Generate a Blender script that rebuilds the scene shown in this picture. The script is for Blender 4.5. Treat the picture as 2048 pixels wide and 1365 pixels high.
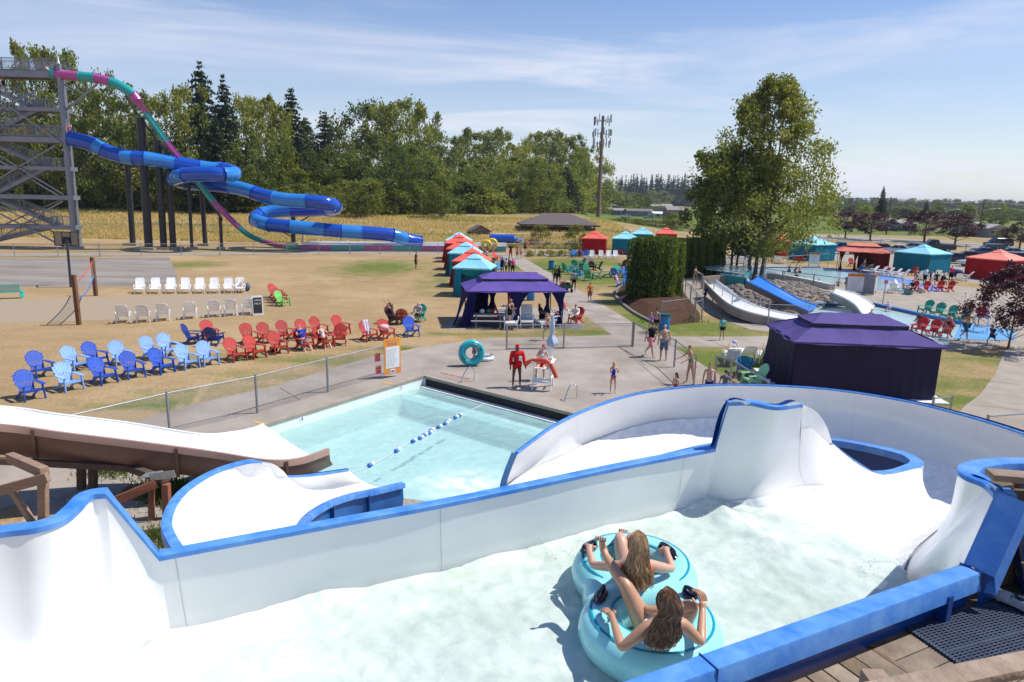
import bpy, bmesh, math, random
from mathutils import Vector, Matrix, noise
from math import radians as R, sin, cos, pi, sqrt, atan2, hypot
random.seed(7)
for o in list(bpy.data.objects): bpy.data.objects.remove(o)
S=bpy.context.scene; COL=S.collection

# ---------------------------------------------------------------- camera, world, sun, exposure
W2,H2,FPX,CH=1024.,682.5,1365.,7.5
PITCH,ROLL=R(11.95),.0228
FW=Vector((0,cos(PITCH),-sin(PITCH))); U0=Vector((0,sin(PITCH),cos(PITCH))); R0=Vector((1,0,0))
RT=cos(ROLL)*R0+sin(ROLL)*U0; UP=-sin(ROLL)*R0+cos(ROLL)*U0
cam=bpy.data.cameras.new('camera'); camo=bpy.data.objects.new('camera',cam); COL.objects.link(camo)
cam.sensor_width=36; cam.lens=FPX/2048*36; cam.clip_start=.1; cam.clip_end=9000
m=Matrix.Identity(4)
for i in range(3): m[i][0]=RT[i]; m[i][1]=UP[i]; m[i][2]=-FW[i]
m[2][3]=CH
camo.matrix_world=m; S.camera=camo
SUN_EL,SUN_AZ=R(56),R(12)      # sun to the right (+X), a little beyond
sv=Vector((cos(SUN_EL)*cos(SUN_AZ),cos(SUN_EL)*sin(SUN_AZ),sin(SUN_EL)))
sun=bpy.data.lights.new('sun','SUN'); sun.energy=4.2; sun.angle=R(.53); sun.color=(1,.955,.88)
suno=bpy.data.objects.new('sun',sun); COL.objects.link(suno)
suno.rotation_euler=(-sv).to_track_quat('-Z','Y').to_euler()
W=bpy.data.worlds.new('World'); S.world=W; W.use_nodes=True
nt=W.node_tree; nt.nodes.clear()
def N(nt,t,**k):
    n=nt.nodes.new(t)
    for a,b in k.items():
        if a in n.inputs: n.inputs[a].default_value=b
        else: setattr(n,a,b)
    return n
def LK(nt,a,b): nt.links.new(a,b)
sky=N(nt,'ShaderNodeTexSky'); sky.sky_type='NISHITA'; sky.sun_disc=False
sky.sun_elevation=SUN_EL; sky.sun_rotation=pi/2-SUN_AZ; sky.air_density=1.0; sky.dust_density=.6; sky.ozone_density=2.2
geo=N(nt,'ShaderNodeTexCoord'); sep=N(nt,'ShaderNodeSeparateXYZ'); LK(nt,geo.outputs['Generated'],sep.inputs[0])
# cirrus: project the view direction on a high plane
zz=N(nt,'ShaderNodeMath',operation='MAXIMUM'); zz.inputs[1].default_value=0.0; LK(nt,sep.outputs[2],zz.inputs[0])
za=N(nt,'ShaderNodeMath',operation='ADD'); za.inputs[1].default_value=.16; LK(nt,zz.outputs[0],za.inputs[0])
dx=N(nt,'ShaderNodeMath',operation='DIVIDE'); LK(nt,sep.outputs[0],dx.inputs[0]); LK(nt,za.outputs[0],dx.inputs[1])
dy=N(nt,'ShaderNodeMath',operation='DIVIDE'); LK(nt,sep.outputs[1],dy.inputs[0]); LK(nt,za.outputs[0],dy.inputs[1])
cb=N(nt,'ShaderNodeCombineXYZ'); LK(nt,dx.outputs[0],cb.inputs[0]); LK(nt,dy.outputs[0],cb.inputs[1])
mp=N(nt,'ShaderNodeMapping'); mp.inputs['Rotation'].default_value=(0,0,R(-62)); mp.inputs['Scale'].default_value=(.45,1.3,1); LK(nt,cb.outputs[0],mp.inputs[0])
n1=N(nt,'ShaderNodeTexNoise',Scale=1.1,Detail=9.0,Roughness=.62,Distortion=.9); LK(nt,mp.outputs[0],n1.inputs[0])
r1=N(nt,'ShaderNodeMapRange'); r1.inputs[1].default_value=.43; r1.inputs[2].default_value=.74; LK(nt,n1.outputs[0],r1.inputs[0])
n2=N(nt,'ShaderNodeTexNoise',Scale=.5,Detail=3.0); LK(nt,cb.outputs[0],n2.inputs[0])
r2=N(nt,'ShaderNodeMapRange'); r2.inputs[1].default_value=.35; r2.inputs[2].default_value=.62; LK(nt,n2.outputs[0],r2.inputs[0])
mm=N(nt,'ShaderNodeMath',operation='MULTIPLY'); LK(nt,r1.outputs[0],mm.inputs[0]); LK(nt,r2.outputs[0],mm.inputs[1])
ms=N(nt,'ShaderNodeMath',operation='MULTIPLY'); ms.inputs[1].default_value=.8; LK(nt,mm.outputs[0],ms.inputs[0])
# thin veil that thickens towards the horizon
hz=N(nt,'ShaderNodeMapRange'); hz.inputs[1].default_value=0.0; hz.inputs[2].default_value=.42; hz.inputs[3].default_value=.62; hz.inputs[4].default_value=.04; LK(nt,zz.outputs[0],hz.inputs[0])
mxx=N(nt,'ShaderNodeMath',operation='ADD',use_clamp=True); LK(nt,ms.outputs[0],mxx.inputs[0]); LK(nt,hz.outputs[0],mxx.inputs[1])
mx=N(nt,'ShaderNodeMix',data_type='RGBA'); LK(nt,mxx.outputs[0],mx.inputs[0]); hs=N(nt,'ShaderNodeHueSaturation',Saturation=1.6,Value=.9,Hue=.509); LK(nt,sky.outputs[0],hs.inputs['Color']); LK(nt,hs.outputs[0],mx.inputs[6]); mx.inputs[7].default_value=(6.3,6.45,7.2,1)
bg=N(nt,'ShaderNodeBackground',Strength=.11); LK(nt,mx.outputs[2],bg.inputs[0])
ou=N(nt,'ShaderNodeOutputWorld'); LK(nt,bg.outputs[0],ou.inputs[0])
S.view_settings.view_transform='Standard'; S.view_settings.look='None'; S.view_settings.exposure=.34; S.view_settings.gamma=1
S.cycles.use_denoising=True; S.cycles.max_bounces=8; S.cycles.transparent_max_bounces=12; S.cycles.caustics_reflective=False; S.cycles.caustics_refractive=False

# ---------------------------------------------------------------- placing: photo point (2048 wide) + height -> place
def DIR(u,v): return FW+(u-W2)/FPX*RT+(H2-v)/FPX*UP
def P(u,v,z=0.):
    d=DIR(u,v); t=(z-CH)/d.z; return Vector((d.x*t,d.y*t,z))
def PY(u,v,Y):
    d=DIR(u,v); t=Y/d.y; return Vector((d.x*t,Y,CH+d.z*t))
def hgt(x,y):          # the berm under the far wood
    a=min(max((y-104)/48,0),1); a=a*a*(3-2*a); b=min(max((x-14)/30,0),1)
    c=1-b*b*(3-2*b); return 2.7*a*c
def PH(u,v):           # ground point taking the berm into account
    p=P(u,v,0)
    for _ in range(12): p=P(u,v,min(hgt(p.x,p.y),6))
    return p
# ---------------------------------------------------------------- materials
MATS={}
def mat(name,col,rough=.5,metal=0,var=.0,world=False,vs=3.,bump=0.,bs=20.,spec=.5,coat=0,col2=None,trans=0,stretch=None,alpha=None,sub=0,detail=5.):
    if name in MATS: return MATS[name]
    m=bpy.data.materials.new(name); m.use_nodes=True; t=m.node_tree; b=t.nodes['Principled BSDF']
    c=(*col,1) if len(col)==3 else col
    b.inputs['Base Color'].default_value=c; b.inputs['Roughness'].default_value=rough; b.inputs['Metallic'].default_value=metal
    b.inputs['Specular IOR Level'].default_value=spec; b.inputs['Coat Weight'].default_value=coat; b.inputs['Coat Roughness'].default_value=.08
    if sub: b.inputs['Subsurface Weight'].default_value=sub; b.inputs['Subsurface Radius'].default_value=(.02,.01,.005)
    tc=N(t,'ShaderNodeTexCoord'); src=tc.outputs['Object']
    if world: src=N(t,'ShaderNodeNewGeometry').outputs['Position']
    if stretch:
        mp=N(t,'ShaderNodeMapping'); mp.inputs['Scale'].default_value=stretch; LK(t,src,mp.inputs[0]); src=mp.outputs[0]
    if var or col2:
        n=N(t,'ShaderNodeTexNoise',Scale=vs,Detail=detail,Roughness=.6); LK(t,src,n.inputs[0])
        r=N(t,'ShaderNodeMapRange'); r.inputs[1].default_value=.3; r.inputs[2].default_value=.7; LK(t,n.outputs[0],r.inputs[0])
        x=N(t,'ShaderNodeMix',data_type='RGBA'); LK(t,r.outputs[0],x.inputs[0])
        if col2: x.inputs[6].default_value=c; x.inputs[7].default_value=(*col2,1)
        else:
            x.inputs[6].default_value=tuple(max(0,q*(1-var)) for q in c[:3])+(1,); x.inputs[7].default_value=tuple(min(1,q*(1+var)) for q in c[:3])+(1,)
        LK(t,x.outputs[2],b.inputs['Base Color'])
    if bump:
        n=N(t,'ShaderNodeTexNoise',Scale=bs,Detail=4.); LK(t,src,n.inputs[0])
        u=N(t,'ShaderNodeBump',Strength=bump,Distance=.02); LK(t,n.outputs[0],u.inputs['Height']); LK(t,u.outputs[0],b.inputs['Normal'])
    MATS[name]=m; return m
def rgb(h):
    h=h.lstrip('#'); v=[int(h[i:i+2],16)/255 for i in (0,2,4)]
    return tuple(((x+.055)/1.055)**2.4 if x>.04 else x/12.92 for x in v)
def plas(h,rough=.38): return mat('plastic_'+h,rgb(h),rough,var=.22,vs=.55,world=True)
def cloth(h): return mat('cloth_'+h,rgb(h),.85,var=.08,vs=6,bump=.25,bs=60,spec=.2)
def skin_m(i):
    c=[(.56,.33,.235),(.46,.255,.17),(.27,.14,.085),(.085,.045,.03),(.62,.38,.28)][i]
    return mat('skin_%d'%i,c,.5,var=.06,vs=8,spec=.35,sub=.0)
# ---------------------------------------------------------------- mesh builder
class MB:
    def __init__(s): s.v=[]; s.f=[]; s.mi=[]; s.cm=0
    def add(s,vs,fs):
        k=len(s.v); s.v+= [tuple(q) for q in vs]; s.f+=[tuple(i+k for i in f) for f in fs]; s.mi+=[s.cm]*len(fs); return s
    def box(s,c,d,rz=0,M=None):
        x,y,z=d[0]/2,d[1]/2,d[2]/2; q=[]
        for a in(-1,1):
            for b in(-1,1):
                for e in(-1,1): q.append(Vector((a*x,b*y,e*z)))
        if M is None: M=Matrix.Rotation(rz,3,'Z')
        q=[M@w+Vector(c) for w in q]
        return s.add(q,[(0,1,3,2),(4,6,7,5),(0,4,5,1),(2,3,7,6),(0,2,6,4),(1,5,7,3)])
    def bar(s,a,b,w,h=None,up=(0,0,1)):
        a=Vector(a); b=Vector(b); h=h or w; d=(b-a)
        if d.length<1e-6: return s
        d.normalize(); u=Vector(up)
        if abs(d.dot(u))>.98: u=Vector((0,1,0)) if abs(d.y)<.9 else Vector((1,0,0))
        x=d.cross(u).normalized(); y=x.cross(d)
        q=[p+x*i*w/2+y*j*h/2 for p in(a,b) for i,j in((-1,-1),(1,-1),(1,1),(-1,1))]
        return s.add(q,[(0,3,2,1),(4,5,6,7),(0,1,5,4),(1,2,6,5),(2,3,7,6),(3,0,4,7)])
    def tube(s,pts,r,n=8,cap=True,closed=False):
        pts=[Vector(p) for p in pts]; k=len(pts); rs=r if isinstance(r,(list,tuple)) else [r]*k
        vs=[];fs=[]; x=None
        for i,p in enumerate(pts):
            if closed: t=(pts[(i+1)%k]-pts[i-1])
            else: t=pts[min(i+1,k-1)]-pts[max(i-1,0)]
            t.normalize()
            if x is None:
                x=t.cross(Vector((0,0,1)))
                if x.length<.05: x=t.cross(Vector((0,1,0)))
            x=(x-t*x.dot(t)).normalized(); y=t.cross(x)
            for j in range(n):
                a=2*pi*j/n; vs.append(p+(x*cos(a)+y*sin(a))*rs[i])
        for i in range(k if closed else k-1):
            for j in range(n):
                a=i*n+j; b=i*n+(j+1)%n; c=((i+1)%k)*n; fs.append((a,b,c+(j+1)%n,c+j))
        if cap and not closed: fs.append(tuple(range(n))[::-1]); fs.append(tuple((k-1)*n+j for j in range(n)))
        return s.add(vs,fs)
    def grid(s,rows,closed=False,flip=False):
        n=len(rows[0]); vs=[q for r in rows for q in r]; fs=[]
        for i in range(len(rows)-1+(1 if closed else 0)):
            for j in range(n-1):
                a=i*n+j; b=((i+1)%len(rows))*n+j; f=(a,a+1,b+1,b); fs.append(f[::-1] if flip else f)
        return s.add(vs,fs)
    def poly(s,pts): return s.add(pts,[tuple(range(len(pts)))])
    def prism(s,pts,h):
        k=len(pts); p=[Vector(q) for q in pts]; t=[q+Vector((0,0,h)) for q in p]
        return s.add(p+t,[tuple(range(k))[::-1],tuple(range(k,2*k))]+[(i,(i+1)%k,k+(i+1)%k,k+i) for i in range(k)])
    def ell(s,c,r,nu=10,nv=7,M=None):
        vs=[];fs=[]
        for i in range(nv+1):
            t=pi*i/nv
            for j in range(nu):
                a=2*pi*j/nu; w=Vector((r[0]*sin(t)*cos(a),r[1]*sin(t)*sin(a),r[2]*cos(t)))
                if M is not None: w=M@w
                vs.append(w+Vector(c))
        for i in range(nv):
            for j in range(nu): a=i*nu+j; b=i*nu+(j+1)%nu; fs.append((a,a+nu,b+nu,b))
        return s.add(vs,fs)
    def mesh(s,name,mats,smooth=True,ang=40):
        me=bpy.data.meshes.new(name); me.from_pydata(s.v,[],s.f)
        for m_ in (mats if isinstance(mats,(list,tuple)) else [mats]): me.materials.append(m_)
        me.polygons.foreach_set('material_index',s.mi)
        if smooth:
            me.polygons.foreach_set('use_smooth',[True]*len(s.f)); me.set_sharp_from_angle(angle=R(ang))
        else: me.polygons.foreach_set('use_smooth',[False]*len(s.f))
        me.update(); return me
    def build(s,name,mats,parent=None,smooth=True,kind=None,ang=40,bevel=0):
        me=s.mesh(name,mats,smooth,ang)
        if bevel:
            bm=bmesh.new(); bm.from_mesh(me); bmesh.ops.remove_doubles(bm,verts=bm.verts,dist=1e-5)
            bmesh.ops.bevel(bm,geom=[e for e in bm.edges if len(e.link_faces)==2 and e.calc_face_angle(0)>.6],offset=bevel,segments=2,affect='EDGES',profile=.6); bm.to_mesh(me); bm.free()
            me.polygons.foreach_set('use_smooth',[True]*len(me.polygons)); me.set_sharp_from_angle(angle=R(ang))
        return put(name,me,parent,kind)
def put(name,me,parent=None,kind=None):
    o=bpy.data.objects.new(name,me); COL.objects.link(o)
    if parent is not None:
        o.parent=parent
        if parent.get('wo'): o.location=-parent.location
    if kind: o['kind']=kind
    return o
def tag(o,label,cat,group=None):
    o['label']=label; o['category']=cat
    if group: o['group']=group
    return o
def thing(name,label,cat,loc=(0,0,0),rz=0,group=None,world=False):
    o=bpy.data.objects.new(name,None); COL.objects.link(o); o.location=loc; o.rotation_euler=(0,0,rz); o.empty_display_size=.2
    if world: o['wo']=1
    return tag(o,label,cat,group)
def world_thing(name,label,cat,loc,group=None): return thing(name,label,cat,loc,0,group,True)
def copy_tree(o,parent=None):
    c=o.copy(); COL.objects.link(c)
    if parent is not None: c.parent=parent
    for ch in o.children: copy_tree(ch,c)
    return c
def struct(name,mb,m,smooth=False,ang=30):
    o=mb.build(name,m,None,smooth,'structure',ang); return o
def cr(pts,n):       # Catmull-Rom through points, n samples per span
    p=[Vector(q) for q in pts]; out=[]
    for i in range(len(p)-1):
        a=p[i-1] if i else p[0]*2-p[1]; b=p[i]; c=p[i+1]; d=p[i+2] if i+2<len(p) else p[-1]*2-p[-2]
        for k in range(n):
            t=k/n; out.append(.5*((2*b)+(c-a)*t+(2*a-5*b+4*c-d)*t*t+(3*b-a-3*c+d)*t**3))
    out.append(p[-1]); return out
def patch(cols,nu=6,nv=5):   # cols: list of cross rows of world points -> dense grid
    rows=[cr(c,nv) for c in cols]; m_=len(rows[0])
    lines=[cr([r[j] for r in rows],nu) for j in range(m_)]
    return [[lines[j][i] for j in range(m_)] for i in range(len(lines[0]))]
def gnormals(g):
    n=len(g); m_=len(g[0]); out=[]
    for i in range(n):
        r=[]
        for j in range(m_):
            a=g[min(i+1,n-1)][j]-g[max(i-1,0)][j]; b=g[i][min(j+1,m_-1)]-g[i][max(j-1,0)]
            q=a.cross(b); r.append(q.normalized() if q.length>1e-9 else Vector((0,0,1)))
        out.append(r)
    return out
def offset(g,d):
    nn=gnormals(g); return [[g[i][j]+nn[i][j]*d for j in range(len(g[0]))] for i in range(len(g))]
def rimband(pts,out,w,t,lip,closed=False):
    """a flange along a curve: pts curve, out = outward directions (horizontal), width w, thickness t, down-lip"""
    rows=[]
    for p,o in zip(pts,out):
        a=p-o*.012; rows.append([a-Vector((0,0,t)),a+Vector((0,0,.006)),a+o*.012+Vector((0,0,.012)),p+o*w*.96+Vector((0,0,.012)),p+o*w,p+o*(w+.012)-Vector((0,0,lip)),p+o*(w-.012)-Vector((0,0,lip)),p+o*(w-.02)-Vector((0,0,t)),a-Vector((0,0,t))])
    mb=MB(); mb.grid(rows,closed)
    if not closed: mb.poly(rows[0][:8]); mb.poly(rows[-1][:8][::-1])
    return mb
def outdirs(pts,side=1):
    o=[]
    for i in range(len(pts)):
        t=pts[min(i+1,len(pts)-1)]-pts[max(i-1,0)]; n=Vector((t.y,-t.x,0)); n=n.normalized() if n.length>1e-6 else Vector((1,0,0)); o.append(n*side)
    return o
# ================================================================ the ground
from mathutils.geometry import tessellate_polygon
def gmat(name,dry,dry2,green,green2,far=False):
    m=bpy.data.materials.new(name); m.use_nodes=True; t=m.node_tree; b=t.nodes['Principled BSDF']; b.inputs['Roughness'].default_value=.95; b.inputs['Specular IOR Level'].default_value=.15
    tc=N(t,'ShaderNodeTexCoord'); at=N(t,'ShaderNodeAttribute',attribute_name='green')
    def nz(s,d=6.,st=(1,1,1),ro=.65):
        mp=N(t,'ShaderNodeMapping'); mp.inputs['Scale'].default_value=st; LK(t,tc.outputs['Object'],mp.inputs[0])
        n=N(t,'ShaderNodeTexNoise',Scale=s,Detail=d,Roughness=ro); LK(t,mp.outputs[0],n.inputs[0]); return n.outputs[0]
    def mr(x,a,b_,c=0.,d=1.):
        r=N(t,'ShaderNodeMapRange'); LK(t,x,r.inputs[0])
        for i,q in enumerate((a,b_,c,d)): r.inputs[1+i].default_value=q
        return r.outputs[0]
    def mixc(f,a,b_):
        x=N(t,'ShaderNodeMix',data_type='RGBA'); LK(t,f,x.inputs[0])
        for i,q in ((6,a),(7,b_)):
            if isinstance(q,tuple): x.inputs[i].default_value=(*q,1)
            else: LK(t,q,x.inputs[i])
        return x.outputs[2]
    fine=nz(7,8,(1,1.6,1)); mid=nz(.55,6,(1,1.5,1)); big=nz(.11,4)
    d=mixc(mr(fine,.36,.62),dry,dry2); d=mixc(mr(mid,.38,.66,0,.75),d,tuple(q*.60 for q in dry)); d=mixc(mr(nz(2.6,7,(1,2.2,1)),.45,.68,0,.7),d,tuple(q*.55 for q in dry)); d=mixc(mr(big,.45,.65,0,.35),d,(.55,.42,.25))
    g=mixc(mr(fine,.35,.65),green,green2)
    ad=N(t,'ShaderNodeMath',operation='ADD'); LK(t,at.outputs['Fac'],ad.inputs[0])
    w=N(t,'ShaderNodeMath',operation='MULTIPLY_ADD'); LK(t,mid,w.inputs[0]); w.inputs[1].default_value=1.1; w.inputs[2].default_value=-.62; LK(t,w.outputs[0],ad.inputs[1])
    w2=N(t,'ShaderNodeMath',operation='MULTIPLY_ADD'); LK(t,fine,w2.inputs[0]); w2.inputs[1].default_value=.7; w2.inputs[2].default_value=-.35
    ad2=N(t,'ShaderNodeMath',operation='ADD'); LK(t,ad.outputs[0],ad2.inputs[0]); LK(t,w2.outputs[0],ad2.inputs[1])
    c=mixc(mr(ad2.outputs[0],.15,.75),d,g); LK(t,c,b.inputs['Base Color'])
    bu=N(t,'ShaderNodeBump',Strength=.5,Distance=.05); LK(t,nz(24,6),bu.inputs['Height']); LK(t,bu.outputs[0],b.inputs['Normal'])
    return m
M_grass=gmat('dry_grass',(.50,.35,.185),(.27,.175,.08),(.15,.19,.035),(.09,.12,.022))
# green spots: photo point, half sizes in metres, strength
SPOTS=[(760,535,5,9,.9),(700,560,8,4,.3),(380,530,4,5,.7),(980,512,3,3,.5),(250,505,14,2,.55),(450,500,22,2.2,.75),(100,515,10,4,.5),(1100,535,5,10,1),(1160,525,9,7,.9),(1230,560,9,7,.85),(1300,640,3,5,1),(1370,655,7,4,.9),(1260,610,3,5,.8),(1120,650,2,3,.9),(1180,665,3,1.2,.9),
(1060,560,2,6,.9),(1040,535,2,6,.9),(690,720,9,.9,.8),(600,752,4,.8,1),(480,790,4,.8,1),(400,810,4,.8,1),(820,700,3,.6,1),(1000,672,6,.7,.8),(1430,720,5,3,1.1),(1500,740,3,3,1),(1860,770,5,2.2,.75),(1960,720,3,2,.7),(1900,800,3,1.2,1),(1930,745,2,2,.4),(1620,525,22,5,.5),(1780,485,30,8,.6),(1950,480,26,9,.5),(1460,545,8,9,.5),
(300,700,9,4,.12),(560,640,9,3,.15),(350,985,1.5,2.5,1.2),(420,1010,1,2,1),(330,1080,1.5,1.5,1),(230,950,2.5,1.2,1),(885,560,2.5,12,.6),(1240,520,6,6,.1),(1330,500,20,6,.3),(1180,560,3,8,.7)]
SP=[(P(u,v).x,P(u,v).y,a,b,s) for u,v,a,b,s in SPOTS]
def green(x,y):
    g=0.
    for cx,cy,a,b,s in SP:
        d=((x-cx)/a)**2+((y-cy)/b)**2
        if d<4: g=max(g,s*math.exp(-d*.9))
    if x>18 and y>92: g=max(g,.28)
    if x>25 and 55<y<92: g=max(g,.3)
    if y>175: g=max(g,1.0 if x>20 else .5)
    if y>108 and x<40: g=max(g,.34*min(1,(y-108)/30)*noise.noise(Vector((x*.03,y*.05,0)))*2+.1)
    return g
POOL=[Vector((-3.69,27.93)),Vector((-10.0,18.3)),Vector((-7.5,16.6)),Vector((-5.3,17.3)),Vector((-2.2,15.0)),Vector((1.5,14.2)),Vector((6,15.5)),Vector((7.6,19.0))]
def ground():
    xs=[-3000,-900,-400,-200,-140]+[x*2 for x in range(-60,-20)]+list(range(-40,60,1))+[x*2 for x in range(30,70)]+[150,200,300,500,1100,3500]
    ys=[-300,-60,-10]+list(range(0,60,1))+[x*2 for x in range(30,60)]+list(range(120,180,3))+[180,200,240,300,420,700,1500,6000]
    idx={}; vs=[]; fs=[]; gr=[]
    for j,y in enumerate(ys):
        for i,x in enumerate(xs):
            idx[i,j]=len(vs); z=hgt(x,y)
            vs.append((x,y,z)); gr.append(green(x,y))
    for j in range(len(ys)-1):
        for i in range(len(xs)-1):
            if xs[i]>=-12 and xs[i+1]<=10 and ys[j]>=13 and ys[j+1]<=30: continue
            fs.append((idx[i,j],idx[i+1,j],idx[i+1,j+1],idx[i,j+1]))
    # the piece round the pool, with the pool as a hole
    rect=[Vector((x,13,0)) for x in range(-12,10)]+[Vector((10,y,0)) for y in range(13,30)]+[Vector((x,30,0)) for x in range(10,-12,-1)]+[Vector((-12,y,0)) for y in range(30,13,-1)]
    hole=[Vector((p.x,p.y,0)) for p in POOL]
    allv=rect+hole; k=len(vs)
    for p in allv: vs.append(tuple(p)); gr.append(green(p.x,p.y))
    for t in tessellate_polygon([rect,hole]):
        a,b,c=[allv[q] for q in t]
        fs.append(tuple(q+k for q in (t if (b-a).cross(c-a).z>0 else t[::-1])))
    me=bpy.data.meshes.new('ground'); me.from_pydata(vs,[],fs); me.materials.append(M_grass)
    a=me.attributes.new('green','FLOAT','POINT'); a.data.foreach_set('value',gr); me.update()
    put('ground',me,None,'structure')
ground()
M_conc=mat('concrete_path',(.33,.285,.235),.9,var=.16,vs=.9,bump=.15,bs=30,spec=.2,detail=9)
M_conc2=mat('concrete_deck',(.40,.35,.30),.85,col2=(.255,.21,.17),vs=.45,bump=.15,bs=25,spec=.25,detail=9)
M_joint=mat('joint_dark',(.10,.085,.07),.95)
M_sand=mat('court_sand',(.34,.27,.19),.95,var=.2,vs=14,bump=.8,bs=6,spec=.1,detail=8)
M_asph=mat('court_asphalt',(.17,.155,.14),.9,col2=(.33,.29,.25),vs=.25,bump=.2,bs=40,stretch=(.5,1.6,1),detail=8,spec=.2)
M_gravel=mat('gravel',(.40,.36,.31),.95,col2=(.24,.21,.18),vs=9,bump=.9,bs=12,spec=.1,detail=6)
M_mulch=mat('bark_mulch',(.115,.06,.035),.95,col2=(.045,.025,.017),vs=6,bump=1,bs=9,spec=.1)
M_road=mat('road_asphalt',(.30,.28,.26),.9,var=.08,vs=.6,spec=.2)
def px(l,z=0.): return [P(u,v,z) for u,v in l]
def sheet(name,pts,m,z,kind='structure',world=False):
    q=[Vector((p[0],p[1],z)) for p in (pts if world else px(pts))]
    vs=[tuple(p) for p in q]; fs=[]
    for t in tessellate_polygon([q]):
        a,b,c=[q[i] for i in t]; fs.append(tuple(t) if (b-a).cross(c-a).z>0 else tuple(t[::-1]))
    me=bpy.data.meshes.new(name); me.from_pydata(vs,[],fs); me.materials.append(m); return put(name,me,None,kind)
A=POOL[0]; e2=(POOL[7]-POOL[0]).normalized()
pl=[(A.x,A.y),(7.6,19.0),(6,15.5),(12,14),(15,20)]
plaza=[Vector((x,y,0)) for x,y in [(A.x,A.y),(7.6,19.0)]]+[Vector((9.2,17.5,0)),Vector((11.5,20.5,0))]+px([(1560,815),(1465,767),(1346,693),(1550,696),(1552,673),(1397,674),(1307,673),(1250,636),(1190,600),(1140,570),(1100,546),(1050,518),(1040,512),(1005,512),(1012,516),(1052,546),(1136,608),(1224,671),(1080,675),(980,677),(912,686),(835,695),(800,704)])
sheet('pool_plaza',plaza,M_conc2,.006,world=True)
strip=[Vector((A.x,A.y,0))]+px([(800,704),(750,712),(665,737),(550,772),(400,806),(200,862),(60,905)])+[Vector((-17,15.0,0)),Vector((-12,14.8,0)),Vector((-10.0,18.3,0))]
sheet('pool_walkway',strip,M_conc2,.006,world=True)
sheet('crosswalk',[(0,513),(340,511),(700,508),(1040,511),(1200,514),(1300,514),(1300,511),(1040,506),(700,503.5),(340,505),(0,507)],M_conc,.010)
sheet('basketball_court',[(-120,581),(0,574),(345,573),(358,563),(338,514),(0,517),(-120,519)],M_asph,.005)
sheet('volleyball_sand',[(-140,655),(0,648),(170,642),(500,632),(520,618),(515,600),(500,588),(300,592),(0,601),(-140,608)],M_sand,.005)
# right hand path that curves past the plum tree
sheet('curved_path',[(2260,900),(1960,880),(1915,830),(1930,812),(1960,790),(1990,750),(2010,700),(2025,668),(2040,640),(2120,640),(2300,700)],M_conc,.008)
# kiddie area concrete
sheet('splash_deck',[(1560,662),(1430,570),(1350,540),(1370,520),(1560,530),(1700,540),(1800,545),(1900,570),(2048,590),(2200,600),(2200,660),(2060,668),(1990,697),(1890,702),(1700,690)],M_conc,.007)
sheet('curved_ramp',[(1345,548),(1400,548),(1425,585),(1470,620),(1560,648),(1600,655),(1600,676),(1553,667),(1500,660),(1450,642),(1400,618),(1350,585)],M_conc,.016)
sheet('tent_slab',[(890,652),(900,660),(1050,660),(1045,655),(1170,652),(1150,615),(935,615)],M_conc,.009)
sheet('parking_gravel',[(1560,500),(1660,520),(1800,540),(2048,585),(2400,620),(2500,540),(2048,520),(1900,502),(1700,487),(1600,487)],M_gravel,.004)
sheet('county_road',[(1600,474),(1640,470),(1860,481),(2048,494),(2300,512),(2300,520),(2048,503),(1860,490),(1640,479),(1600,480)],M_road,.006)
sheet('far_road',[(1000,462),(1210,445),(1380,449),(1380,451),(1210,448),(1000,466)],M_road,.005)
sheet('flume_gravel',[(40,1075),(60,930),(180,905),(320,940),(560,950),(760,990),(900,1010),(900,1200),(0,1200)],M_gravel,.003)
sheet('pavilion_slab',[(1030,485),(1036,474),(1200,470),(1215,480)],M_conc,.006)
# joints in the concrete
jb=MB()
def line(a,b,w=.03,z=.012): 
    a=P(*a,z); b=P(*b,z); d=(b-a).normalized(); n=Vector((-d.y,d.x,0))*w/2; jb.add([a-n,b-n,b+n,a+n],[(0,1,2,3)])
for a,b in [((1242,696),(1330,770)),((1330,770),(1480,775)),((1290,730),(1250,700)),((1400,676),(1470,700)),((1235,640),(1150,612)),((1120,560),(1075,562)),((1150,580),(1100,583)),((1190,605),(1132,607)),((1262,650),(1200,654)),((1300,690),(1224,690)),((985,690),(1225,688)),((560,776),(600,800)),((690,735),(760,722)),
            ((760,750),(800,742)),((445,835),(560,800)),((560,800),(760,745)),((1345,690),(1395,735)),((1070,545),(1100,544)),((1960,760),(2040,770)),((1990,720),(2048,728)),((1940,810),(2040,820)),((1640,675),(1700,655)),((1800,640),(1760,600)),((1900,590),(1960,640))]: line(a,b)
jb.build('expansion_joint',M_joint,None,False,'structure')
# painted marks on the pool deck
mk=MB()
def stripe(mb,a,b,w,z=.014):
    a=P(*a,z); b=P(*b,z); d=(b-a).normalized(); n=Vector((-d.y,d.x,0))*w/2; mb.add([a-n,b-n,b+n,a+n],[(0,1,2,3)])
for a,b in [((508,843),(528,848)),((765,764),(784,768))]: stripe(mk,a,b,.1)
mk.build('yellow_deck_mark',mat('mark_yellow',(.62,.42,.05),.8),None,False,'structure')
def text(name,s,loc,size,M,m,parent=None,ext=.0,align='CENTER'):
    c=bpy.data.curves.new(name,'FONT'); c.body=s; c.size=size; c.extrude=ext; c.align_x=align; c.align_y='CENTER'; c.resolution_u=2
    o=bpy.data.objects.new('t',c); COL.objects.link(o); dg=bpy.context.evaluated_depsgraph_get()
    me=bpy.data.meshes.new_from_object(o.evaluated_get(dg)); bpy.data.objects.remove(o); me.name=name; me.materials.clear(); me.materials.append(m)
    me.transform(Matrix.Translation(loc)@M.to_4x4()); return put(name,me,parent)
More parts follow.
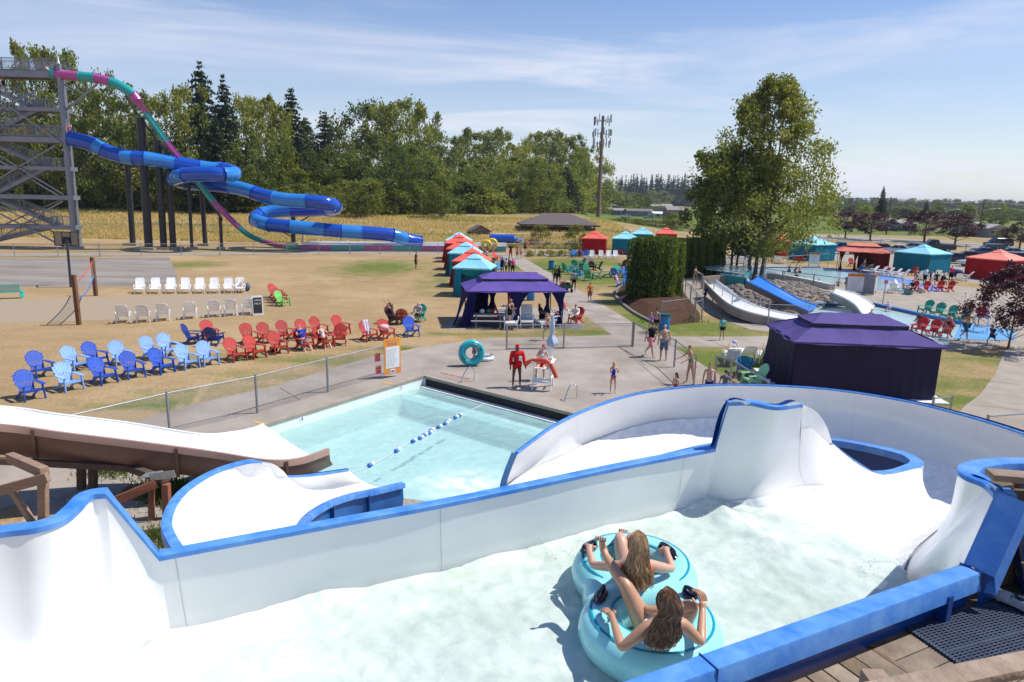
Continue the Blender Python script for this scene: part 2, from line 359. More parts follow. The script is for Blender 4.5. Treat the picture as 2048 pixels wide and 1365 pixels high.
def basis(x,y):
    x=Vector(x).normalized(); y=Vector(y).normalized(); z=x.cross(y).normalized(); y=z.cross(x); m=Matrix((x,y,z)).transposed(); return m
rd=mat('mark_red',(.5,.06,.05),.8)
o=text('no_diving_lettering','NO DIVING',P(908,752,.014),.32,basis((.80,-.60,0),(.60,.80,0)),rd); o['kind']='structure'
# ---------------------------------------------------------------- the landing pool
Mb=mat('pool_plaster',(.80,.86,.83),.6,var=.03,vs=2)
mb=MB(); pr=[Vector((p.x,p.y,0)) for p in POOL]; n=len(pr)
for i in range(n):
    a=pr[i]; b=pr[(i+1)%n]; mb.add([a,b,b-Vector((0,0,1.35)),a-Vector((0,0,1.35))],[(0,1,2,3)])
mb.poly([p-Vector((0,0,1.35)) for p in pr][::-1])
struct('pool_basin',mb,Mb)
# deck overhang with the black gutter mouth along the far right side
gut=MB(); a=Vector((*POOL[0],0))+Vector((*e2,0))*.1; b=Vector((*POOL[7],0)); ny=Vector((-e2.y*-1,e2.x*-1,0)); ny=Vector((e2.y,-e2.x,0)); ny=ny if ny.dot(Vector((0,-1,0)))>0 else -ny
gut.add([a+ny*.012-Vector((0,0,.11)),b+ny*.012-Vector((0,0,.11)),b+ny*.012-Vector((0,0,.40)),a+ny*.012-Vector((0,0,.40))],[(0,1,2,3)])
struct('pool_gutter',gut,mat('gutter_black',(.012,.012,.014),.8))
led=MB(); led.add([a+ny*q-Vector((0,0,h)) for q,h in((.014,.40),(.30,.40),(.30,.62),(.014,.62))]+[b+ny*q-Vector((0,0,h)) for q,h in((.014,.40),(.30,.40),(.30,.62),(.014,.62))],[(0,1,5,4),(1,2,6,5),(0,3,2,1),(4,5,6,7)])
struct('pool_ledge',led,mat('ledge_white',(.74,.74,.70),.6,var=.1,vs=3))
cop=MB()
for i in (0,7):
    p,q=(pr[0],pr[1]) if i==0 else (pr[0],pr[7]); d=(q-p).normalized(); nn=Vector((-d.y,d.x,0)); 
    if nn.dot(Vector((-1,1,0)) if i==0 else Vector((1,1,0)))<0: nn=-nn
    cop.add([p-nn*.02+Vector((0,0,.011)),q-nn*.02+Vector((0,0,.011)),q+nn*.22+Vector((0,0,.011)),p+nn*.22+Vector((0,0,.011)),p-nn*.02-Vector((0,0,.1)),q-nn*.02-Vector((0,0,.1))],[(0,1,2,3),(4,5,1,0)])
struct('pool_coping',cop,mat('coping',(.33,.28,.22),.85,var=.15,vs=2,bump=.2,bs=30))
def watermat(name,tint,body,foam=(.86,.9,.88),scale=1.5,fo=(.62,.8),opac=.55,bump=.6,bsc=1.6,bd=.12,rough=.06):
    m=bpy.data.materials.new(name); m.use_nodes=True; t=m.node_tree; t.nodes.clear()
    tc=N(t,'ShaderNodeTexCoord')
    n=N(t,'ShaderNodeTexNoise',Scale=bsc,Detail=6.,Roughness=.55,Distortion=.3); LK(t,tc.outputs['Object'],n.inputs[0])
    bu=N(t,'ShaderNodeBump',Strength=bump,Distance=bd); LK(t,n.outputs[0],bu.inputs['Height'])
    v=N(t,'ShaderNodeTexNoise',Scale=scale,Detail=8.,Roughness=.7,Distortion=.5); LK(t,tc.outputs['Object'],v.inputs[0])
    r=N(t,'ShaderNodeMapRange'); r.inputs[1].default_value=fo[0]; r.inputs[2].default_value=fo[1]; LK(t,v.outputs[0],r.inputs[0])
    fa=N(t,'ShaderNodeAttribute',attribute_name='foam'); ad=N(t,'ShaderNodeMath',operation='ADD',use_clamp=True); LK(t,r.outputs[0],ad.inputs[0]); LK(t,fa.outputs['Fac'],ad.inputs[1])
    rv=N(t,'ShaderNodeMapRange'); rv.inputs[1].default_value=.35; rv.inputs[2].default_value=.65; LK(t,n.outputs[0],rv.inputs[0])
    bc=N(t,'ShaderNodeMix',data_type='RGBA'); LK(t,rv.outputs[0],bc.inputs[0]); bc.inputs[6].default_value=(*[q*.93 for q in body],1); bc.inputs[7].default_value=(*[min(1,q*1.05) for q in body],1)
    col=N(t,'ShaderNodeMix',data_type='RGBA'); LK(t,ad.outputs[0],col.inputs[0]); LK(t,bc.outputs[2],col.inputs[6]); col.inputs[7].default_value=(*foam,1)
    df=N(t,'ShaderNodeBsdfDiffuse'); LK(t,col.outputs[2],df.inputs[0]); LK(t,bu.outputs[0],df.inputs['Normal'])
    tr=N(t,'ShaderNodeBsdfTransparent'); tr.inputs[0].default_value=(*tint,1)
    op=N(t,'ShaderNodeMapRange'); op.inputs[3].default_value=opac; op.inputs[4].default_value=1; LK(t,ad.outputs[0],op.inputs[0])
    mx=N(t,'ShaderNodeMixShader'); LK(t,op.outputs[0],mx.inputs[0]); LK(t,tr.outputs[0],mx.inputs[1]); LK(t,df.outputs[0],mx.inputs[2])
    gl=N(t,'ShaderNodeBsdfGlossy',Roughness=rough); LK(t,bu.outputs[0],gl.inputs['Normal'])
    fr=N(t,'ShaderNodeFresnel',IOR=1.33); LK(t,bu.outputs[0],fr.inputs['Normal'])
    m2=N(t,'ShaderNodeMixShader'); LK(t,fr.outputs[0],m2.inputs[0]); LK(t,mx.outputs[0],m2.inputs[1]); LK(t,gl.outputs[0],m2.inputs[2])
    o=N(t,'ShaderNodeOutputMaterial'); LK(t,m2.outputs[0],o.inputs[0]); return m
def fbm(x,y,z=0,o=4):
    s=0;a=1
    for i in range(o): s+=a*noise.noise(Vector((x,y,z))); x*=2.03;y*=2.03;a*=.5
    return s
def inpoly(x,y,pp):
    c=False; j=len(pp)-1
    for i in range(len(pp)):
        if (pp[i].y>y)!=(pp[j].y>y) and x<(pp[j].x-pp[i].x)*(y-pp[i].y)/(pp[j].y-pp[i].y)+pp[i].x: c=not c
        j=i
    return c
def waterpoly(name,pts,z,m,step,amp,fscale,foamf,wavef=None,kind='structure'):
    """water surface as a fine grid clipped to a polygon, with real ripples and a foam attribute"""
    x0=min(p.x for p in pts);x1=max(p.x for p in pts);y0=min(p.y for p in pts);y1=max(p.y for p in pts)
    nx=int((x1-x0)/step)+2; ny=int((y1-y0)/step)+2; vs=[];fo=[];fs=[];ok={}
    for j in range(ny):
        for i in range(nx):
            x=x0+i*step;y=y0+j*step; ok[i,j]=len(vs); h=amp*fbm(x*fscale,y*fscale,1.3)+(wavef(x,y) if wavef else 0)
            vs.append((x,y,z+h)); fo.append(foamf(x,y) if foamf else 0)
    for j in range(ny-1):
        for i in range(nx-1):
            if inpoly(x0+(i+.5)*step,y0+(j+.5)*step,pts): fs.append((ok[i,j],ok[i+1,j],ok[i+1,j+1],ok[i,j+1]))
    me=bpy.data.meshes.new(name); me.from_pydata(vs,[],fs); me.materials.append(m)
    a=me.attributes.new('foam','FLOAT','POINT'); a.data.foreach_set('value',fo); me.polygons.foreach_set('use_smooth',[True]*len(fs)); me.update()
    bm=bmesh.new(); bm.from_mesh(me); bmesh.ops.delete(bm,geom=[v for v in bm.verts if not v.link_faces],context='VERTS'); bm.to_mesh(me); bm.free()
    return put(name,me,None,kind)
M_pool=watermat('pool_water',(.80,.97,.96),(.50,.77,.77),scale=.9,fo=(.60,.95),opac=.45,bump=.55,bsc=2.2,bd=.1)
sp=P(960,955,-.3)
def pfoam(x,y):
    d=hypot((x-sp.x+.4)/1.7,(y-sp.y+.2)/1.3); s=max(0,1.1-d)*(.7+.9*noise.noise(Vector((x*3,y*3,0)))); 
    e=(Vector((x,y))-POOL[0]).dot(Vector((-ny.x,-ny.y))) ; e=-e
    f=max(0,1-abs(e-1.25)/.10)*(.35+.5*noise.noise(Vector((x*4,y*4,2))))
    return max(0,s,f)
cen=sum(POOL,Vector((0,0)))/len(POOL)
waterpoly('pool_water',[p+(p-cen).normalized()*.3 for p in POOL],-.44,M_pool,.12,.022,1.5,pfoam)
# steps seen through the water along the gutter side
st=MB(); 
for k,(q0,q1,h) in enumerate([(.3,1.15,.70),(1.15,1.3,.68)]):
    st.add([a+ny*q0-Vector((0,0,h)),b+ny*q0-Vector((0,0,h)),b+ny*q1-Vector((0,0,h)),a+ny*q1-Vector((0,0,h)),a+ny*q1-Vector((0,0,1.3)),b+ny*q1-Vector((0,0,1.3))],[(0,1,2,3),(3,2,5,4)])
struct('pool_step',st,mat('step_blue',(.62,.80,.78),.6,var=.06,vs=3))
# depth markers
for u,v,s in ((790,773,'3'),(592,835,'4')):
    t_=P(u,v,-.2); dd=Vector((*(POOL[1]-POOL[0]).normalized(),0)); dep=(Vector((t_.x,t_.y))-POOL[0]).dot(Vector((dd.x,dd.y)))
    q=Vector((*POOL[0],0))+dd*dep; nn=Vector((-dd.y,dd.x,0)); nn=nn if nn.x>0 else -nn
    r_=thing('depth_marker',('white tile marked 3 at the far end of the left pool wall' if s=='3' else 'white tile marked 4 midway along the left pool wall'),'marker',q+nn*.006-Vector((0,0,.2)))
    mb=MB(); mb.box((0,0,0),(.2,.008,.2),rz=atan2(dd.y,dd.x)); mb.build('tile',mat('marker_white',(.8,.8,.8),.5),r_,False)
    tx=text('digit',s,nn*.008,.2,basis(-dd,(0,0,1)),mat('ink',(.01,.01,.012),.6),r_,0)
# ================================================================ the white and blue flumes in front
M_wh=mat('gelcoat_white',(.83,.83,.81),.25,var=.04,vs=1.2,spec=.5,bump=.015,bs=3)
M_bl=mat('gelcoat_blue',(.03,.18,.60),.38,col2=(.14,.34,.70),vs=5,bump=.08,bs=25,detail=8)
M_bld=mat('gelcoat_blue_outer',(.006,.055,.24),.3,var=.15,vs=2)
M_seam=mat('seam_grey',(.50,.50,.49),.7)
def QP(l): return [P(u,v,z) for u,v,z in l]
def seamline(mb,pts,w=.0045,off=.004,toward=None):
    c=Vector((0,0,CH)); q=[]
    for i,p in enumerate(pts):
        t=(pts[min(i+1,len(pts)-1)]-pts[max(i-1,0)]).normalized(); n=toward[i] if toward else (Vector((0,-1,.3))).normalized()
        s=t.cross(n).normalized()*w/2; q.append([p+n*off-s,p+n*off+s])
    mb.grid(q)
def colnorm(g,i): return [n_ for n_ in gnormals(g)[i]]
def flume(root,g,th=.06,lining='lining',under='outer_shell',mu=None,flipn=-1,seams=()):
    mb=MB(); mb.grid(g); a=mb.build(lining,M_wh,root,ang=80)
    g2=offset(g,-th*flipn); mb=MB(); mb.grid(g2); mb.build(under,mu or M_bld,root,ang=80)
    nn=gnormals(g)
    for s_ in seams:
        mb=MB(); seamline(mb,g[s_],toward=[q*flipn for q in nn[s_]]); mb.build('panel_seam',M_seam,root)
    return a
# ---- channel A : the one the riders float in
fa=world_thing('water_slide','wide white flume with blue rims that the two riders float down','slide',P(1000,1300,0))
# far wall, from the tall left neck to the tall right neck
cols=[]
wall=[  # (top u,v,z),(bottom u,v,z)
 ((-260,1120,5.48),(-420,1700,4.5)),((-120,1090,5.48),(-200,1600,4.45)),((0,1066,5.48),(-20,1530,4.4)),((70,1057,5.48),(70,1480,4.36)),((125,1040,5.48),(150,1430,4.32)),((158,1014,5.48),(190,1400,4.3)),((180,992,5.48),(215,1375,4.25)),((212,988,5.48),(245,1345,4.22))]
def wcol(t,b,k=.35,drop=.25):
    T=P(*t); B=P(*b); out=Vector((B.x-T.x,B.y-T.y,0)); L_=out.length; o=out.normalized() if L_>1e-6 else Vector((0,-1,0))
    return [T,T.lerp(B,.38)+(-o)*L_*.10,T.lerp(B,.72)-o*L_*.16+Vector((0,0,-.02)),B,B+o*.25-Vector((0,0,.10)),B+o*.6-Vector((0,0,.14))]
def scol(t,b):
    T=P(*t); B=P(*b); o=Vector((B.x-T.x,B.y-T.y,0)).normalized(); z=Vector((0,0,1)); L_=(B-T).length
    return [T,T-z*.34+o*.03,T-z*.72+o*.13,T.lerp(B,.62)*.5+(T-z*(T.z-B.z-.12)+o*.40)*.5,B,B+o*.4-z*.1]
cols=[scol(*w_) for w_ in wall]
g=patch(cols,5,4); flume(fa,g,.05)
ftop=[r[0] for r in g]
# slanted step down from the left neck, then the long low wall
low=[((212,988,5.48),(245,1345,4.22)),((318,1114,4.95),(345,1268,4.27))]
lowc=[scol(*low[0]),wcol(*low[1])]
n_=8; gs=[[a.lerp(b,i/n_) for a,b in zip(*[cr(c,4) for c in lowc])] for i in range(n_+1)]
flume(fa,gs,.05)
long_=[((318,1114,4.95),(345,1268,4.27)),((500,1080,4.95),(540,1222,4.27)),((700,1043,4.95),(720,1182,4.27)),((880,1010,4.95),(884,1145,4.27)),((1060,973,4.95),(1060,1100,4.27)),((1240,935,4.95),(1230,1058,4.27)),((1430,898,4.95),(1405,1012,4.27))]
gl=patch([wcol(*w_) for w_ in long_],6,4); flume(fa,gl,.05,seams=(1,18,34))
rim_pts=ftop+[P(212,988,5.48).lerp(P(318,1114,4.95),i/6) for i in range(1,6)]+[r[0] for r in gl]
# slanted blue edge at the right neck
step=[P(1430,898,4.95).lerp(P(1457,806,5.46),i/6) for i in range(1,6)]
hump=cr(QP([(1457,806,5.46),(1500,806,5.46),(1552,815,5.46),(1604,809,5.42)]),5)
rp=rim_pts+step+hump; od=outdirs(rp,-1)
k0=len(ftop)+5
for i in range(len(od)):       # outward = away from the channel
    if od[i].y<0 and i>len(ftop): od[i]=-od[i]
rimband(rp,od,.085,.03,.10).build('far_rim',M_bl,fa,ang=35)
# ---- the drop at the right: one patch across the chute
CC=[
[(1430,898,4.95),(1418,955,4.6),(1405,1012,4.27),(1450,1060,4.10),(1620,1130,4.02),(1790,1185,4.08),(1880,1165,4.45),(1925,1132,4.98)],
[(1457,806,5.46),(1442,895,4.95),(1428,985,4.4),(1475,1035,4.15),(1640,1105,4.08),(1790,1150,4.12),(1880,1090,4.75),(1990,988,5.48)],
[(1504,807,5.46),(1490,895,4.95),(1475,975,4.45),(1520,1035,4.2),(1655,1090,4.14),(1795,1133,4.16),(1884,1075,4.75),(1968,968,5.48)],
[(1556,814,5.46),(1545,895,4.95),(1527,968,4.5),(1570,1025,4.25),(1680,1075,4.17),(1805,1115,4.15),(1886,1058,4.75),(1932,953,5.48)],
[(1604,809,5.42),(1600,880,4.95),(1602,950,4.5),(1640,1000,4.2),(1720,1050,4.05),(1838,1086,4.05),(1895,1030,4.65),(1917,938,5.46)],
[(1664,887,4.62),(1672,925,4.45),(1692,965,4.25),(1735,1000,4.08),(1795,1030,3.95),(1880,1058,3.85),(1928,1000,4.4),(1938,925,5.44)],
[(1755,948,3.92),(1760,972,3.80),(1772,992,3.72),(1805,1008,3.62),(1852,1022,3.5),(1915,1040,3.4),(1972,985,4.1),(1995,918,5.42)],
[(1842,936,3.72),(1848,970,3.56),(1860,995,3.45),(1880,1004,3.36),(1899,1012,3.3),(1950,1030,3.2),(2020,985,4.0),(2060,925,5.4)]]
gc=patch([QP(c) for c in CC],6,5)
i1=24; flume(fa,gc,.05,seams=(24,33))
# upper quarter panel beside the hump
qp=[P(1604,809,5.42)]; prof=cr(QP([(1604,809,5.44),(1634,825,5.26),(1654,855,4.93),(1665,889,4.62)]),5)
mb=MB(); base=[P(1604,809,5.42).lerp(P(1601,887,4.9),i/15) for i in range(16)]
rows=[[prof[i],prof[i].lerp(base[i],.5)+Vector((0,-.01,0)),base[i]] for i in range(16)]
mb.grid(rows); mb.grid([[q+Vector((.0,.05,0)) for q in r] for r in rows]); mb.build('upper_panel',M_wh,fa)
mb=MB(); seamline(mb,cr(QP([(1601,886,4.9),(1630,884,4.78),(1664,889,4.62)]),4),w=.012,off=.02); mb.build('panel_seam',mat('seam_dark',(.05,.05,.05),.8),fa)
# near wall and its broad blue rim
nr=[P(1925,1132,4.98).lerp(P(1260,1365,4.98),t) for t in [i/10 for i in range(-0,11)]]
d_=(nr[-1]-nr[0]).normalized(); nr+= [nr[-1]+d_*x for x in (.6,1.6,3.0)]
nrm=Vector((-d_.y,d_.x,0)); nrm=nrm if nrm.y<0 else -nrm      # away from the channel (toward the deck)
rows=[]
for p in nr: rows.append([p,p-nrm*.05-Vector((0,0,.35)),p-nrm*.15-Vector((0,0,.75)),p-nrm*.5-Vector((0,0,.9))])
mb=MB(); mb.grid(rows); mb.build('near_lining',M_wh,fa,ang=80)
rimband(nr,[nrm]*len(nr),.13,.03,.12).build('near_rim',M_bl,fa,ang=25)
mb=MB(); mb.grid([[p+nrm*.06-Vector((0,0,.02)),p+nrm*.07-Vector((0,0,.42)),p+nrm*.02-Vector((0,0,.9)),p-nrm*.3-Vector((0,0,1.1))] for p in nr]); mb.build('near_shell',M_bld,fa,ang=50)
for t in (.12,.86,1.3): 
    mb=MB(); q=nr[0].lerp(nr[10],t)+nrm*.08; mb.box(q-Vector((0,0,.30)),(.05,.14,.46),rz=atan2(nrm.y,nrm.x)+pi/2)
    mb.build('shell_rib',M_bld,fa)
for t in (.0,.83):
    q=nr[0].lerp(nr[10],t+.002); mb=MB(); mb.box(q+nrm*.06-Vector((0,0,.045)),(.006,.155,.13),rz=atan2(d_.y,d_.x)); mb.build('rim_joint',mat('joint_blue',(.01,.07,.25),.5),fa,False)
# blue slanted edge of the right neck: broad face toward the deck
a0=P(1925,1132,4.98); a1=P(1990,988,5.48); mb=MB()
st_=[a0.lerp(a1,i/6) for i in range(7)]
rows=[[p-nrm*.0,p+nrm*.03+Vector((.01,0,.02)),p+nrm*.17+Vector((.05,0,.0)),p+nrm*.20+Vector((.05,0,-.12)),p+nrm*.12+Vector((.05,0,-.14))] for p in st_]
mb.grid(rows); mb.build('neck_edge',M_bl,fa,ang=30)
ncr=cr(QP([(1990,988,5.48),(1968,968,5.48),(1932,953,5.48),(1917,938,5.48),(1938,925,5.48),(1995,918,5.48),(2070,920,5.48),(2150,930,5.48)]),6)
od=outdirs(ncr,1); 
if od[3].y<0 and od[3].x<0: od=[-q for q in od]
rimband(ncr,od,.14,.03,.12).build('neck_rim',M_bl,fa,ang=35)
mb=MB(); rows=[]
for p,o in zip(ncr,od): rows.append([p+o*.11,p+o*.24-Vector((0,0,.5)),p+o*.5-Vector((0,0,1.3))])
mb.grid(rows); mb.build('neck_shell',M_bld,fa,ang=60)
mb=MB(); mb.grid([[p+nrm*.10-Vector((-.03,0,0.03)),p+nrm*.10+Vector((.05,0,-.6)),p+nrm*.0+Vector((.06,0,-1.3))] for p in [a0.lerp(a1,i/4) for i in range(5)]]); mb.build('neck_outer',M_bld,fa)
# channel floor under the water
mb=MB(); fl=[P(-300,1600,4.1),P(350,1262,4.1),P(880,1140,4.1),P(1405,1010,4.1),P(1800,1190,4.06),P(1900,1170,4.1)]; 
fl=[Vector((-4.5,2.2,4.05)),Vector((-2.9,4.3,4.05)),Vector((-2.4,4.55,4.05)),Vector((2.15,7.0,4.05)),Vector((3.4,5.4,4.05)),Vector((3.1,4.6,4.05)),Vector((-2.0,1.9,4.05))]
mb.poly(fl); mb.build('channel_floor',M_wh,fa,False)
# ---- churning water in the channel
M_white=watermat('slide_water',(.86,.95,.92),(.50,.60,.53),foam=(.74,.79,.75),scale=1.5,fo=(.38,.86),opac=.85,bump=.42,bsc=7,bd=.03,rough=.07)
c1=P(1560,1095,4.3); c2=P(1400,1005,4.3); c3=P(1770,1140,4.3)
def seg(x,y,a,b):
    d=b-a; t=max(0,min(1,((x-a.x)*d.x+(y-a.y)*d.y)/(d.x*d.x+d.y*d.y))); return hypot(x-a.x-d.x*t,y-a.y-d.y*t)
wl0,wl1=P(350,1262,4.27),P(1405,1012,4.27)
def sfoam(x,y):
    n=noise.noise(Vector((x*2.2,y*2.2,0))); n2=noise.noise(Vector((x*7,y*7,3)))
    f=max(max(0,1-seg(x,y,c2,c1)/.28)*(.3+.7*n2),max(0,1-seg(x,y,c1,c3)/.22)*(.3+.7*n2))
    d=seg(x,y,wl0,wl1); f+=max(0,1-d/.22)*(.35+.6*n2)
    left=max(0,min(1,(-.4-x)/1.8)); f+=left*(.42+.35*n)
    d=hypot(x-.95,y-4.9); f+=max(0,1-abs(d-.85)/.3)*(.15+.4*n2)
    return max(0,f)
def swave(x,y):
    a=seg(x,y,c2,c1); b=seg(x,y,c1,c3)
    h=max(.07*math.exp(-(a/.22)**2),.05*math.exp(-(b/.18)**2))*(1+.8*noise.noise(Vector((x*3,y*3,1))))+.012*noise.noise(Vector((x*9,y*9,0)))
    d=seg(x,y,wl0,wl1); h+=.05*math.exp(-(d/.16)**2)*(1+2.2*noise.noise(Vector((x*1.6,y*1.6,5))))
    h+=max(0,min(1,(-2.0-x)/1.5))*.05
    s_=(x-c1.x)*.8+(y-c1.y)*.6
    return h
wpts=[Vector((-4.2,2.6)),Vector((-2.95,4.25)),Vector((-2.62,4.62)),Vector((-.58,5.55)),Vector((2.05,7.12)),Vector((2.55,7.15)),Vector((3.0,6.6)),Vector((3.6,5.75)),Vector((3.3,4.62)),Vector((3.05,4.42)),Vector((.45,3.1)),Vector((-2,1.9))]
wt=waterpoly('churning_water',wpts,4.29,M_white,.03,.015,2.2,sfoam,swave)
# thin sheet of white water running down the drop
M_sheet=watermat('white_water',(1,1,1),(.84,.87,.87),foam=(.93,.93,.93),scale=5,fo=(.35,.6),opac=.9,bump=.5,bsc=9,bd=.04,rough=.25)
# ---- channel B: the big outer ring that carries the water to the landing pool
fb=world_thing('water_slide','big curved white flume with thin blue rim that ends in the landing pool','slide',P(1500,900,0))
T=[(1036,906,1.75),(1070,880,1.85),(1112,851,1.95),(1185,816,2.1),(1280,787,2.3),(1400,772,2.5),(1500,770,2.7),(1650,778,2.95),(1800,800,3.2),(1930,831,3.5),(2060,872,3.8),(2200,930,4.0)]
Mi=[(1022,940,1.15),(1060,905,1.25),(1110,885,1.35),(1190,850,1.5),(1290,822,1.7),(1405,808,1.9),(1508,810,2.1),(1650,822,2.3),(1795,848,2.5),(1920,885,2.7),(2050,925,2.95),(2180,985,3.2)]
Bo=[(1012,978,.55),(1060,955,.6),(1120,925,.75),(1195,890,.9),(1310,853,1.2),(1420,848,1.4),(1520,855,1.55),(1650,885,1.8),(1770,918,2.05),(1890,950,2.3),(2030,985,2.5),(2150,1040,2.6)]
Fl=[(1030,1010,.45),(1090,990,.5),(1150,960,.6),(1240,930,.75),(1340,900,1.0),(1430,885,1.2),(1530,890,1.4),(1650,920,1.65),(1760,950,1.9),(1870,980,2.15),(1990,1020,2.35),(2100,1080,2.4)]
In=[(1080,1080,.4),(1130,1060,.5),(1200,1030,.6),(1290,1000,.75),(1360,960,1.0),(1440,940,1.2),(1540,950,1.4),(1650,970,1.6),(1750,990,1.85),(1850,1010,2.1),(1950,1060,2.3),(2040,1130,2.3)]
gb=patch([QP(c) for c in zip(T,Mi,Bo,Fl,In)],5,4); flume(fb,gb,.06,seams=(13,29,37,46),mu=M_bld)
tp=[r[0] for r in gb]; od=outdirs(tp,-1); 
if od[0].x>0 and od[20].y<0: od=[-q for q in od]
mid=gb[30][-1]
od=[(q if (q.dot(Vector((p.x-mid.x,p.y-mid.y,0)))>0) else -q) for p,q in zip(tp,od)]
rimband(tp,od,.09,.03,.09).build('outer_rim',M_bl,fb,ang=35)
e0=[gb[0][i] for i in range(0,13)]; mb=MB(); eo=od[0]
ed=(gb[1][0]-gb[0][0]).normalized()
mb.grid([[p-ed*.05+Vector((0,0,.01)),p-ed*.05-eo*.015,p-ed*.06+eo*.14+Vector((0,0,.0)),p+eo*.14] for p in e0]); mb.build('end_flange',M_bl,fb,ang=30)
# white water on the ring floor
mb=MB(); gw=[r[7:] for r in gb]; nn=gnormals(gb); gw=[[gb[i][j]-nn[i][j]*(.05+.025*noise.noise(gb[i][j]*2.5)) for j in range(7,len(gb[0]))] for i in range(len(gb))]
dense=patch([[gw[i][j] for j in range(0,len(gw[0]),2)] for i in range(0,len(gw),2)],6,8)
dense=[[q+Vector((0,0,.028*fbm(q.x*4,q.y*4,0))) for q in r] for r in dense]
mb.grid(dense); o=mb.build('white_water',M_sheet,None,ang=180); o['kind']='structure'
nn=gnormals(gc); gs_=[[gc[i][j]-nn[i][j]*.018 for j in range(12,27)] for i in range(4,len(gc))]
gs_=patch([[gs_[i][j] for j in range(0,len(gs_[0]),2)] for i in range(0,len(gs_),2)],7,8)
gs_=[[q+Vector((0,0,.008*fbm(q.x*6,q.y*6,0))) for q in r] for r in gs_]
mb=MB(); mb.grid(gs_); o=mb.build('white_water',M_sheet,None,ang=180); o['kind']='structure'
# the island rim round the dark hole
near=cr(QP([(1664,887,4.62),(1700,915,4.3),(1755,948,3.92),(1800,950,3.75),(1842,936,3.68)]),5)
far=cr(QP([(1842,936,3.68),(1846,925,3.66),(1815,907,3.64),(1740,889,3.55),(1664,878,3.4),(1560,876,3.1),(1440,885,2.8),(1370,898,2.6),(1300,918,2.4),(1235,950,2.3)]),5)
rr=near+far[1:]; cc_=P(1740,915,3.6)
od=[]
for i in range(len(rr)):
    t=rr[min(i+1,len(rr)-1)]-rr[max(i-1,0)]; n=Vector((t.y,-t.x,0)).normalized(); tgt=cc_ if rr[i].x>cc_.x-3 else Vector((rr[i].x,rr[i].y-3,0))
    if n.dot(Vector((tgt.x-rr[i].x,tgt.y-rr[i].y,0)))<0: n=-n
    od.append(n)
wds=[min(1,(i+1)/14) for i in range(len(rr))]
rows=[]
for p,o,w_ in zip(rr,od,wds):
    w_=.05+.13*w_; rows.append([p-Vector((0,0,.05)),p+Vector((0,0,.012)),p+o*w_+Vector((0,0,.012)),p+o*(w_+.012)-Vector((0,0,.10)),p+o*(w_-.02)-Vector((0,0,.10))])
mb=MB(); mb.grid(rows); mb.build('island_rim',M_bl,fb,ang=35)
mb=MB(); mb.grid([[p+o*.04-Vector((0,0,.02)),p+o*.02-Vector((0,0,.6)),p-o*.1-Vector((0,0,1.2)),p-o*.3-Vector((0,0,2.0))] for p,o in list(zip(rr,od))[len(near)-1:]]); mb.build('island_shell',M_bld,fb,ang=60)
mb=MB(); mb.grid([[p-Vector((0,0,.0)),p-o*.05-Vector((0,0,.7)),p-o*.35-Vector((0,0,1.3))] for p,o in zip(far,[-q*-1 for q in od[len(near)-1:]])]); mb.build('island_lining',M_wh,fb,ang=60)
# ---- channel C: the bowl at lower left with its exit lip
fc=world_thing('water_slide','white bowl shaped flume end with blue rim beside the brown slide','slide',P(500,1050,0))
CB=[
[(372,1106,2.0),(420,1112,1.6),(470,1115,1.4),(540,1108,1.4),(580,1104,1.5),(598,1100,1.9)],
[(343,1045,2.0),(378,1072,1.6),(430,1088,1.35),(500,1092,1.3),(560,1082,1.4),(592,1062,1.75)],
[(372,985,2.0),(410,1022,1.5),(455,1052,1.2),(515,1062,1.1),(570,1057,1.2),(598,1044,1.6)],
[(445,940,1.95),(475,985,1.4),(505,1020,1.0),(550,1037,.9),(597,1036,1.0),(618,1024,1.4)],
[(525,924,1.9),(545,970,1.2),(565,1000,.8),(600,1016,.65),(635,1014,.8),(655,1003,1.2)],
[(575,952,1.15),(600,975,.7),(620,988,.5),(650,994,.45),(680,994,.6),(700,988,1.0)],
[(640,948,.92),(665,962,.5),(680,970,.3),(705,977,.25),(730,981,.45),(748,978,.9)],
[(696,940,.80),(720,960,.25),(737,968,.06),(757,973,.02),(785,973,.3),(803,965,.8)]]
gcb=patch([QP(c) for c in CB],6,5); flume(fc,gcb,.05,seams=(14,24,36))
def away(pts,ref):
    o=outdirs(pts,1); return [(q if q.dot(Vector((p.x-ref.x,p.y-ref.y,0)))>0 else -q) for p,q in zip(pts,o)]
t1=[r[0] for r in gcb]; c_=P(560,1020,1.); o1=away(t1,c_); rimband(t1[:25],o1[:25],.16,.03,.12).build('bowl_rim',M_bl,fc,ang=35)
rimband(t1[29:],o1[29:],.05,.03,.06).build('thin_rim',M_bl,fc,ang=35)
# quarter panel
pr_=cr(QP([(525,924,1.92),(548,929,1.72),(566,942,1.45),(575,953,1.15)]),4); q0=P(530,975,1.1)
mb=MB(); rows=[[p,p.lerp(P(530,972,1.15),.5),P(530,972,1.15)] for p in pr_]; mb.grid(rows); mb.grid([[q+Vector((-.04,.04,0)) for q in r] for r in rows]); mb.build('upper_panel',M_wh,fc)
t2=[r[-1] for r in gcb]; o2=away(t2,P(600,990,1.)); rimband(t2,o2,.13,.03,.10).build('near_rim',M_bl,fc,ang=35)
mb=MB(); mb.grid([[p+o*.05-Vector((0,0,.02)),p+o*.07-Vector((0,0,.40)),p+o*.0-Vector((0,0,.75)),p-o*.2-Vector((0,0,1.0))] for p,o in zip(t2,o2)]); mb.build('near_shell',mat('shell_blue_mid',(.012,.12,.40),.35,var=.2,vs=3),fc,ang=60)
for i in (6,12,24,34):
    mb=MB(); p,o=t2[i],o2[i]; mb.box(p+o*.09-Vector((0,0,.32)),(.03,.12,.5),rz=atan2(o.y,o.x)+pi/2); mb.build('shell_rib',M_bld,fc)
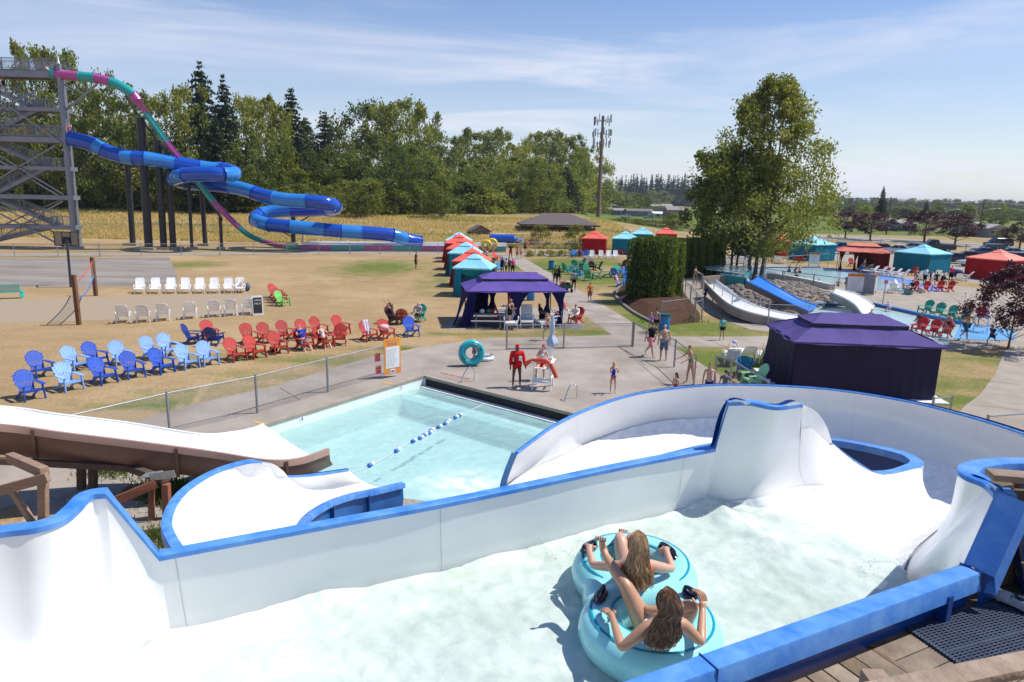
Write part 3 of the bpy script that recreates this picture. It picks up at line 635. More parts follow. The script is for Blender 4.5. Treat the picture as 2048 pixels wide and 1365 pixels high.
e=[gcb[-1][j] for j in range(len(gcb[0]))]; mb=MB(); dd=(gcb[-1][0]-gcb[-2][0]).normalized()
mb.grid([[p+dd*.02,p+dd*.03-Vector((0,0,.05)),p-Vector((0,0,.06))] for p in e]); mb.build('exit_lip',M_wh,fc)
# ---- the brown backed slide
M_br=mat('brown_gelcoat',(.20,.115,.085),.42,var=.12,vs=2.5); M_brr=mat('brown_rim',(.42,.27,.21),.5,var=.08,vs=3)
fd=world_thing('water_slide','open slide, white inside and brown outside, ending at the pool left of the bowl','slide',P(300,930,0))
CD=[
[(-300,800,2.9),(-310,850,2.35),(-300,875,2.2),(-290,862,2.35),(-300,830,2.95)],
[(0,813,2.25),(-5,855,1.7),(0,880,1.55),(5,880,1.65),(0,848,2.28)],
[(120,829,1.98),(118,868,1.45),(125,893,1.28),(130,895,1.38),(125,864,2.0)],
[(260,846,1.66),(262,882,1.12),(268,905,.95),(275,907,1.05),(272,882,1.68)],
[(400,868,1.28),(405,895,.8),(415,915,.62),(425,920,.75),(430,903,1.28)],
[(470,864,1.05),(480,895,.58),(495,918,.36),(520,928,.5),(535,919,1.02)],
[(508,856,.95),(520,892,.42),(540,922,.15),(575,935,.3),(598,916,.86)],
[(527,849,.92),(541,893,.32),(567,928,.02),(615,938,.16),(655,897,.82)]]
CDw=[]
for k,c in enumerate(CD):
    w5=QP(c); n_=w5[4]; dv=(58,58,56,54,50,44,36,30)[k]; w5[3]=PY(c[4][0]+3,c[4][1]+dv*.72,n_.y+.12); w5[2]=PY(c[4][0]+4,c[4][1]+dv,n_.y+.45); w5[1]=w5[0].lerp(w5[2],.55)-Vector((0,0,.10)); CDw.append(w5)
gd=patch(CDw,6,5); flume(fd,gd,.05,mu=M_br,under='brown_shell',seams=(27,))
tn=[r[-1] for r in gd]; on=away(tn,P(300,840,1)); on=[Vector((.3,-1,0)).normalized() if q.y>0 else q for q in on]
rimband(tn,on,.07,.03,.16).build('near_rim',M_brr,fd,ang=35)
tf=[r[0] for r in gd]; mb=MB(); mb.tube(tf,.025,6); mb.build('far_rim',M_wh,fd)
nn=gnormals(gd)
for i in (9,21,33):
    c=[gd[i][j]+nn[i][j]*.07 for j in range(6,len(gd[0]))]; d0=(gd[i+1][12]-gd[i-1][12]).normalized()
    mb=MB(); mb.grid([[q-d0*.035+nn[i][j+6]*.05,q-d0*.035,q+d0*.035,q+d0*.035+nn[i][j+6]*.05,q-d0*.035+nn[i][j+6]*.05] for j,q in enumerate(c)])
    for j in range(2,len(c)-1,2): mb.ell(c[j]+nn[i][j+6]*.02-d0*.06,(.014,.014,.014),6,4)
    mb.build('flange',M_br,fd)
# ---- timber trestles under the brown slide
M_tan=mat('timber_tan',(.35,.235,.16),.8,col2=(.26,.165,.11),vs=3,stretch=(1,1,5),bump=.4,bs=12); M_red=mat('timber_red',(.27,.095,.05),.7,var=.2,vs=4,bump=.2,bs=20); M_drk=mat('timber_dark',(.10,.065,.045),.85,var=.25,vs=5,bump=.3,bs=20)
def top_of(u,v,b): return PY(u,v,b.y)
def beamthing(name,label,cat,parts,loc,m,group=None):
    r=world_thing(name,label,cat,loc,group)
    for nm,a,b,w,h,mm_ in parts:
        mb=MB(); mb.bar(a,b,w,h); mb.build(nm,mm_ or m,r,bevel=.008)
    return r
b1=P(88,1120,0.); t1_=PY(84,950,b1.y)
beamthing('timber_trestle','tan timber trestle under the left end of the brown slide','trestle',[
 ('post',b1,PY(86,958,b1.y),.16,.13,None),('cross_beam',PY(-70,1000,b1.y+.1),PY(96,955,b1.y-.08),.10,.2,None),('brace',PY(20,975,b1.y),PY(78,1065,b1.y),.12,.10,None),
 ('lower_plank',PY(30,1062,b1.y-.15),PY(100,1040,b1.y-.15),.06,.12,None),('red_plank',PY(100,1040,b1.y-.15),PY(140,1028,b1.y-.15),.06,.12,M_red),('saddle_beam',PY(20,915,b1.y+1.2),PY(90,945,b1.y),.16,.2,M_tan)],b1,M_tan)
b2=P(335,1045,0.); y2=b2.y
r_=beamthing('timber_trestle','red brown timber trestle with metal flashing behind the blue rim','trestle',[
 ('post',P(303,1050,0),PY(303,965,y2+.25),.12,.15,M_red),('post',b2,PY(332,968,y2),.15,.15,M_red),('cross_beam',PY(212,1010,y2-.3),PY(312,968,y2-.1),.08,.2,M_red),('saddle_beam',PY(255,935,y2+1),PY(330,960,y2),.16,.16,M_drk)],b2,M_red)
mb=MB(); q=PY(318,955,y2-.05); mb.bar(PY(300,955,y2-.08),PY(350,948,y2-.08),.02,.17); mb.bar(PY(285,952,y2+.1),PY(320,947,y2+.1),.3,.02); mb.build('flashing',mat('zinc',(.42,.44,.46),.45,metal=.6,var=.15,vs=9),r_,False)
b3=P(180,985,0.)
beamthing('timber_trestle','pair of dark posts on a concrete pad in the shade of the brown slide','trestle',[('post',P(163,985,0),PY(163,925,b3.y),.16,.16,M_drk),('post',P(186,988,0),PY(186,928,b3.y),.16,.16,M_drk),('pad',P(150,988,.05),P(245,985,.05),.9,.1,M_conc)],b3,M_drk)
q=P(305,1048,.05); mb=MB(); mb.box(q,(1.2,.7,.1),rz=.4); tag(mb.build('concrete_pad',M_conc,None,bevel=.02),'flat concrete footing under the red brown trestle posts','footing')
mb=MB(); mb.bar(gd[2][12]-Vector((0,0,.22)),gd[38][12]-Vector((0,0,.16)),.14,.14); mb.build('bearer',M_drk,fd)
# ---- the wooden deck at lower right
M_plank=[mat('deck_plank_%d'%i,c,.85,col2=c2,vs=2.6,stretch=(1,1,1),bump=.5,bs=18,detail=9) for i,(c,c2) in enumerate([((.29,.20,.125),(.11,.07,.04)),((.31,.245,.18),(.14,.10,.07)),((.20,.145,.095),(.085,.06,.04)),((.35,.285,.22),(.17,.125,.085))])]
dk=world_thing('deck','weathered plank deck at the right of the flume','deck',P(1800,1300,0))
ZD=4.70; ux=d_*-1; uy=nrm                 # ux: along the rim towards the right, uy: away from flume
o0=P(1925,1132,4.98)+nrm*.16; o0.z=ZD
def DK(a,b,z=ZD): q=o0+ux*a+uy*b; return Vector((q.x,q.y,z))
kk=0
def plank(a0_,a1_,b0,b1,along):
    global kk
    mb=MB(); c=DK((a0_+a1_)/2,(b0+b1)/2,ZD-.02+random.uniform(-.003,.003)); L_=(a1_-a0_,b1-b0,.04)
    mb.box(c,L_,rz=atan2(ux.y,ux.x)); mb.build('plank',M_plank[kk*7%4 if random.random()<.6 else random.randrange(4)],dk,bevel=.004); kk+=1
a=-3.4
while a<-1.24: plank(a,a+.131,-.05,2.6,1); a+=.145
plank(-1.235,-1.075,-.05,2.6,1); plank(-1.07,-1.05+.02,-.05,2.6,1)
b=-.34
while b<2.6:
    s_=random.uniform(-.5,.9); plank(-1.04,s_,b,b+.138,0); plank(s_+.006,1.9,b,b+.138,0); b+=.145
for bb in (.4,1.5): 
    mb=MB(); mb.bar(DK(-3.5,bb,ZD-.14),DK(2,bb,ZD-.14),.06,.2); mb.build('joist',M_drk,dk)
for aa,bb in ((-3,.3),(-.5,.3),(1.6,.3),(-1,2.2)):
    mb=MB(); mb.bar(DK(aa,bb,ZD-.06),DK(aa,bb,0),.15,.15,up=(0,1,0)); mb.build('post',M_drk,dk)
# rubber grid mat
mt=thing('rubber_mat','dark blue rubber mat with a grid of holes on the deck planks','mat',P(1935,1255,ZD+.004)); 
mtm=mat('mat_rubber',(.035,.05,.085),.42,var=.2,vs=6)
c0=P(1811,1256,ZD); cx=(P(1941,1345,ZD)-c0); cy=(P(2016,1169,ZD)-c0); Lx=cx.length*1.25; Ly=cy.length*1.6; cx.normalize(); cy=(cy-cx*cy.dot(cx)).normalized()
nx,ny_=26,46; z0=ZD+.02; mb=MB(); sx=Lx/nx; sy=Ly/ny_
for i in range(nx+1):
    w_=.02 if i%13==0 else .011; mb.bar(c0+cx*sx*i+Vector((0,0,.012)),c0+cx*sx*i+cy*Ly+Vector((0,0,.012)),w_,.02)
for j in range(ny_+1):
    w_=.022 if j%23==0 else .012; mb.bar(c0+cy*sy*j+Vector((0,0,.0115)),c0+cy*sy*j+cx*Lx+Vector((0,0,.0115)),w_,.018)
for i in range(nx+1):
    for j in (0,): mb.ell(c0+cx*sx*i-cy*.012+Vector((0,0,.012)),(.014,.014,.01),6,4)
for j in range(ny_+1): mb.ell(c0+cy*sy*j-cx*.012+Vector((0,0,.012)),(.014,.014,.01),6,4); mb.ell(c0+cy*sy*j+cx*(Lx+.012)+Vector((0,0,.012)),(.014,.014,.01),6,4)
for v_ in range(len(mb.v)): mb.v[v_]=tuple(Vector(mb.v[v_])-mt.location)
mb.build('grid',mtm,mt,ang=40)
# sandal on the mat
q=P(2022,1206,ZD+.04); sd=thing('sandal','grey rubber clog left on the far corner of the mat','shoe',q,rz=.5)
mb=MB(); rows=[]
for t,w_,h0 in ((-.13,.02,.01),(-.11,.036,.012),(-.04,.034,.012),(.04,.045,.01),(.1,.043,.01),(.13,.02,.012)): rows.append([Vector((-w_,t,0)),Vector((-w_,t,.025)),Vector((w_,t,.025)),Vector((w_,t,0)),Vector((-w_,t,0))])
mb.grid(rows); mb.build('sole',mat('rubber_grey',(.45,.45,.46),.6),sd)
mb=MB(); rows=[]
for t,w_,h in ((.0,.044,.065),(.05,.048,.06),(.1,.044,.045),(.132,.02,.025)): rows.append([Vector((w_*cos(a),t,.02+h*sin(a)*.8)) for a in [pi*i/8 for i in range(9)]])
mb.grid(rows); mb.build('upper',mat('rubber_light',(.55,.52,.5),.6),sd)
mb=MB(); mb.tube([Vector((.045*cos(a),-.02-.1*sin(a),.055)) for a in [pi*i/8 for i in range(9)]],.007,6); mb.build('strap',mat('rubber_grey',(.4,.4,.4),.6),sd)
# railing behind the neck and the rail nearest the lens
M_rail=mat('rail_wood',(.17,.12,.07),.8,col2=(.09,.06,.035),vs=4,bump=.5,bs=18); M_railt=mat('rail_cap',(.36,.27,.20),.8,col2=(.22,.15,.1),vs=5,bump=.5,bs=25)
rb=P(2003,1163,ZD); rl=world_thing('deck_railing','weathered wooden railing with a rounded cap behind the blue neck','railing',rb)
tz=PY(2003,965,rb.y); 
mb=MB(); mb.bar(rb,tz,.115,.115,up=(0,1,0)); mb.build('post',M_rail,rl,bevel=.01)
mb=MB(); mb.bar(rb+Vector((.14,.06,0)),tz+Vector((.14,.06,0)),.09,.05,up=(0,1,0)); mb.build('post',M_rail,rl,bevel=.01)
mb=MB(); mb.bar(rb+Vector((.42,.0,0)),tz+Vector((.42,.02,0)),.06,.09,up=(0,1,0)); mb.build('baluster',M_rail,rl,bevel=.01)
cp0=PY(1978,944,rb.y-.1); cp1=cp0+Vector((1.6,-.35,-.0)); mb=MB(); mb.bar(cp0+Vector((0,0,-.02)),cp1,.15,.055); mb.build('cap_rail',M_railt,rl,bevel=.02)
mb=MB(); mb.bar(tz+Vector((.03,-.02,-.1)),cp1+Vector((0,.06,-.14)),.04,.12); mb.build('top_rail',M_rail,rl,bevel=.008)
mb=MB(); mb.bar(rb+Vector((.02,-.08,.16)),rb+Vector((1.6,-.42,.16)),.04,.11); mb.build('lower_rail',M_rail,rl,bevel=.008)
mb=MB(); mb.bar(rb+Vector((-.22,-.04,.08)),rb+Vector((-.02,-.04,.08)),.10,.12); mb.build('block',M_rail,rl,bevel=.008)
q0=P(1860,1362,5.55); q1=P(2100,1318,5.55); rl=world_thing('deck_railing','pale wooden rail cut off by the bottom right corner','railing',Vector((q1.x,q1.y,ZD)))
mb=MB(); mb.bar(q0-(q1-q0)*.6-Vector((0,0,.02)),q1,.11,.05); mb.build('cap_rail',M_railt,rl,bevel=.015)
mb=MB(); qq=P(1755,1352,5.35); qb=Vector((qq.x,qq.y,ZD)); mb.bar(qb,qq,.11,.11,up=(0,1,0)); mb.build('post',M_railt,rl,bevel=.012)
mb=MB(); qq=q1-Vector((0,.05,.02)); mb.bar(Vector((qq.x,qq.y,ZD)),qq,.09,.09,up=(0,1,0)); mb.build('post',M_railt,rl,bevel=.012)
# ================================================================ tower, tube slide and speed slide
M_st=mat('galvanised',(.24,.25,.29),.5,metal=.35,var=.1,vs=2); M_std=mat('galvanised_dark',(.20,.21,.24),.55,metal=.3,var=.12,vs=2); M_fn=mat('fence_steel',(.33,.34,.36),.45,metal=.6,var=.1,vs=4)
tb=P(150,498,0); YT=tb.y; YB=YT+2.2
tw=world_thing('slide_tower','tall grey steel stair tower with platforms and zigzag stairs','tower',tb)
def F(u,v,Y=None): return PY(u,v,YT if Y is None else Y)
def Z(v,u=120,Y=None): return F(u,v,Y).z
def member(name,a,b,w,h=None,m=None):
    mb=MB(); mb.bar(a,b,w,h or w); return mb.build(name,m or M_st,tw,False)
colt=F(117,128); member('column',tb+Vector((0,0,.3)),colt,.42,.42)
bk=P(155,494,0); bk.y=YB; bk=PY(157,480,YB); bk.z=.2; member('column',bk,PY(124,160,YB),.5,.5,M_std)
x0=F(-160,400).x
for fr,Y in ((0,YT),(1,YB)):
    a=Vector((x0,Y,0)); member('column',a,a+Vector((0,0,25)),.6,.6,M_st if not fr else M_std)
# beams with the photograph's heights (left v, right v at the column)
beams=[(146,150,1.0),(209,220,.55),(270,281,.85),(332,338,.6),(394,396,.7),(453,456,.6)]
lev=[]
for va,vb,h in beams:
    q=PY(128,vb,YT); zt=q.z; lev.append(zt); h*=.72
    xr=tb.x+(colt.x-tb.x)*(zt/colt.z)
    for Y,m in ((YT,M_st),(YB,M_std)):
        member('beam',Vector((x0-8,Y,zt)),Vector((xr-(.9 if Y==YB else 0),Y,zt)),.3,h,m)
    member('beam',Vector((xr-.2,YT,zt)),Vector((xr-.3,YB,zt)),.25,.5,M_std)
def xr_(z): return tb.x+(colt.x-tb.x)*(z/colt.z)
# decks
for k,wd in ((0,1),(2,1)):
    mb=MB(); zt=lev[k]+.45; mb.box(((x0+xr_(zt))/2-4,(YT+YB)/2,zt),(xr_(zt)-x0+7.6,YB-YT,.12)); mb.build('platform',M_std,tw,False)
def railing(a,b,hgt_=1.1,n=None,parent=None,m=None,name='railing',dense=.14,post=1.6):
    mb=MB(); a=Vector(a); b=Vector(b); L_=(b-a).length; up=Vector((0,0,hgt_)); m=m or M_st
    mb.bar(a+up,b+up,.07); mb.bar(a+up*.12,b+up*.12,.05)
    k=max(1,int(L_/post))
    for i in range(k+1): q=a.lerp(b,i/k); mb.bar(q-Vector((0,0,.25)),q+up,.08,.08,up=(0,1,0))
    k=int(L_/dense)
    for i in range(1,k): q=a.lerp(b,i/k); mb.bar(q+up*.12,q+up,.028,.028,up=(0,1,0))
    return mb.build(name,m,parent,False)
for zt,ya in ((lev[0]+.5,YT),(lev[0]+.5,YB),(lev[2]+.42,YT),(lev[2]+.42,YB)):
    railing((x0-6,ya,zt),(xr_(zt)-.1,ya,zt),1.25,parent=tw)
# zigzag flights with landings at the right
def flight(a,b,Y,w=.8):
    for dy in (0,w):
        member('stringer',Vector((a.x,Y+dy,a.z)),Vector((b.x,Y+dy,b.z)),.08,.42,M_st if dy==0 else M_std)
        railing((a.x,Y+dy,a.z+.2),(b.x,Y+dy,b.z+.2),1.05,parent=tw,dense=.2,post=2.2)
    n=int(abs(b.z-a.z)/.2); mb=MB()
    for i in range(n): q=a.lerp(b,(i+.5)/n); mb.box((q.x,Y+w/2,q.z+.1),(.32,w,.05))
    o=mb.build('tread',M_std,tw,False,kind='stuff')
def landing(xl,xr,z,Y,w=1.8):
    mb=MB(); mb.box(((xl+xr)/2,Y+w/2,z),(xr-xl,w,.1)); mb.build('landing',M_std,tw,False)
    member('beam',Vector((xl,Y,z-.12)),Vector((xr,Y,z-.12)),.1,.35)
    railing((xl,Y,z),(xr,Y,z),1.15,parent=tw); 
lands=[(68,231-22,210-0),(92,332,0),(103,453-13,0)]
for (ul,vl) in ((68,218),(86,336),(104,452)):
    q=F(ul,vl); landing(q.x,xr_(q.z)-.3,q.z,YT+.3)
    # flight down to the left, in front, and flight up to the left, behind
    dn=Vector((q.x-13.5,0,q.z-6.6 if q.z>9 else 0.2)); 
    if q.z<9: dn=Vector((q.x-9.5,0,.3))
    flight(Vector((dn.x,0,dn.z)),Vector((q.x,0,q.z-.1)),YT+.35)
    flight(Vector((q.x,0,q.z-.1)),Vector((q.x-11.5,0,q.z+4.6)),YT+1.3)
# diagonal braces
for ua,va,ub,vb,Y in ((95,170,-80,262,0),(0,200,125,288,0),(110,292,-60,392,0),(0,312,128,390,0),(126,402,-60,512,0),(0,428,135,498,0),(118,292,-50,250,1),(130,285,-30,190,1),(130,400,-40,300,1),(140,480,-40,395,1),(-60,480,130,396,1)):
    Yy=YB if Y else YT-.25; member('brace',PY(ua,va,Yy),PY(ub,vb,Yy),.16 if not Y else .13,None,M_st if not Y else M_std)
member('brace',PY(131,221,YT+.4),PY(194,169,YT),.2); member('brace',PY(129,170,YT+2),PY(166,188,YT+1),.16,None,M_std)
mb=MB(); q=tb; mb.box(q+Vector((0,0,.15)),(1.6,1.4,.3)); mb.build('footing',M_conc,tw,False)
mb=MB(); mb.tube([colt,colt+Vector((0,0,.9))],[.18,.02],6); mb.build('finial',mat('white_paint',(.78,.78,.78),.5),tw)
# -- blue tube slide
B1=mat('tube_blue',(.010,.075,.45),.16,var=.1,vs=1,coat=.4); B2=mat('tube_light_blue',(.03,.22,.62),.16,var=.08,vs=1,coat=.4)
PK=mat('slide_pink',(.42,.075,.29),.3,var=.08,vs=1.5,coat=.2); TL=mat('slide_teal',(.02,.33,.33),.3,var=.08,vs=1.5,coat=.2)
ts=world_thing('tube_slide','long winding closed slide in two blues coming down from the tower','slide',P(298,499,0))
C1=[(139,277,0),(181,288,0),(212,303,0),(252,314,0),(290,318,0),(323,322,.4),(371,330,1),(419,338,1.6),(452,340,1.4),(468,348,-.8),(445,350,-3.2),(410,349,-3.9),(372,351,-3.7),(350,357,-1.6),(362,364,.8),(387,367,1.0),(425,370,.6),(468,375,0),(500,383,-.8),(523,391,-1.6),(568,400,-2.5),(625,404,-3.0),(660,409,-2.4),(671,417,0),(640,420,2),(586,421,2.6),(543,424,2.4),(517,431,1),(512,441,-1.4),(534,449,-3.2),(571,453,-3.8),(626,458,-3.6),(683,463,-3.2),(734,466,-2.4),(786,471,-1.4),(814,480,-.6),(842,485,0)]
Yend=P(842,497,0).y
pts=[]
for i,(u,v,dy) in enumerate(C1):
    base=YT+(94-YT)*min(1,i/36.); pts.append(PY(u,v,base+dy))
pp=cr(pts,5)
bounds=[0,6,9,14,17,20,28,33,38,44,50,60,66,72,78,84,92,98,104,112,118,125,134,140,146,151,157,160,164,170,175,180]
def tubeseg(root,pl,r,m,name='tube_section',n=14,fl=1.09,down=None):
    mb=MB(); mb.tube(pl,r,n,cap=False); 
    if fl:
        for q in (0,-1):
            a=pl[q]; b=pl[1] if q==0 else pl[-2]; d=(b-a).normalized()*.05; mb.tube([a,a+d],r*fl,n,cap=True)
    return mb.build(name,m,root)
for k in range(len(bounds)-1):
    sg=pp[bounds[k]:bounds[k+1]+1]
    tubeseg(ts,sg,.88,B1 if k%2==0 else B2)
mb=MB(); q=pp[-1]; mb.tube([q,q+Vector((.12,0,-.01))],[.93,.93],14,cap=True); mb.build('mouth',mat('mouth_dark',(.01,.03,.12),.5),ts)
# black posts with cross arms
def blackpost(name,label,u0,v0,u1,v1,r,Y=None,arm=None,m=None,foot=True):
    b=P(u1,v1,0) if Y is None else PY(u1,v1,Y); b.z=0
    t=PY(u0,v0,b.y); rt=world_thing(name,label,'post',b,'posts carrying the far slides'); m=m or mat('post_black',(.022,.022,.026),.45,var=.2,vs=2)
    mb=MB(); mb.tube([b,t],r,12); mb.build('post',m,rt)
    if foot: mb=MB(); mb.box(b+Vector((0,0,.15)),(r*5,r*5,.3)); mb.build('footing',M_conc,rt,False)
    if arm:
        for (ua,va,ub,vb) in arm:
            mb=MB(); mb.bar(PY(ua,va,b.y),PY(ub,vb,b.y),.16); mb.build('arm',m,rt,False)
blackpost('slide_post','black post under the tube slide, nearest the tower',255,327,266,491,.36,arm=[(255,333,300,333),(258,352,285,338),(220,318,254,345)])
blackpost('slide_post','tallest and thickest black post, under the pink and teal slide',281,236,298,499,.48,arm=[(283,240,254,196),(283,240,350,330)])
blackpost('slide_post','second tall black post, just right of the tallest',315,281,328,499,.4,arm=[(315,283,300,258),(318,285,362,338)])
blackpost('slide_post','third tall black post, left of the tube slide bend',335,306,347,499,.38,arm=[(335,308,325,290),(338,308,385,360)])
blackpost('slide_post','thin black post below the tube slide bend',377,361,384,499,.2,arm=[(350,374,400,368),(380,366,415,390)])
blackpost('slide_post','black post right of the thin one under the lower bend',403,380,411,492,.3,arm=[(380,366,440,384),(405,384,445,438),(406,385,422,363)])
blackpost('slide_post','short thin black post beneath the steep pink section',440,435,444,499,.2,arm=[(405,385,445,442)])
blackpost('slide_post','black post with long arms between the two lower tube bends',586,416,587,489,.33,arm=[(575,427,668,427),(588,450,628,428),(555,415,585,435),(560,462,588,476),(504,451,520,451)])
GP=mat('post_grey',(.34,.36,.40),.5,metal=.3)
for u,v,w_ in ((606,466,'leftmost'),(682,474,'middle'),(731,477,'rightmost')): blackpost('slide_post','short grey post under the tube slide run out, %s of three'%w_,u,v,u+.5,491,.14,m=GP,foot=False)
# -- pink and teal speed slide
ss=world_thing('speed_slide','steep pink and teal slide dropping from the tower top into a long trough','slide',P(500,499,0))
Sp=[(104,147,0),(119,149,0),(160,153.5,0),(192,157,0),(222,164.5,0),(245,175,0),(264,188,0),(276,203,0)]
yy=lambda i,n_,a,b:a+(b-a)*i/n_
q=[PY(u,v,YT+.2) for u,v,_ in Sp]; pq=cr(q,6)
bd=[0,12,18,24,37,42]; 
for k,m in zip(range(5),(PK,TL,PK,TL,PK)): tubeseg(ss,pq[bd[k]:bd[k+1]+1],.56,m,fl=1.12)
tubeseg(ss,pq[0:5],.60,TL,name='entry_box')
Op=[(276,203),(287,216),(300,233),(335,282),(385,344),(430,402),(479,452),(503,470),(537,483),(570,490.5),(601,495)]
q=[PY(u,v,YT+.2+(P(601,500).y-YT)*i/10) for i,(u,v) in enumerate(Op)]; q[-1].z=max(q[-1].z,.6); po=cr(q,6)
def trough(root,pl,r,m,name='trough_section'):
    mb=MB(); rows=[];rows2=[]
    for i,p in enumerate(pl):
        t=(pl[min(i+1,len(pl)-1)]-pl[max(i-1,0)]).normalized(); y=Vector((0,1,0)); z=t.cross(y)*-1; z=z if z.z>0 else -z
        rows.append([p+y*(r*cos(a))+z*(r*sin(a)) for a in [pi+pi*k/10 for k in range(11)]])
        rows2.append([p+y*(r*1.1*cos(a))+z*(r*1.1*sin(a)) for a in [pi+pi*k/10 for k in range(11)]])
    mb.cm=0; mb.grid(rows2); mb.cm=1; mb.grid(rows)
    mb.cm=0; mb.grid([[a[0],b[0]] for a,b in zip(rows,rows2)]); mb.grid([[a[-1],b[-1]] for a,b in zip(rows,rows2)])
    return mb.build(name,[m,mat('trough_inside',(.5,.5,.5),.4) if 0 else m],root)
bd=[0,12,24,30,36,45,52,56,60]; mm=[PK,TL,PK,TL,PK,TL,PK,TL]
bd=[0,10,18,24,30,36,46,54,60]
for k in range(8): trough(ss,po[bd[k]:bd[k+1]+1],.5,mm[k])
# long flat run-out: coloured front wall, white inside
r0=P(601,503,0); r1=P(1042,503,0)
runs=[(601,662,PK),(662,728,TL),(728,786,PK),(786,842,TL),(842,889,PK),(889,935,TL),(935,945,TL),(945,970,PK),(970,1000,TL),(1000,1012,TL)]
def atu(u): return P(u,502.5+(u-601)*.006,0)
for a_,b_,m in runs:
    a=atu(a_);b=atu(b_); mb=MB(); y=Vector((0,1,0)); rows=[]
    for p in (a,b): rows.append([p+y*yv+Vector((0,0,zv)) for yv,zv in ((.1,0.15),(0,.75),(-.12,.8),(-.12,.74),(.0,.7))])
    mb.grid(rows); mb.build('trough_section',m,ss,False)
mb=MB(); a=atu(601)+Vector((0,.1,.2)); b=atu(1012)+Vector((0,.1,.2))
mb.grid([[p+Vector((0,yv,zv)) for yv,zv in ((0,.1),(0,.0),(1.5,0),(1.55,.8),(1.75,.8),(1.75,0),(3.6,0),(3.65,.85),(3.8,.85),(3.8,-.2))] for p in (a,b)]); mb.build('white_trough',M_wh,ss,False)
mb=MB(); mb.bar(atu(560)+Vector((0,-.15,.06)),atu(1012)+Vector((0,-.15,.06)),.25,.12); mb.build('footing',M_conc,ss,False)
# yellow arrow-like blue pipes and barrel at the end of the run-out
q=P(1000,497,0); bt=world_thing('tube_slide','short horizontal blue tube end behind the yellow rings','slide',q); 
mb=MB(); y2=q+Vector((-1.6,1.5,1.3)); mb.tube([y2,y2+Vector((3.6,.3,0))],.65,14); mb.build('tube_section',B1,bt); mb=MB(); mb.tube([y2+Vector((3.6,.3,-.1)),y2+Vector((4.8,.3,-.4))],.45,12); mb.build('outlet',B2,bt)
mb=MB(); mb.bar(q+Vector((0,1.6,0)),q+Vector((0,1.6,.9)),.2); mb.build('support',GP,bt)
# ================================================================ fences
def meshpanel(mb,a,b,h,z0=.05,pitch=.075,th=.004,za=0,zb=0):
    d=b-a; L_=Vector((d.x,d.y,0)).length; t=d/L_; n=Vector((-t.y,t.x,0)).normalized()*th/2*1.2; hh=h-z0; x=-hh
    while x<L_:
        for s in (0,1):
            s0,s1=max(0,x),min(L_,x+hh)
            if s1<=s0: continue
            za_,zb_=(s0-x),(s1-x)
            if s: za_,zb_=hh-za_,hh-zb_
            p=a+t*s0+Vector((0,0,z0+za_)); q=a+t*s1+Vector((0,0,z0+zb_)); w=Vector((0,0,th*.75))
            mb.add([p-w,q-w,q+w,p+w],[(0,1,2,3)])
        x+=pitch
def fence(label,pts,h=1.2,pitch=.075,post=2.5,r=.025,th=.004,mesh=True,m=None,z0=.05,bottom=False,group=None,ends=1.0):
    """pts world points of the fence line"""
    rt=world_thing('chain_link_fence',label,'fence',pts[0],group); m=m or M_fn; up=Vector((0,0,h))
    for k in range(len(pts)-1):
        a,b=pts[k],pts[k+1]; n=max(1,round((b-a).length/post))
        for i in range(n+(1 if k==len(pts)-2 else 0)):
            q=a.lerp(b,i/n); mb=MB(); rr=r*1.5 if (i==0) else r; mb.tube([q,q+up+Vector((0,0,.03))],rr,6); mb.ell(q+up+Vector((0,0,.03)),(rr*1.15,)*3,6,4); mb.build('post',m,rt)
        mb=MB(); mb.tube([a+up,b+up],r*.8,6); mb.build('top_rail',m,rt)
        if bottom: mb=MB(); mb.tube([a+Vector((0,0,z0)),b+Vector((0,0,z0))],r*.8,6); mb.build('bottom_rail',m,rt)
        if mesh: mb=MB(); meshpanel(mb,a,b,h,z0,pitch,th); mb.build('wire_mesh',m,rt,False,kind='stuff')
    return rt
fence('chain link fence running down beside the pool walkway to the rules sign',[P(797,746),P(656,785),P(515,827),P(340,868),P(120,930)],1.32,pitch=.07,post=30,r=.03,bottom=False,th=.005)
fence('waist high chain link fence across the plaza in front of the front purple tent',[P(1013,700),P(1127,698),P(1263,694)],1.25,post=3.6,r=.03,bottom=True)
fence('sloping chain link fence between the plaza and the waiting line',[P(1266,694),P(1348,735),P(1388,770)],1.25,post=3,r=.03)
fence('chain link fence where the swimmers queue, left of the green chair',[P(1428,775),P(1458,783),P(1530,835)],1.3,post=3,r=.035)
fence('low chain link fence end beside the ring slide and dark purple tent',[P(1860,846),P(1897,842)],.9,post=3,r=.03)
fence('chain link fence at the right edge below the curved path',[P(1965,900),P(2120,885)],1.1,post=2,r=.03)
fence('long chain link fence along the far cross path, left part',[P(-60,514),P(200,513),P(440,511),P(700,509),P(1040,508)],1.35,pitch=.12,post=3.6,r=.04,th=.005)
fence('chain link fence at the foot of the dry grass slope',[PH(148,466),PH(470,466),PH(700,468),PH(930,470)],1.5,pitch=.2,post=6,r=.035,th=.006)
fence('chain link fence between pavilion lawn and dry field',[P(985,488),P(1100,486),P(1225,479),P(1380,476)],1.6,pitch=.25,post=5,r=.04,th=.006)
fence('pale railing fence round the slide exit area, near the pavilion',[P(1040,507),P(1160,507),P(1178,497)],1.5,pitch=.12,post=2.2,r=.04,th=.005,bottom=True)
fence('chain link fence at the left side of the curved ramp',[P(1344,567),P(1380,608),P(1403,640),P(1388,645)],1.3,pitch=.09,post=3.5,r=.03)
fence('chain link fence at the right side of the curved ramp beside the slide',[P(1392,572),P(1402,580),P(1425,605),P(1462,630),P(1535,652),P(1614,655)],1.35,pitch=.08,post=3.4,r=.03)
fence('low chain link fence by the bark bed',[P(1322,638),P(1388,628)],1.1,pitch=.1,post=4,r=.03)
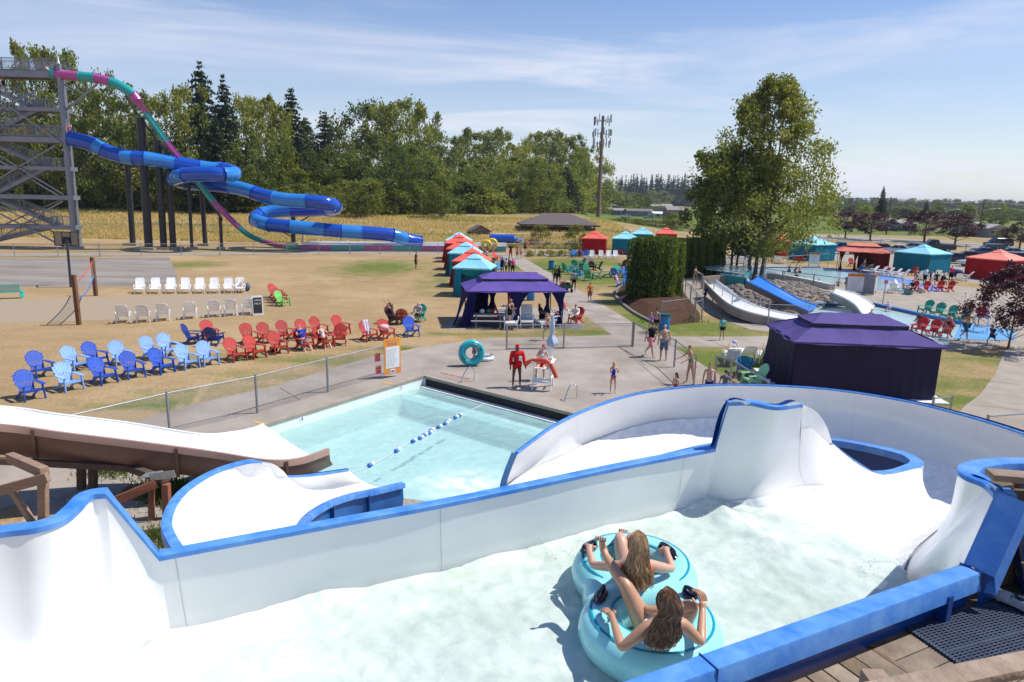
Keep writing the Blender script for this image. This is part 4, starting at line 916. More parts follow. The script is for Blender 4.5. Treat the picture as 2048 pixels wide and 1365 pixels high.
fence('dark railing between the big tree and the wading pool',[P(1435,560),P(1500,562),P(1563,572),P(1625,580),P(1690,590)],1.35,pitch=.3,post=3.4,r=.035,th=.004,bottom=True,m=mat('rail_slate',(.12,.15,.19),.5,metal=.3))
fence('far railing behind the wading pool near the rules board',[P(1440,548),P(1530,545),P(1655,534)],1.6,pitch=.3,post=4,r=.035,th=.004)
fence('chain link fence along the county road, far right',[P(1600,493),P(1760,497),P(1930,509),P(2060,520)],1.6,pitch=.3,post=5,r=.04,th=.006)
# ================================================================ vegetation
def leafmat(name,a,b,c=None,trans=.35):
    m=bpy.data.materials.new(name); m.use_nodes=True; t=m.node_tree; t.nodes.clear()
    at=N(t,'ShaderNodeAttribute',attribute_name='tone'); cr_=N(t,'ShaderNodeValToRGB'); LK(t,at.outputs['Fac'],cr_.inputs[0])
    cr_.color_ramp.elements[0].color=(*a,1); cr_.color_ramp.elements[1].color=(*b,1); cr_.color_ramp.elements[1].position=.8
    if c: e=cr_.color_ramp.elements.new(1.); e.color=(*c,1)
    oi=N(t,'ShaderNodeObjectInfo'); hs=N(t,'ShaderNodeHueSaturation')
    mr=N(t,'ShaderNodeMapRange'); LK(t,oi.outputs['Random'],mr.inputs[0]); mr.inputs[3].default_value=.75; mr.inputs[4].default_value=1.3; LK(t,mr.outputs[0],hs.inputs['Value'])
    mh=N(t,'ShaderNodeMapRange'); LK(t,oi.outputs['Random'],mh.inputs[0]); mh.inputs[3].default_value=.515; mh.inputs[4].default_value=.485; LK(t,mh.outputs[0],hs.inputs['Hue'])
    LK(t,cr_.outputs[0],hs.inputs['Color'])
    p=N(t,'ShaderNodeBsdfPrincipled',Roughness=.55); p.inputs['Specular IOR Level'].default_value=.35; LK(t,hs.outputs[0],p.inputs['Base Color'])
    tl=N(t,'ShaderNodeBsdfTranslucent'); h2=N(t,'ShaderNodeHueSaturation',Saturation=1.15,Value=1.5); LK(t,hs.outputs[0],h2.inputs['Color']); LK(t,h2.outputs[0],tl.inputs[0])
    mx=N(t,'ShaderNodeMixShader'); mx.inputs[0].default_value=trans; LK(t,p.outputs[0],mx.inputs[1]); LK(t,tl.outputs[0],mx.inputs[2])
    o=N(t,'ShaderNodeOutputMaterial'); LK(t,mx.outputs[0],o.inputs[0]); return m
LM_dec=leafmat('leaf_cottonwood',(.12,.145,.022),(.25,.265,.05),(.34,.31,.09))
LM_dark=leafmat('leaf_dark',(.07,.10,.018),(.155,.185,.036),(.23,.24,.06))
LM_con=leafmat('needle_fir',(.020,.038,.014),(.050,.080,.026),(.075,.10,.035),.12)
LM_shr=leafmat('leaf_shrub',(.11,.13,.022),(.23,.245,.045),(.30,.28,.06))
LM_far=leafmat('needle_far',(.035,.062,.035),(.065,.105,.05),None,.1)
LM_plum=leafmat('leaf_plum',(.030,.011,.013),(.075,.024,.030),(.13,.05,.045),.25)
LM_hedge=leafmat('leaf_arborvitae',(.06,.095,.010),(.14,.20,.018),(.22,.27,.035),.2)
LM_birch=leafmat('leaf_bigtree',(.095,.12,.022),(.21,.23,.05),(.36,.34,.13))
LM_yel=leafmat('leaf_yellow',(.16,.15,.03),(.30,.29,.05),None)
LM_grs=leafmat('leaf_drygrass',(.55,.41,.16),(.68,.52,.22),(.26,.27,.06),.35)
LM_weed=leafmat('leaf_weed',(.06,.09,.015),(.14,.17,.03),None)
M_bark=mat('bark',(.12,.095,.07),.9,var=.3,vs=3,bump=.6,bs=8,stretch=(1,1,.3)); M_barkp=mat('bark_pale',(.30,.27,.22),.9,var=.3,vs=2,bump=.4,bs=8)
class Leaves:
    def __init__(s): s.v=[]; s.f=[]; s.t=[]
    def leaf(s,p,sz,rnd,tone,up=None,asp=.6):
        n=Vector((rnd.gauss(0,1),rnd.gauss(0,1),rnd.gauss(0,1)+(.6 if up is None else up))); 
        if n.length<.01: n=Vector((0,0,1))
        n.normalize(); a=n.orthogonal().normalized(); b=n.cross(a); th=rnd.random()*6.28; a,b=a*cos(th)+b*sin(th),b*cos(th)-a*sin(th)
        a*=sz*.5; b*=sz*.5*asp; k=len(s.v); s.v+=[tuple(p-a),tuple(p+b),tuple(p+a),tuple(p-b)]; s.f.append((k,k+1,k+2,k+3)); s.t+=[tone]*4
    def mesh(s,name,m):
        me=bpy.data.meshes.new(name); me.from_pydata(s.v,[],s.f); me.materials.append(m); a=me.attributes.new('tone','FLOAT','POINT'); a.data.foreach_set('value',s.t); me.update(); return me
def dec_crown(seed,lm,n_cl=90,n_lf=110,lsz=.035,prof=None,clr=.13,low=.12,irregular=.5,gap=.0):
    """crown for a tree of height 1 and width 1 (scaled later)"""
    rnd=random.Random(seed); L=Leaves(); cl=[]
    for i in range(n_cl):
        h=low+(1-low)*rnd.random()**.85; w=prof(h)*(1+irregular*.5*noise.noise(Vector((seed*3.1+h*3,0,0)))); a=rnd.random()*2*pi
        w*=1+irregular*noise.noise(Vector((cos(a)*1.3+seed,sin(a)*1.3,h*4)))
        r=w*sqrt(rnd.random()*.75+.25*rnd.random()); c=Vector((cos(a)*r,sin(a)*r,h*(1-.04*rnd.random()))); cl.append((c,clr*(.55+.8*rnd.random())*min(1,.35+w)))
    for c,R_ in cl:
        t0=rnd.random()
        for k in range(n_lf):
            d=Vector((rnd.gauss(0,1),rnd.gauss(0,1),rnd.gauss(0,.75)))
            if d.length>2.2: continue
            p=c+d*R_*.42; 
            if p.z<.02: continue
            L.leaf(p,lsz*(.6+.8*rnd.random()),rnd,min(1,max(0,.25+.5*t0+.25*rnd.gauss(0,.5))))
    return L.mesh('crown',lm),cl
def branch_mesh(seed,cl,m,tr=.018,n=22,base_z=0,lean=(0,0),name='trunk',split=.35):
    rnd=random.Random(seed); mb=MB(); top=Vector((lean[0],lean[1],.86)); pts=[Vector((0,0,base_z)),Vector((lean[0]*.3+.004,lean[1]*.3,.3)),Vector((lean[0]*.7,lean[1]*.7,.6)),top]
    q=cr(pts,4); mb.tube(q,[tr*(1.25 if i==0 else 1)*(1-.82*i/len(q)) for i in range(len(q))],7)
    for c,R_ in rnd.sample(cl,min(n,len(cl))):
        h=max(.10,c.z-.12-.3*hypot(c.x,c.y)); h=min(h,.8); k=h/.86; o=Vector((lean[0]*k,lean[1]*k,h)); mid=o.lerp(c,.5)+Vector((0,0,-.02))
        mb.tube([o,mid,c],[tr*.42*(1-k*.6),tr*.25*(1-k*.6),tr*.08],4,cap=False)
    return mb.mesh(name,m,True)
def con_crown(seed,lm,tiers=34,lsz=.03,spread=.5,ragged=.4,low=.08,dense=1.,droop=.25):
    rnd=random.Random(seed); L=Leaves()
    for i in range(tiers):
        h=low+(1-low)*(i+rnd.random()*.6)/tiers; w=spread*((1-h)**.85)*(1-.25*max(0,.25-h)/.25)+.012; nb=max(4,int(9*(w/spread)**.5+2))
        a0=rnd.random()*6
        for b in range(nb):
            a=a0+2*pi*b/nb+rnd.gauss(0,.25); l=w*(1-ragged*rnd.random()); k=max(4,int(l*150*dense)); t0=rnd.random()
            for j in range(k):
                s=(j+rnd.random())/k; z=h-droop*l*s*s+.15*l*s*rnd.random()*.3; sp=.05*(1-s*.6)*(.4+w)
                p=Vector((cos(a)*l*s+rnd.gauss(0,sp*.5),sin(a)*l*s+rnd.gauss(0,sp*.5),z+rnd.gauss(0,.004)))
                L.leaf(p,lsz*(.6+.8*rnd.random()),rnd,min(1,max(0,.2+.45*t0+.3*s*rnd.random())),up=1.2,asp=.45)
    mb=L.mesh('crown',lm); return mb
def tr_mesh(r=.014,m=None): mb=MB(); mb.tube([Vector((0,0,0)),Vector((0,0,.5)),Vector((0,0,.97))],[r,r*.6,.001],6); return mb.mesh('trunk',m or M_bark)
prof_tall=lambda h: .5*sqrt(max(0,1-((h-.52)/.50)**2))**.8
prof_round=lambda h: .5*sqrt(max(0,1-((h-.58)/.44)**2))
prof_shrub=lambda h: .5*sqrt(max(0,1-(h/1.02)**2.2))
prof_vase=lambda h: .5*min(1,max(0,(h-.05)/.42))**.8*sqrt(max(0,1-(max(0,h-.5)/.52)**2))
PROTO={}
def proto(kind):
    if kind in PROTO: return PROTO[kind]
    k,i=kind[:-1],int(kind[-1])
    if k=='tall': me,cl=dec_crown(10+i,LM_dec,80,125,.030,prof_tall,.15,.06,.75); r=[('crown',me),('trunk',branch_mesh(i,cl,M_bark,.014,26))]
    elif k=='dark': me,cl=dec_crown(30+i,LM_dark,80,125,.030,prof_tall,.16,.05,.8); r=[('crown',me),('trunk',branch_mesh(i,cl,M_bark,.014,20))]
    elif k=='pale': me,cl=dec_crown(50+i,LM_shr,75,110,.028,prof_tall,.13,.1,.9); r=[('crown',me),('trunk',branch_mesh(i,cl,M_barkp,.012,26))]
    elif k=='shrub': me,cl=dec_crown(70+i,LM_shr,34,130,.05,prof_shrub,.30,.02,.6); r=[('crown',me),('trunk',branch_mesh(i,cl,M_bark,.02,6))]
    elif k=='dshrub': me,cl=dec_crown(90+i,LM_dark,34,130,.05,prof_shrub,.30,.02,.6); r=[('crown',me),('trunk',branch_mesh(i,cl,M_bark,.02,6))]
    elif k=='fir': r=[('crown',con_crown(i+1,LM_con,40,.034,.46,.38,.05,1.5)),('trunk',tr_mesh())]
    elif k=='ragfir': r=[('crown',con_crown(i+11,LM_con,34,.034,.46,.55,.06,1.5,.18)),('trunk',tr_mesh())]
    elif k=='farfir': r=[('crown',con_crown(i+21,LM_far,18,.06,.36,.4,.04,.45)),('trunk',tr_mesh())]
    elif k=='fardec': me,cl=dec_crown(110+i,LM_dark,26,70,.06,prof_shrub,.30,.02,.5); r=[('crown',me),('trunk',branch_mesh(i,cl,M_bark,.02,4))]
    elif k=='plum': me,cl=dec_crown(130+i,LM_plum,60,110,.035,prof_vase,.17,.30,.5); r=[('crown',me),('trunk',branch_mesh(i,cl,M_bark,.022,24))]
    PROTO[kind]=r; return r
def tree(kind,name,label,u,v,utop,vtop,wpx,group=None,cat='tree',fl=None,rz=None,base=None):
    b=base or (fl or PH)(u,v)
    if b.y>900 or b.y<0: d_=DIR(u,v); b=Vector((d_.x/d_.y*900,900,0))
    t=PY(utop,vtop,b.y); h=max(.5,t.z-b.z); d=(b.y*cos(PITCH)+(CH-b.z)*sin(PITCH)); w=wpx*d/FPX
    b=Vector((b.x,b.y,b.z-.05)); r=thing(name,label,cat,b,rz=random.random()*6 if rz is None else rz,group=group)
    for nm,me in proto(kind):
        o=put(nm,me,r); o.scale=(w,w,h)
    return r
rnd=random.Random(3)
GW='trees of the wood behind the dry field'
# the skyline: (base u, top u, top v, width px, kind)
SKY=[(-60,-60,195,170,'dark0'),(30,25,200,150,'dark1'),(90,95,96,120,'tall0'),(150,160,105,110,'tall1'),(235,228,150,130,'dark2'),(205,200,180,130,'tall2'),(290,285,205,120,'pale0'),(345,340,178,110,'tall3'),(385,385,172,110,'pale1'),
(418,412,122,150,'ragfir0'),(462,460,150,120,'ragfir1'),(500,500,195,110,'pale2'),(540,535,190,105,'pale3'),(560,560,215,100,'tall0'),(592,585,172,125,'ragfir2'),(618,622,235,130,'fir0'),(655,642,222,110,'ragfir3'),(690,690,285,70,'pale0'),
(735,722,205,130,'dark3'),(775,770,210,120,'tall1'),(820,812,200,120,'tall2'),(850,848,222,90,'dark0'),(880,872,290,80,'dark1'),(905,900,272,90,'pale1'),(950,945,255,120,'tall3'),(985,985,262,100,'pale2'),(1025,1020,285,90,'pale3'),(1068,1062,268,95,'tall0'),(1100,1100,265,95,'pale0'),(1135,1132,272,95,'tall1'),(1165,1162,290,85,'pale1'),(1195,1192,330,60,'tall2'),
(320,318,260,110,'fir1'),(372,370,250,110,'fir2'),(440,438,235,120,'fir0'),(520,518,270,110,'dark2'),(480,478,300,90,'fir3'),(565,566,290,80,'fir1'),(650,650,300,90,'dark1'),(760,758,290,110,'dark2'),(810,808,290,110,'dark3'),(860,858,320,90,'fir2'),(1080,1080,320,90,'dark0'),(1130,1130,330,80,'fir3'),(1020,1018,330,80,'dark1'),(950,950,330,100,'dark2'),(130,130,230,130,'dark1'),(60,60,240,130,'tall3'),(-20,-20,260,140,'tall1'),(250,250,250,120,'dark3')]
for i,(u,ut,vt,w,k) in enumerate(SKY):
    if 'fir' in k: w*=1.35
    nm={'t':'tree','d':'tree','p':'tree','f':'fir_tree','r':'fir_tree'}[k[0]]
    lab={'tall':'leafy green cottonwood among the wood behind the dry field','dark':'dark green broadleaf tree in the wood behind the dry field','pale':'loose pale olive tree in the wood behind the dry field','ragfir':'ragged fir standing above the wood behind the dry field','fir':'dense dark fir inside the wood behind the dry field'}[k[:-1]]
    back=3 if i>=32 else 0
    tree(k,nm,lab,u,424-back*0+rnd.uniform(-5,3)-(0 if i>=32 else 3)+(4 if i>=32 else 0),ut,vt,w*1.18,group={'tall':'cottonwoods of the far wood','dark':'dark broadleaf trees of the far wood','pale':'pale trees of the far wood','ragfir':'ragged firs of the far wood','fir':'dense firs of the far wood'}[k[:-1]])
# understory shrubs along the edge of the wood
u=-120
while u<1230:
    w=rnd.uniform(60,105); vt=rnd.uniform(345,388) if u<700 else rnd.uniform(352,395)
    k=rnd.choice(['shrub0','shrub1','shrub2','dshrub0','shrub3','dshrub1']); vb=431+rnd.uniform(-5,3) if u<900 else 426+rnd.uniform(-3,3)
    tree(k,'shrub','bushy green thicket at the edge of the far wood' if k[0]=='s' else 'dark green bush at the edge of the far wood',u,vb,u,vt,w*1.15,group='thickets along the far wood' if k[0]=='s' else 'dark bushes along the far wood',cat='shrub'); u+=w*.42
u=-100
while u<1200:
    w=rnd.uniform(70,110); tree(rnd.choice(['shrub0','dshrub2','shrub2']),'shrub','tall green thicket inside the far wood',u,424,u,rnd.uniform(300,340),w*1.2,group='tall thickets inside the far wood',cat='shrub'); u+=w*.55
tree('dshrub2','shrub','round dark bush standing forward of the far wood right of centre',882,436,880,352,66,cat='shrub')
tree('dshrub1','fir_tree','brownish drooping cypress at the wood edge behind the tube slide',572,424,572,272,62)
# far conifer forest right of the mast, individually
for i in range(120):
    u=1203+i*2.25+rnd.uniform(-3,3); vt=365+rnd.uniform(-14,12)-(6 if 1240<u<1400 else 0); 
    tree('farfir%d'%rnd.randrange(4),'fir_tree','dark conifer of the far forest behind the mobile homes',u,407+rnd.uniform(-3,2),u,vt,rnd.uniform(26,38),group='conifers of the far forest',fl=P)
for i in range(26):
    u=1206+i*9+rnd.uniform(-4,4); tree('fardec%d'%rnd.randrange(3),'tree','rounded green tree in front of the far conifer forest',u,411+rnd.uniform(-1,2),u,rnd.uniform(380,398),rnd.uniform(26,44),group='round trees before the far forest',fl=P)
tree('fardec1','tree','dark spreading pine beside the white mobile home',1268,425,1268,388,70,fl=P); tree('fardec2','tree','dark low tree right of the spreading pine behind the homes',1295,427,1295,394,50,fl=P)
tree('shrub1','shrub','grey green bush in the field left of the big tree',1345,462,1345,425,70,cat='shrub',fl=P); tree('shrub2','shrub','low green bramble patch in the field by the mast',1250,452,1250,434,100,cat='shrub',fl=P); tree('shrub0','shrub','green bramble patch right of the mast field',1310,455,1310,440,90,cat='shrub',fl=P)
# right side: distant country
for i in range(110):
    u=1640+i*4.0+rnd.uniform(-3,3); tree(rnd.choice(['farfir0','fardec0','farfir2','fardec2']),'tree','small hazy tree of the distant line at the right',u,419+(u-1640)*.02+rnd.uniform(-1,1),u,399+(u-1640)*.018+rnd.uniform(-6,5),rnd.uniform(26,44),group='trees of the distant line at the right',fl=P)
for i in range(46):
    u=1640+i*9.5+rnd.uniform(-5,5); tree('fardec%d'%rnd.randrange(3),'tree','green roundish tree behind the roadside homes',u,432+(u-1640)*.025,u,412+(u-1640)*.02+rnd.uniform(-5,6),rnd.uniform(30,56),group='round trees behind the roadside homes',fl=P)
tree('fir1','fir_tree','tall dark fir above the roadside plum trees',1758,452,1756,372,46,fl=P); tree('dark2','tree','broad dark dome shaped tree behind the right hand homes',1990,453,1990,408,72,fl=P); tree('fardec0','tree','wide dark tree left of the dome shaped one',1930,450,1930,410,60,fl=P)
tree('fir2','fir_tree','dark fir pair member behind the homes',1848,446,1848,398,30,fl=P); tree('pale1','tree','slim pale poplar behind the homes by the lamp',1868,452,1868,404,20,fl=P); tree('shrub3','tree','light green round tree behind the left plum trees',1728,448,1728,410,38,fl=P)
tree('shrub1','shrub','yellow green young tree in front of the grey home',2003,478,2003,455,28,cat='shrub',fl=P)
PL='purple plum trees along the county road'
for u,v,ut,vt,w,l in ((1690,477,1694,422,56,'leftmost purple plum tree along the county road'),(1740,481,1742,424,72,'second purple plum tree from the left along the road'),(1848,485,1848,424,84,'third purple plum tree, above the black pickup'),(1909,492,1909,427,76,'fourth purple plum tree, left of the dark minivan'),(2038,501,2038,443,66,'purple plum tree behind the minivan at the right edge')):
    tree('plum%d'%rnd.randrange(3),'plum_tree',l,u,v,ut,vt,w*1.25,PL,fl=P)
# the big tree pair
def bigtree(name,label,u,v,ut,vt,wpx,seed,lm,trunks,prof,ncl,nlf,ls,low,off=0):
    b=P(u,v,0); t=PY(ut,vt,b.y); h=t.z; d=b.y*cos(PITCH)+CH*sin(PITCH); w=wpx*d/FPX; r=thing(name,label,'tree',b)
    me,cl=dec_crown(seed,lm,ncl,nlf,ls,prof,.125,low,.75)
    c=put('crown',me,r); c.scale=(w,w,h); c.location.x=off
    for i,(dx_,dy_,ln) in enumerate(trunks):
        tm=branch_mesh(seed+i,cl,M_bark,.0125,34,lean=(ln,.02*i-.02)); o=put('trunk',tm,r); o.scale=(w*.9,w*.9,h); o.location=(dx_,dy_,0)
        for vtx in (): pass
    return r
prof_big=lambda h: .5*min(1,max(.45,(h-.06)/.16))*(1-max(0,(h-.34))/.68)**.6
bigtree('tree','big light green tree with several trunks beside the wading pool',1508,550,1545,158,312,205,LM_birch,((-.6,0,.0),(.2,.3,.03),(.7,-.2,.06)),prof_big,270,150,.0165,.11,.6)
bigtree('tree','shorter darker tree left of the big light green tree',1462,545,1440,292,225,207,LM_dark,((0,0,-.05),(.6,.3,.05)),prof_round,150,150,.026,.20,-.4)
# plum tree close at right
bigtree('plum_tree','dark purple plum tree leaning over the grass at the right edge',2016,698,1995,520,185,210,LM_plum,((0,0,.0),),prof_vase,120,90,.030,.28,.1)
tree('tall1','tree','small ragged young tree in front of the pavilion',1150,505,1142,449,46,fl=P); tree('shrub0','tree','small round tree by the pavilion post',1080,492,1078,448,40,fl=P)
# arborvitae hedge: one column-like plant after another
def hedge_mesh(seed):
    rnd=random.Random(seed); L=Leaves(); n=5200
    for i in range(n):
        h=rnd.random()**.9; a=rnd.random()*2*pi; w=.5*min(1,(1-h)*9+.45)**.5*(.92+.1*noise.noise(Vector((cos(a)*2+seed,sin(a)*2,h*5)))*3*.4+.06*noise.noise(Vector((cos(a)*6,sin(a)*6,h*14+seed))))
        r=w*(.80+.2*rnd.random()) if rnd.random()<.85 else w*rnd.random()
        if h>.97: r=w*sqrt(rnd.random())
        L.leaf(Vector((cos(a)*r,sin(a)*r,h*.98)),.055*(.6+.7*rnd.random()),rnd,min(1,max(0,rnd.gauss(.45,.22)+.3*noise.noise(Vector((a*3,h*9,seed))))),up=.3,asp=.5)
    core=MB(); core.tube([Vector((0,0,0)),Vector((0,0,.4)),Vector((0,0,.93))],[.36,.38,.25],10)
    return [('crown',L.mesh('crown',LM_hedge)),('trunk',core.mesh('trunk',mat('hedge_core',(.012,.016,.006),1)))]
HP=[hedge_mesh(i) for i in range(3)]
def arbor(u,v,vt,w,label,group,y=None):
    vt+=random.uniform(-2,3); w*=random.uniform(1.1,1.35)
    b=P(u,v,0); h=PY(u,vt,b.y).z; r=thing('arborvitae',label,'shrub',b,rz=rnd.random()*6,group=group)
    for nm,me in HP[rnd.randrange(3)]: o=put(nm,me,r); o.scale=(w,w,h)
for u,v,vt,w in ((1278,604,474,1.9),(1298,607,472,1.9),(1322,606,471,1.9),(1340,600,474,1.7),(1290,590,473,1.9),(1330,588,472,1.9),(1310,592,472,2.)): arbor(u,v,vt,w,'arborvitae in the tall clipped block on the bark bed','arborvitae of the front block')
for u,v,vt,w in ((1352,556,476,2),(1368,554,478,2),(1384,552,474,2),(1400,550,478,2),(1416,548,474,2),(1428,546,478,2),(1360,545,476,2),(1395,542,476,2)): arbor(u,v,vt,w,'arborvitae in the dark hedge behind the ramp','arborvitae of the rear hedge')
# mulch bed with edging stones and weeds
bed=[(1245,605),(1232,590),(1240,575),(1290,560),(1345,560),(1372,590),(1400,628),(1398,645),(1330,652),(1290,640),(1262,620)]
bp=[P(u,v,0) for u,v in bed]; cb_=sum(bp,Vector())/len(bp); mb=MB()
for i in range(len(bp)):
    a=bp[i];b=bp[(i+1)%len(bp)]
    am=a.lerp(cb_,.4)+Vector((0,0,.5)); bm_=b.lerp(cb_,.4)+Vector((0,0,.5)); mb.add([a,b,bm_,am],[(0,1,2,3)]); mb.add([am,bm_,cb_+Vector((0,0,.6))],[(0,1,2)])
struct('mulch_bed',mb,M_mulch,True,80)
eg=world_thing('stone_edging','low row of grey edging stones along the bark bed','edging',P(1262,620)); M_stone=mat('edging_stone',(.20,.18,.16),.9,var=.25,vs=3,bump=.5,bs=10)
el=cr([P(u,v,.05) for u,v in [(1240,574),(1230,585),(1237,600),(1262,622),(1300,643),(1330,654)]],6)
for i in range(len(el)-1):
    mb=MB(); mb.bar(el[i],el[i].lerp(el[i+1],.93),.22,.2); mb.build('stone',M_stone,eg,bevel=.02)
# grass and weeds as real blades
def blades(name,label,m,n,region,hh,wd,seed,cat,zf=hgt,lean=.4,tone=None):
    rnd=random.Random(seed); L=Leaves(); c=0
    while c<n:
        x,y=region(rnd)
        if x is None: c+=1; continue
        z=zf(x,y); h=hh*(.5+.8*rnd.random()); a=rnd.random()*pi; d=Vector((cos(a),sin(a),0))*wd; t=Vector((rnd.gauss(0,lean),rnd.gauss(0,lean),1))*h; t0=tone(x,y,rnd) if tone else rnd.random()
        k=len(L.v); p=Vector((x,y,z-.02)); L.v+=[tuple(p-d),tuple(p+d),tuple(p+t)]; L.f.append((k,k+1,k+2)); L.t+=[t0]*3; c+=1
    o=put(name,L.mesh(name,m),None,'stuff'); return tag(o,label,cat)
def fieldreg(r):
    y=102+60*r.random()**1.4; x=-85+ (105+(y-100)*.4)*r.random(); x=-y*.78+ (y*.78+22)*r.random()
    if noise.noise(Vector((x*.09,y*.12,0)))<-.35 and r.random()<.7: return None,None
    return x,y
blades('dry_grass','tall golden grass covering the slope below the far wood',LM_grs,95000,fieldreg,.42,.085,5,'grass',tone=lambda x,y,r:min(1,max(0,(.35 if r.random()<.8 else .9)+.5*noise.noise(Vector((x*.06,y*.1,3)))+ (.55 if noise.noise(Vector((x*.04,y*.22,8)))>.22 else 0))))
def wreg(r):
    k=r.random()
    if k<.6: q=P(330+60*r.gauss(0,.5),985+25*r.gauss(0,.6),0)
    elif k<.85: q=P(330+30*r.gauss(0,.8),1075+20*r.gauss(0,.8),0)
    else: q=P(215+50*r.gauss(0,.6),945+8*r.gauss(0,1),0)
    return q.x,q.y
blades('weeds','bright green weeds growing between the timber trestles',LM_weed,2600,wreg,.22,.018,6,'weeds',zf=lambda x,y:0)
def mreg(r): q=P(1330+50*r.uniform(-1,1),625+22*r.uniform(-1,1),0); return q.x,q.y
def mz(x,y):
    d=hypot(x-cb_.x,y-cb_.y); return max(0,.45-.12*d)
blades('bed_weeds','green weeds scattered over the bark bed',LM_weed,900,lambda r:mreg(r) if r.random()<.6 else (P(1370,640).x+r.gauss(0,.5),P(1370,640).y+r.gauss(0,.6)),.2,.04,9,'weeds',zf=mz)
# boxwood balls by the far path
for u,w,l in ((1061,22,'leftmost of the clipped yellow green bushes by the far path'),(1082,13,'small clipped bush second from the left by the far path'),(1101,24,'widest clipped yellow green bush by the far path'),(1123,20,'clipped bush fourth from the left by the far path'),(1145,17,'dark green clipped bush left of the red cabana'),(1160,17,'yellow green clipped bush touching the red cabana')):
    r=tree('shrub%d'%rnd.randrange(3),'bush',l,u,513,u,500,w*1.25,cat='bush',fl=P,group='clipped bushes by the far path')
# ================================================================ furniture makers
def recolor(root,m,only=None):
    for c in root.children:
        if only and c.name.split('.')[0] not in only: continue
        if c.data: c.data=c.data.copy(); c.data.materials[0]=m
        recolor(c,m,only)
def T3(v,M): return M@Vector(v)
CHD={}
def adk(col):
    if col in CHD: return CHD[col]
    m=plas(col); r=[]
    # seat slats
    mb=MB()
    for i in range(5):
        y=-.30+i*.105; z=.375-i*.022; mb.box((0,y,z),(.54,.085,.022),M=Matrix.Rotation(-.2,3,'X'))
    mb.box((0,-.355,.345),(.56,.03,.09)); mb.bar((-.27,-.34,.34),(-.26,.2,.24),.03,.07); mb.bar((.27,-.34,.34),(.26,.2,.24),.03,.07)
    r.append(('seat',mb.mesh('seat',m,False)))
    mb=MB(); n=6
    for i in range(n):
        t=(i-(n-1)/2); x0=t*.078; x1=t*.112; top=.98-.018*abs(t)**2.1
        a=Vector((x0,.16,.25)); k=(top-.25)/.75; b=Vector((x1,.16+.36*k,top)); mb.bar(a,a.lerp(b,.5),.070,.018,up=(0,-1,.4)); 
        mb.bar(a.lerp(b,.5),b,.098,.02,up=(0,-1,.4))
    mb.bar((-.24,.235,.38),(.24,.235,.38),.03,.05); 
    arc=[Vector((.325*sin(a),.16+.36*((.62+.36*cos(a))-.25)/.75,.62+.36*cos(a))) for a in [-1.5+3.0*i/10 for i in range(11)]]
    mb.tube(arc,.017,5)
    r.append(('backrest',mb.mesh('backrest',m,False)))
    for s in (-1,1):
        mb=MB(); mb.bar((s*.33,-.40,0),(s*.30,-.33,.55),.035,.10,up=(0,1,0)); r.append(('leg',mb.mesh('leg',m,False)))
        mb=MB(); mb.bar((s*.27,-.08,.30),(s*.28,.44,0),.035,.09); r.append(('leg',mb.mesh('leg',m,False)))
        mb=MB(); mb.add([(s*.24,-.42,.565),(s*.40,-.42,.565),(s*.39,.05,.575),(s*.33,.33,.575),(s*.27,.33,.575),(s*.25,.0,.575)]+[(s*.24,-.42,.54),(s*.40,-.42,.54),(s*.39,.05,.55),(s*.33,.33,.55),(s*.27,.33,.55),(s*.25,.0,.55)],[(0,1,2,3,4,5),(11,10,9,8,7,6)]+[(i,(i+1)%6,6+(i+1)%6,6+i) for i in range(6)]); r.append(('armrest',mb.mesh('armrest',m,False)))
    CHD[col]=r; return r
def chair(col,u,v,yaw,label,group=None,sc=1.,tilt=0,z=0):
    q=P(u,v,z); d=Vector((0,0,0)); r=thing('adirondack_chair',label,'chair',q,rz=R(yaw+random.uniform(-7,7)),group=group); r.scale=(sc,)*3
    if tilt: r.rotation_euler[0]=R(tilt)
    for nm,me in adk(col): put(nm,me,r)
    return r
def lounger_parts(m,back=58,bed=1.15,key=''):
    r=[]; a=R(back); cy,cz=cos(a),sin(a)
    mb=MB()
    for i in range(9):
        y=-bed+.06+i*bed/9; mb.box((0,y,.36),(.56,bed/9*.8,.03))
    mb.bar((-.29,-bed,.34),(-.29,.05,.34),.04,.07); mb.bar((.29,-bed,.34),(.29,.05,.34),.04,.07); mb.box((0,-bed,.34),(.6,.04,.08)); r.append(('bed',mb.mesh('bed',m,False)))
    mb=MB(); n=7
    for i in range(n):
        s=.08+i*.105; w=.52 if i<n-1 else .44; mb.bar((-w/2,.05+cy*s,.36+cz*s),(w/2,.05+cy*s,.36+cz*s),.022,.088,up=(0,-cz*0+cy,cz))
    for s_ in (-1,1): mb.bar((s_*.275,.05,.36),(s_*.275,.05+cy*.7,.36+cz*.7),.04,.045); mb.bar((s_*.275,.05+cy*.7,.36+cz*.7),(s_*.2,.05+cy*.79,.36+cz*.79),.04,.045)
    mb.bar((-.2,.05+cy*.79,.36+cz*.79),(.2,.05+cy*.79,.36+cz*.79),.04,.045); r.append(('backrest',mb.mesh('backrest',m,False)))
    for s_ in (-1,1):
        for y in (-bed+.12,-.0): mb=MB(); mb.bar((s_*.30,y,.36),(s_*.33,y+(.05 if y>-.2 else -.05),0),.05,.06,up=(0,1,0)); r.append(('leg',mb.mesh('leg',m,False)))
        mb=MB(); mb.tube([Vector((s_*.33,-.5,.36)),Vector((s_*.36,-.48,.55)),Vector((s_*.36,-.2,.60)),Vector((s_*.35,.12,.58)),Vector((s_*.34,.22,.0))],.026,6); r.append(('armrest',mb.mesh('armrest',m)))
    return r
LG={}
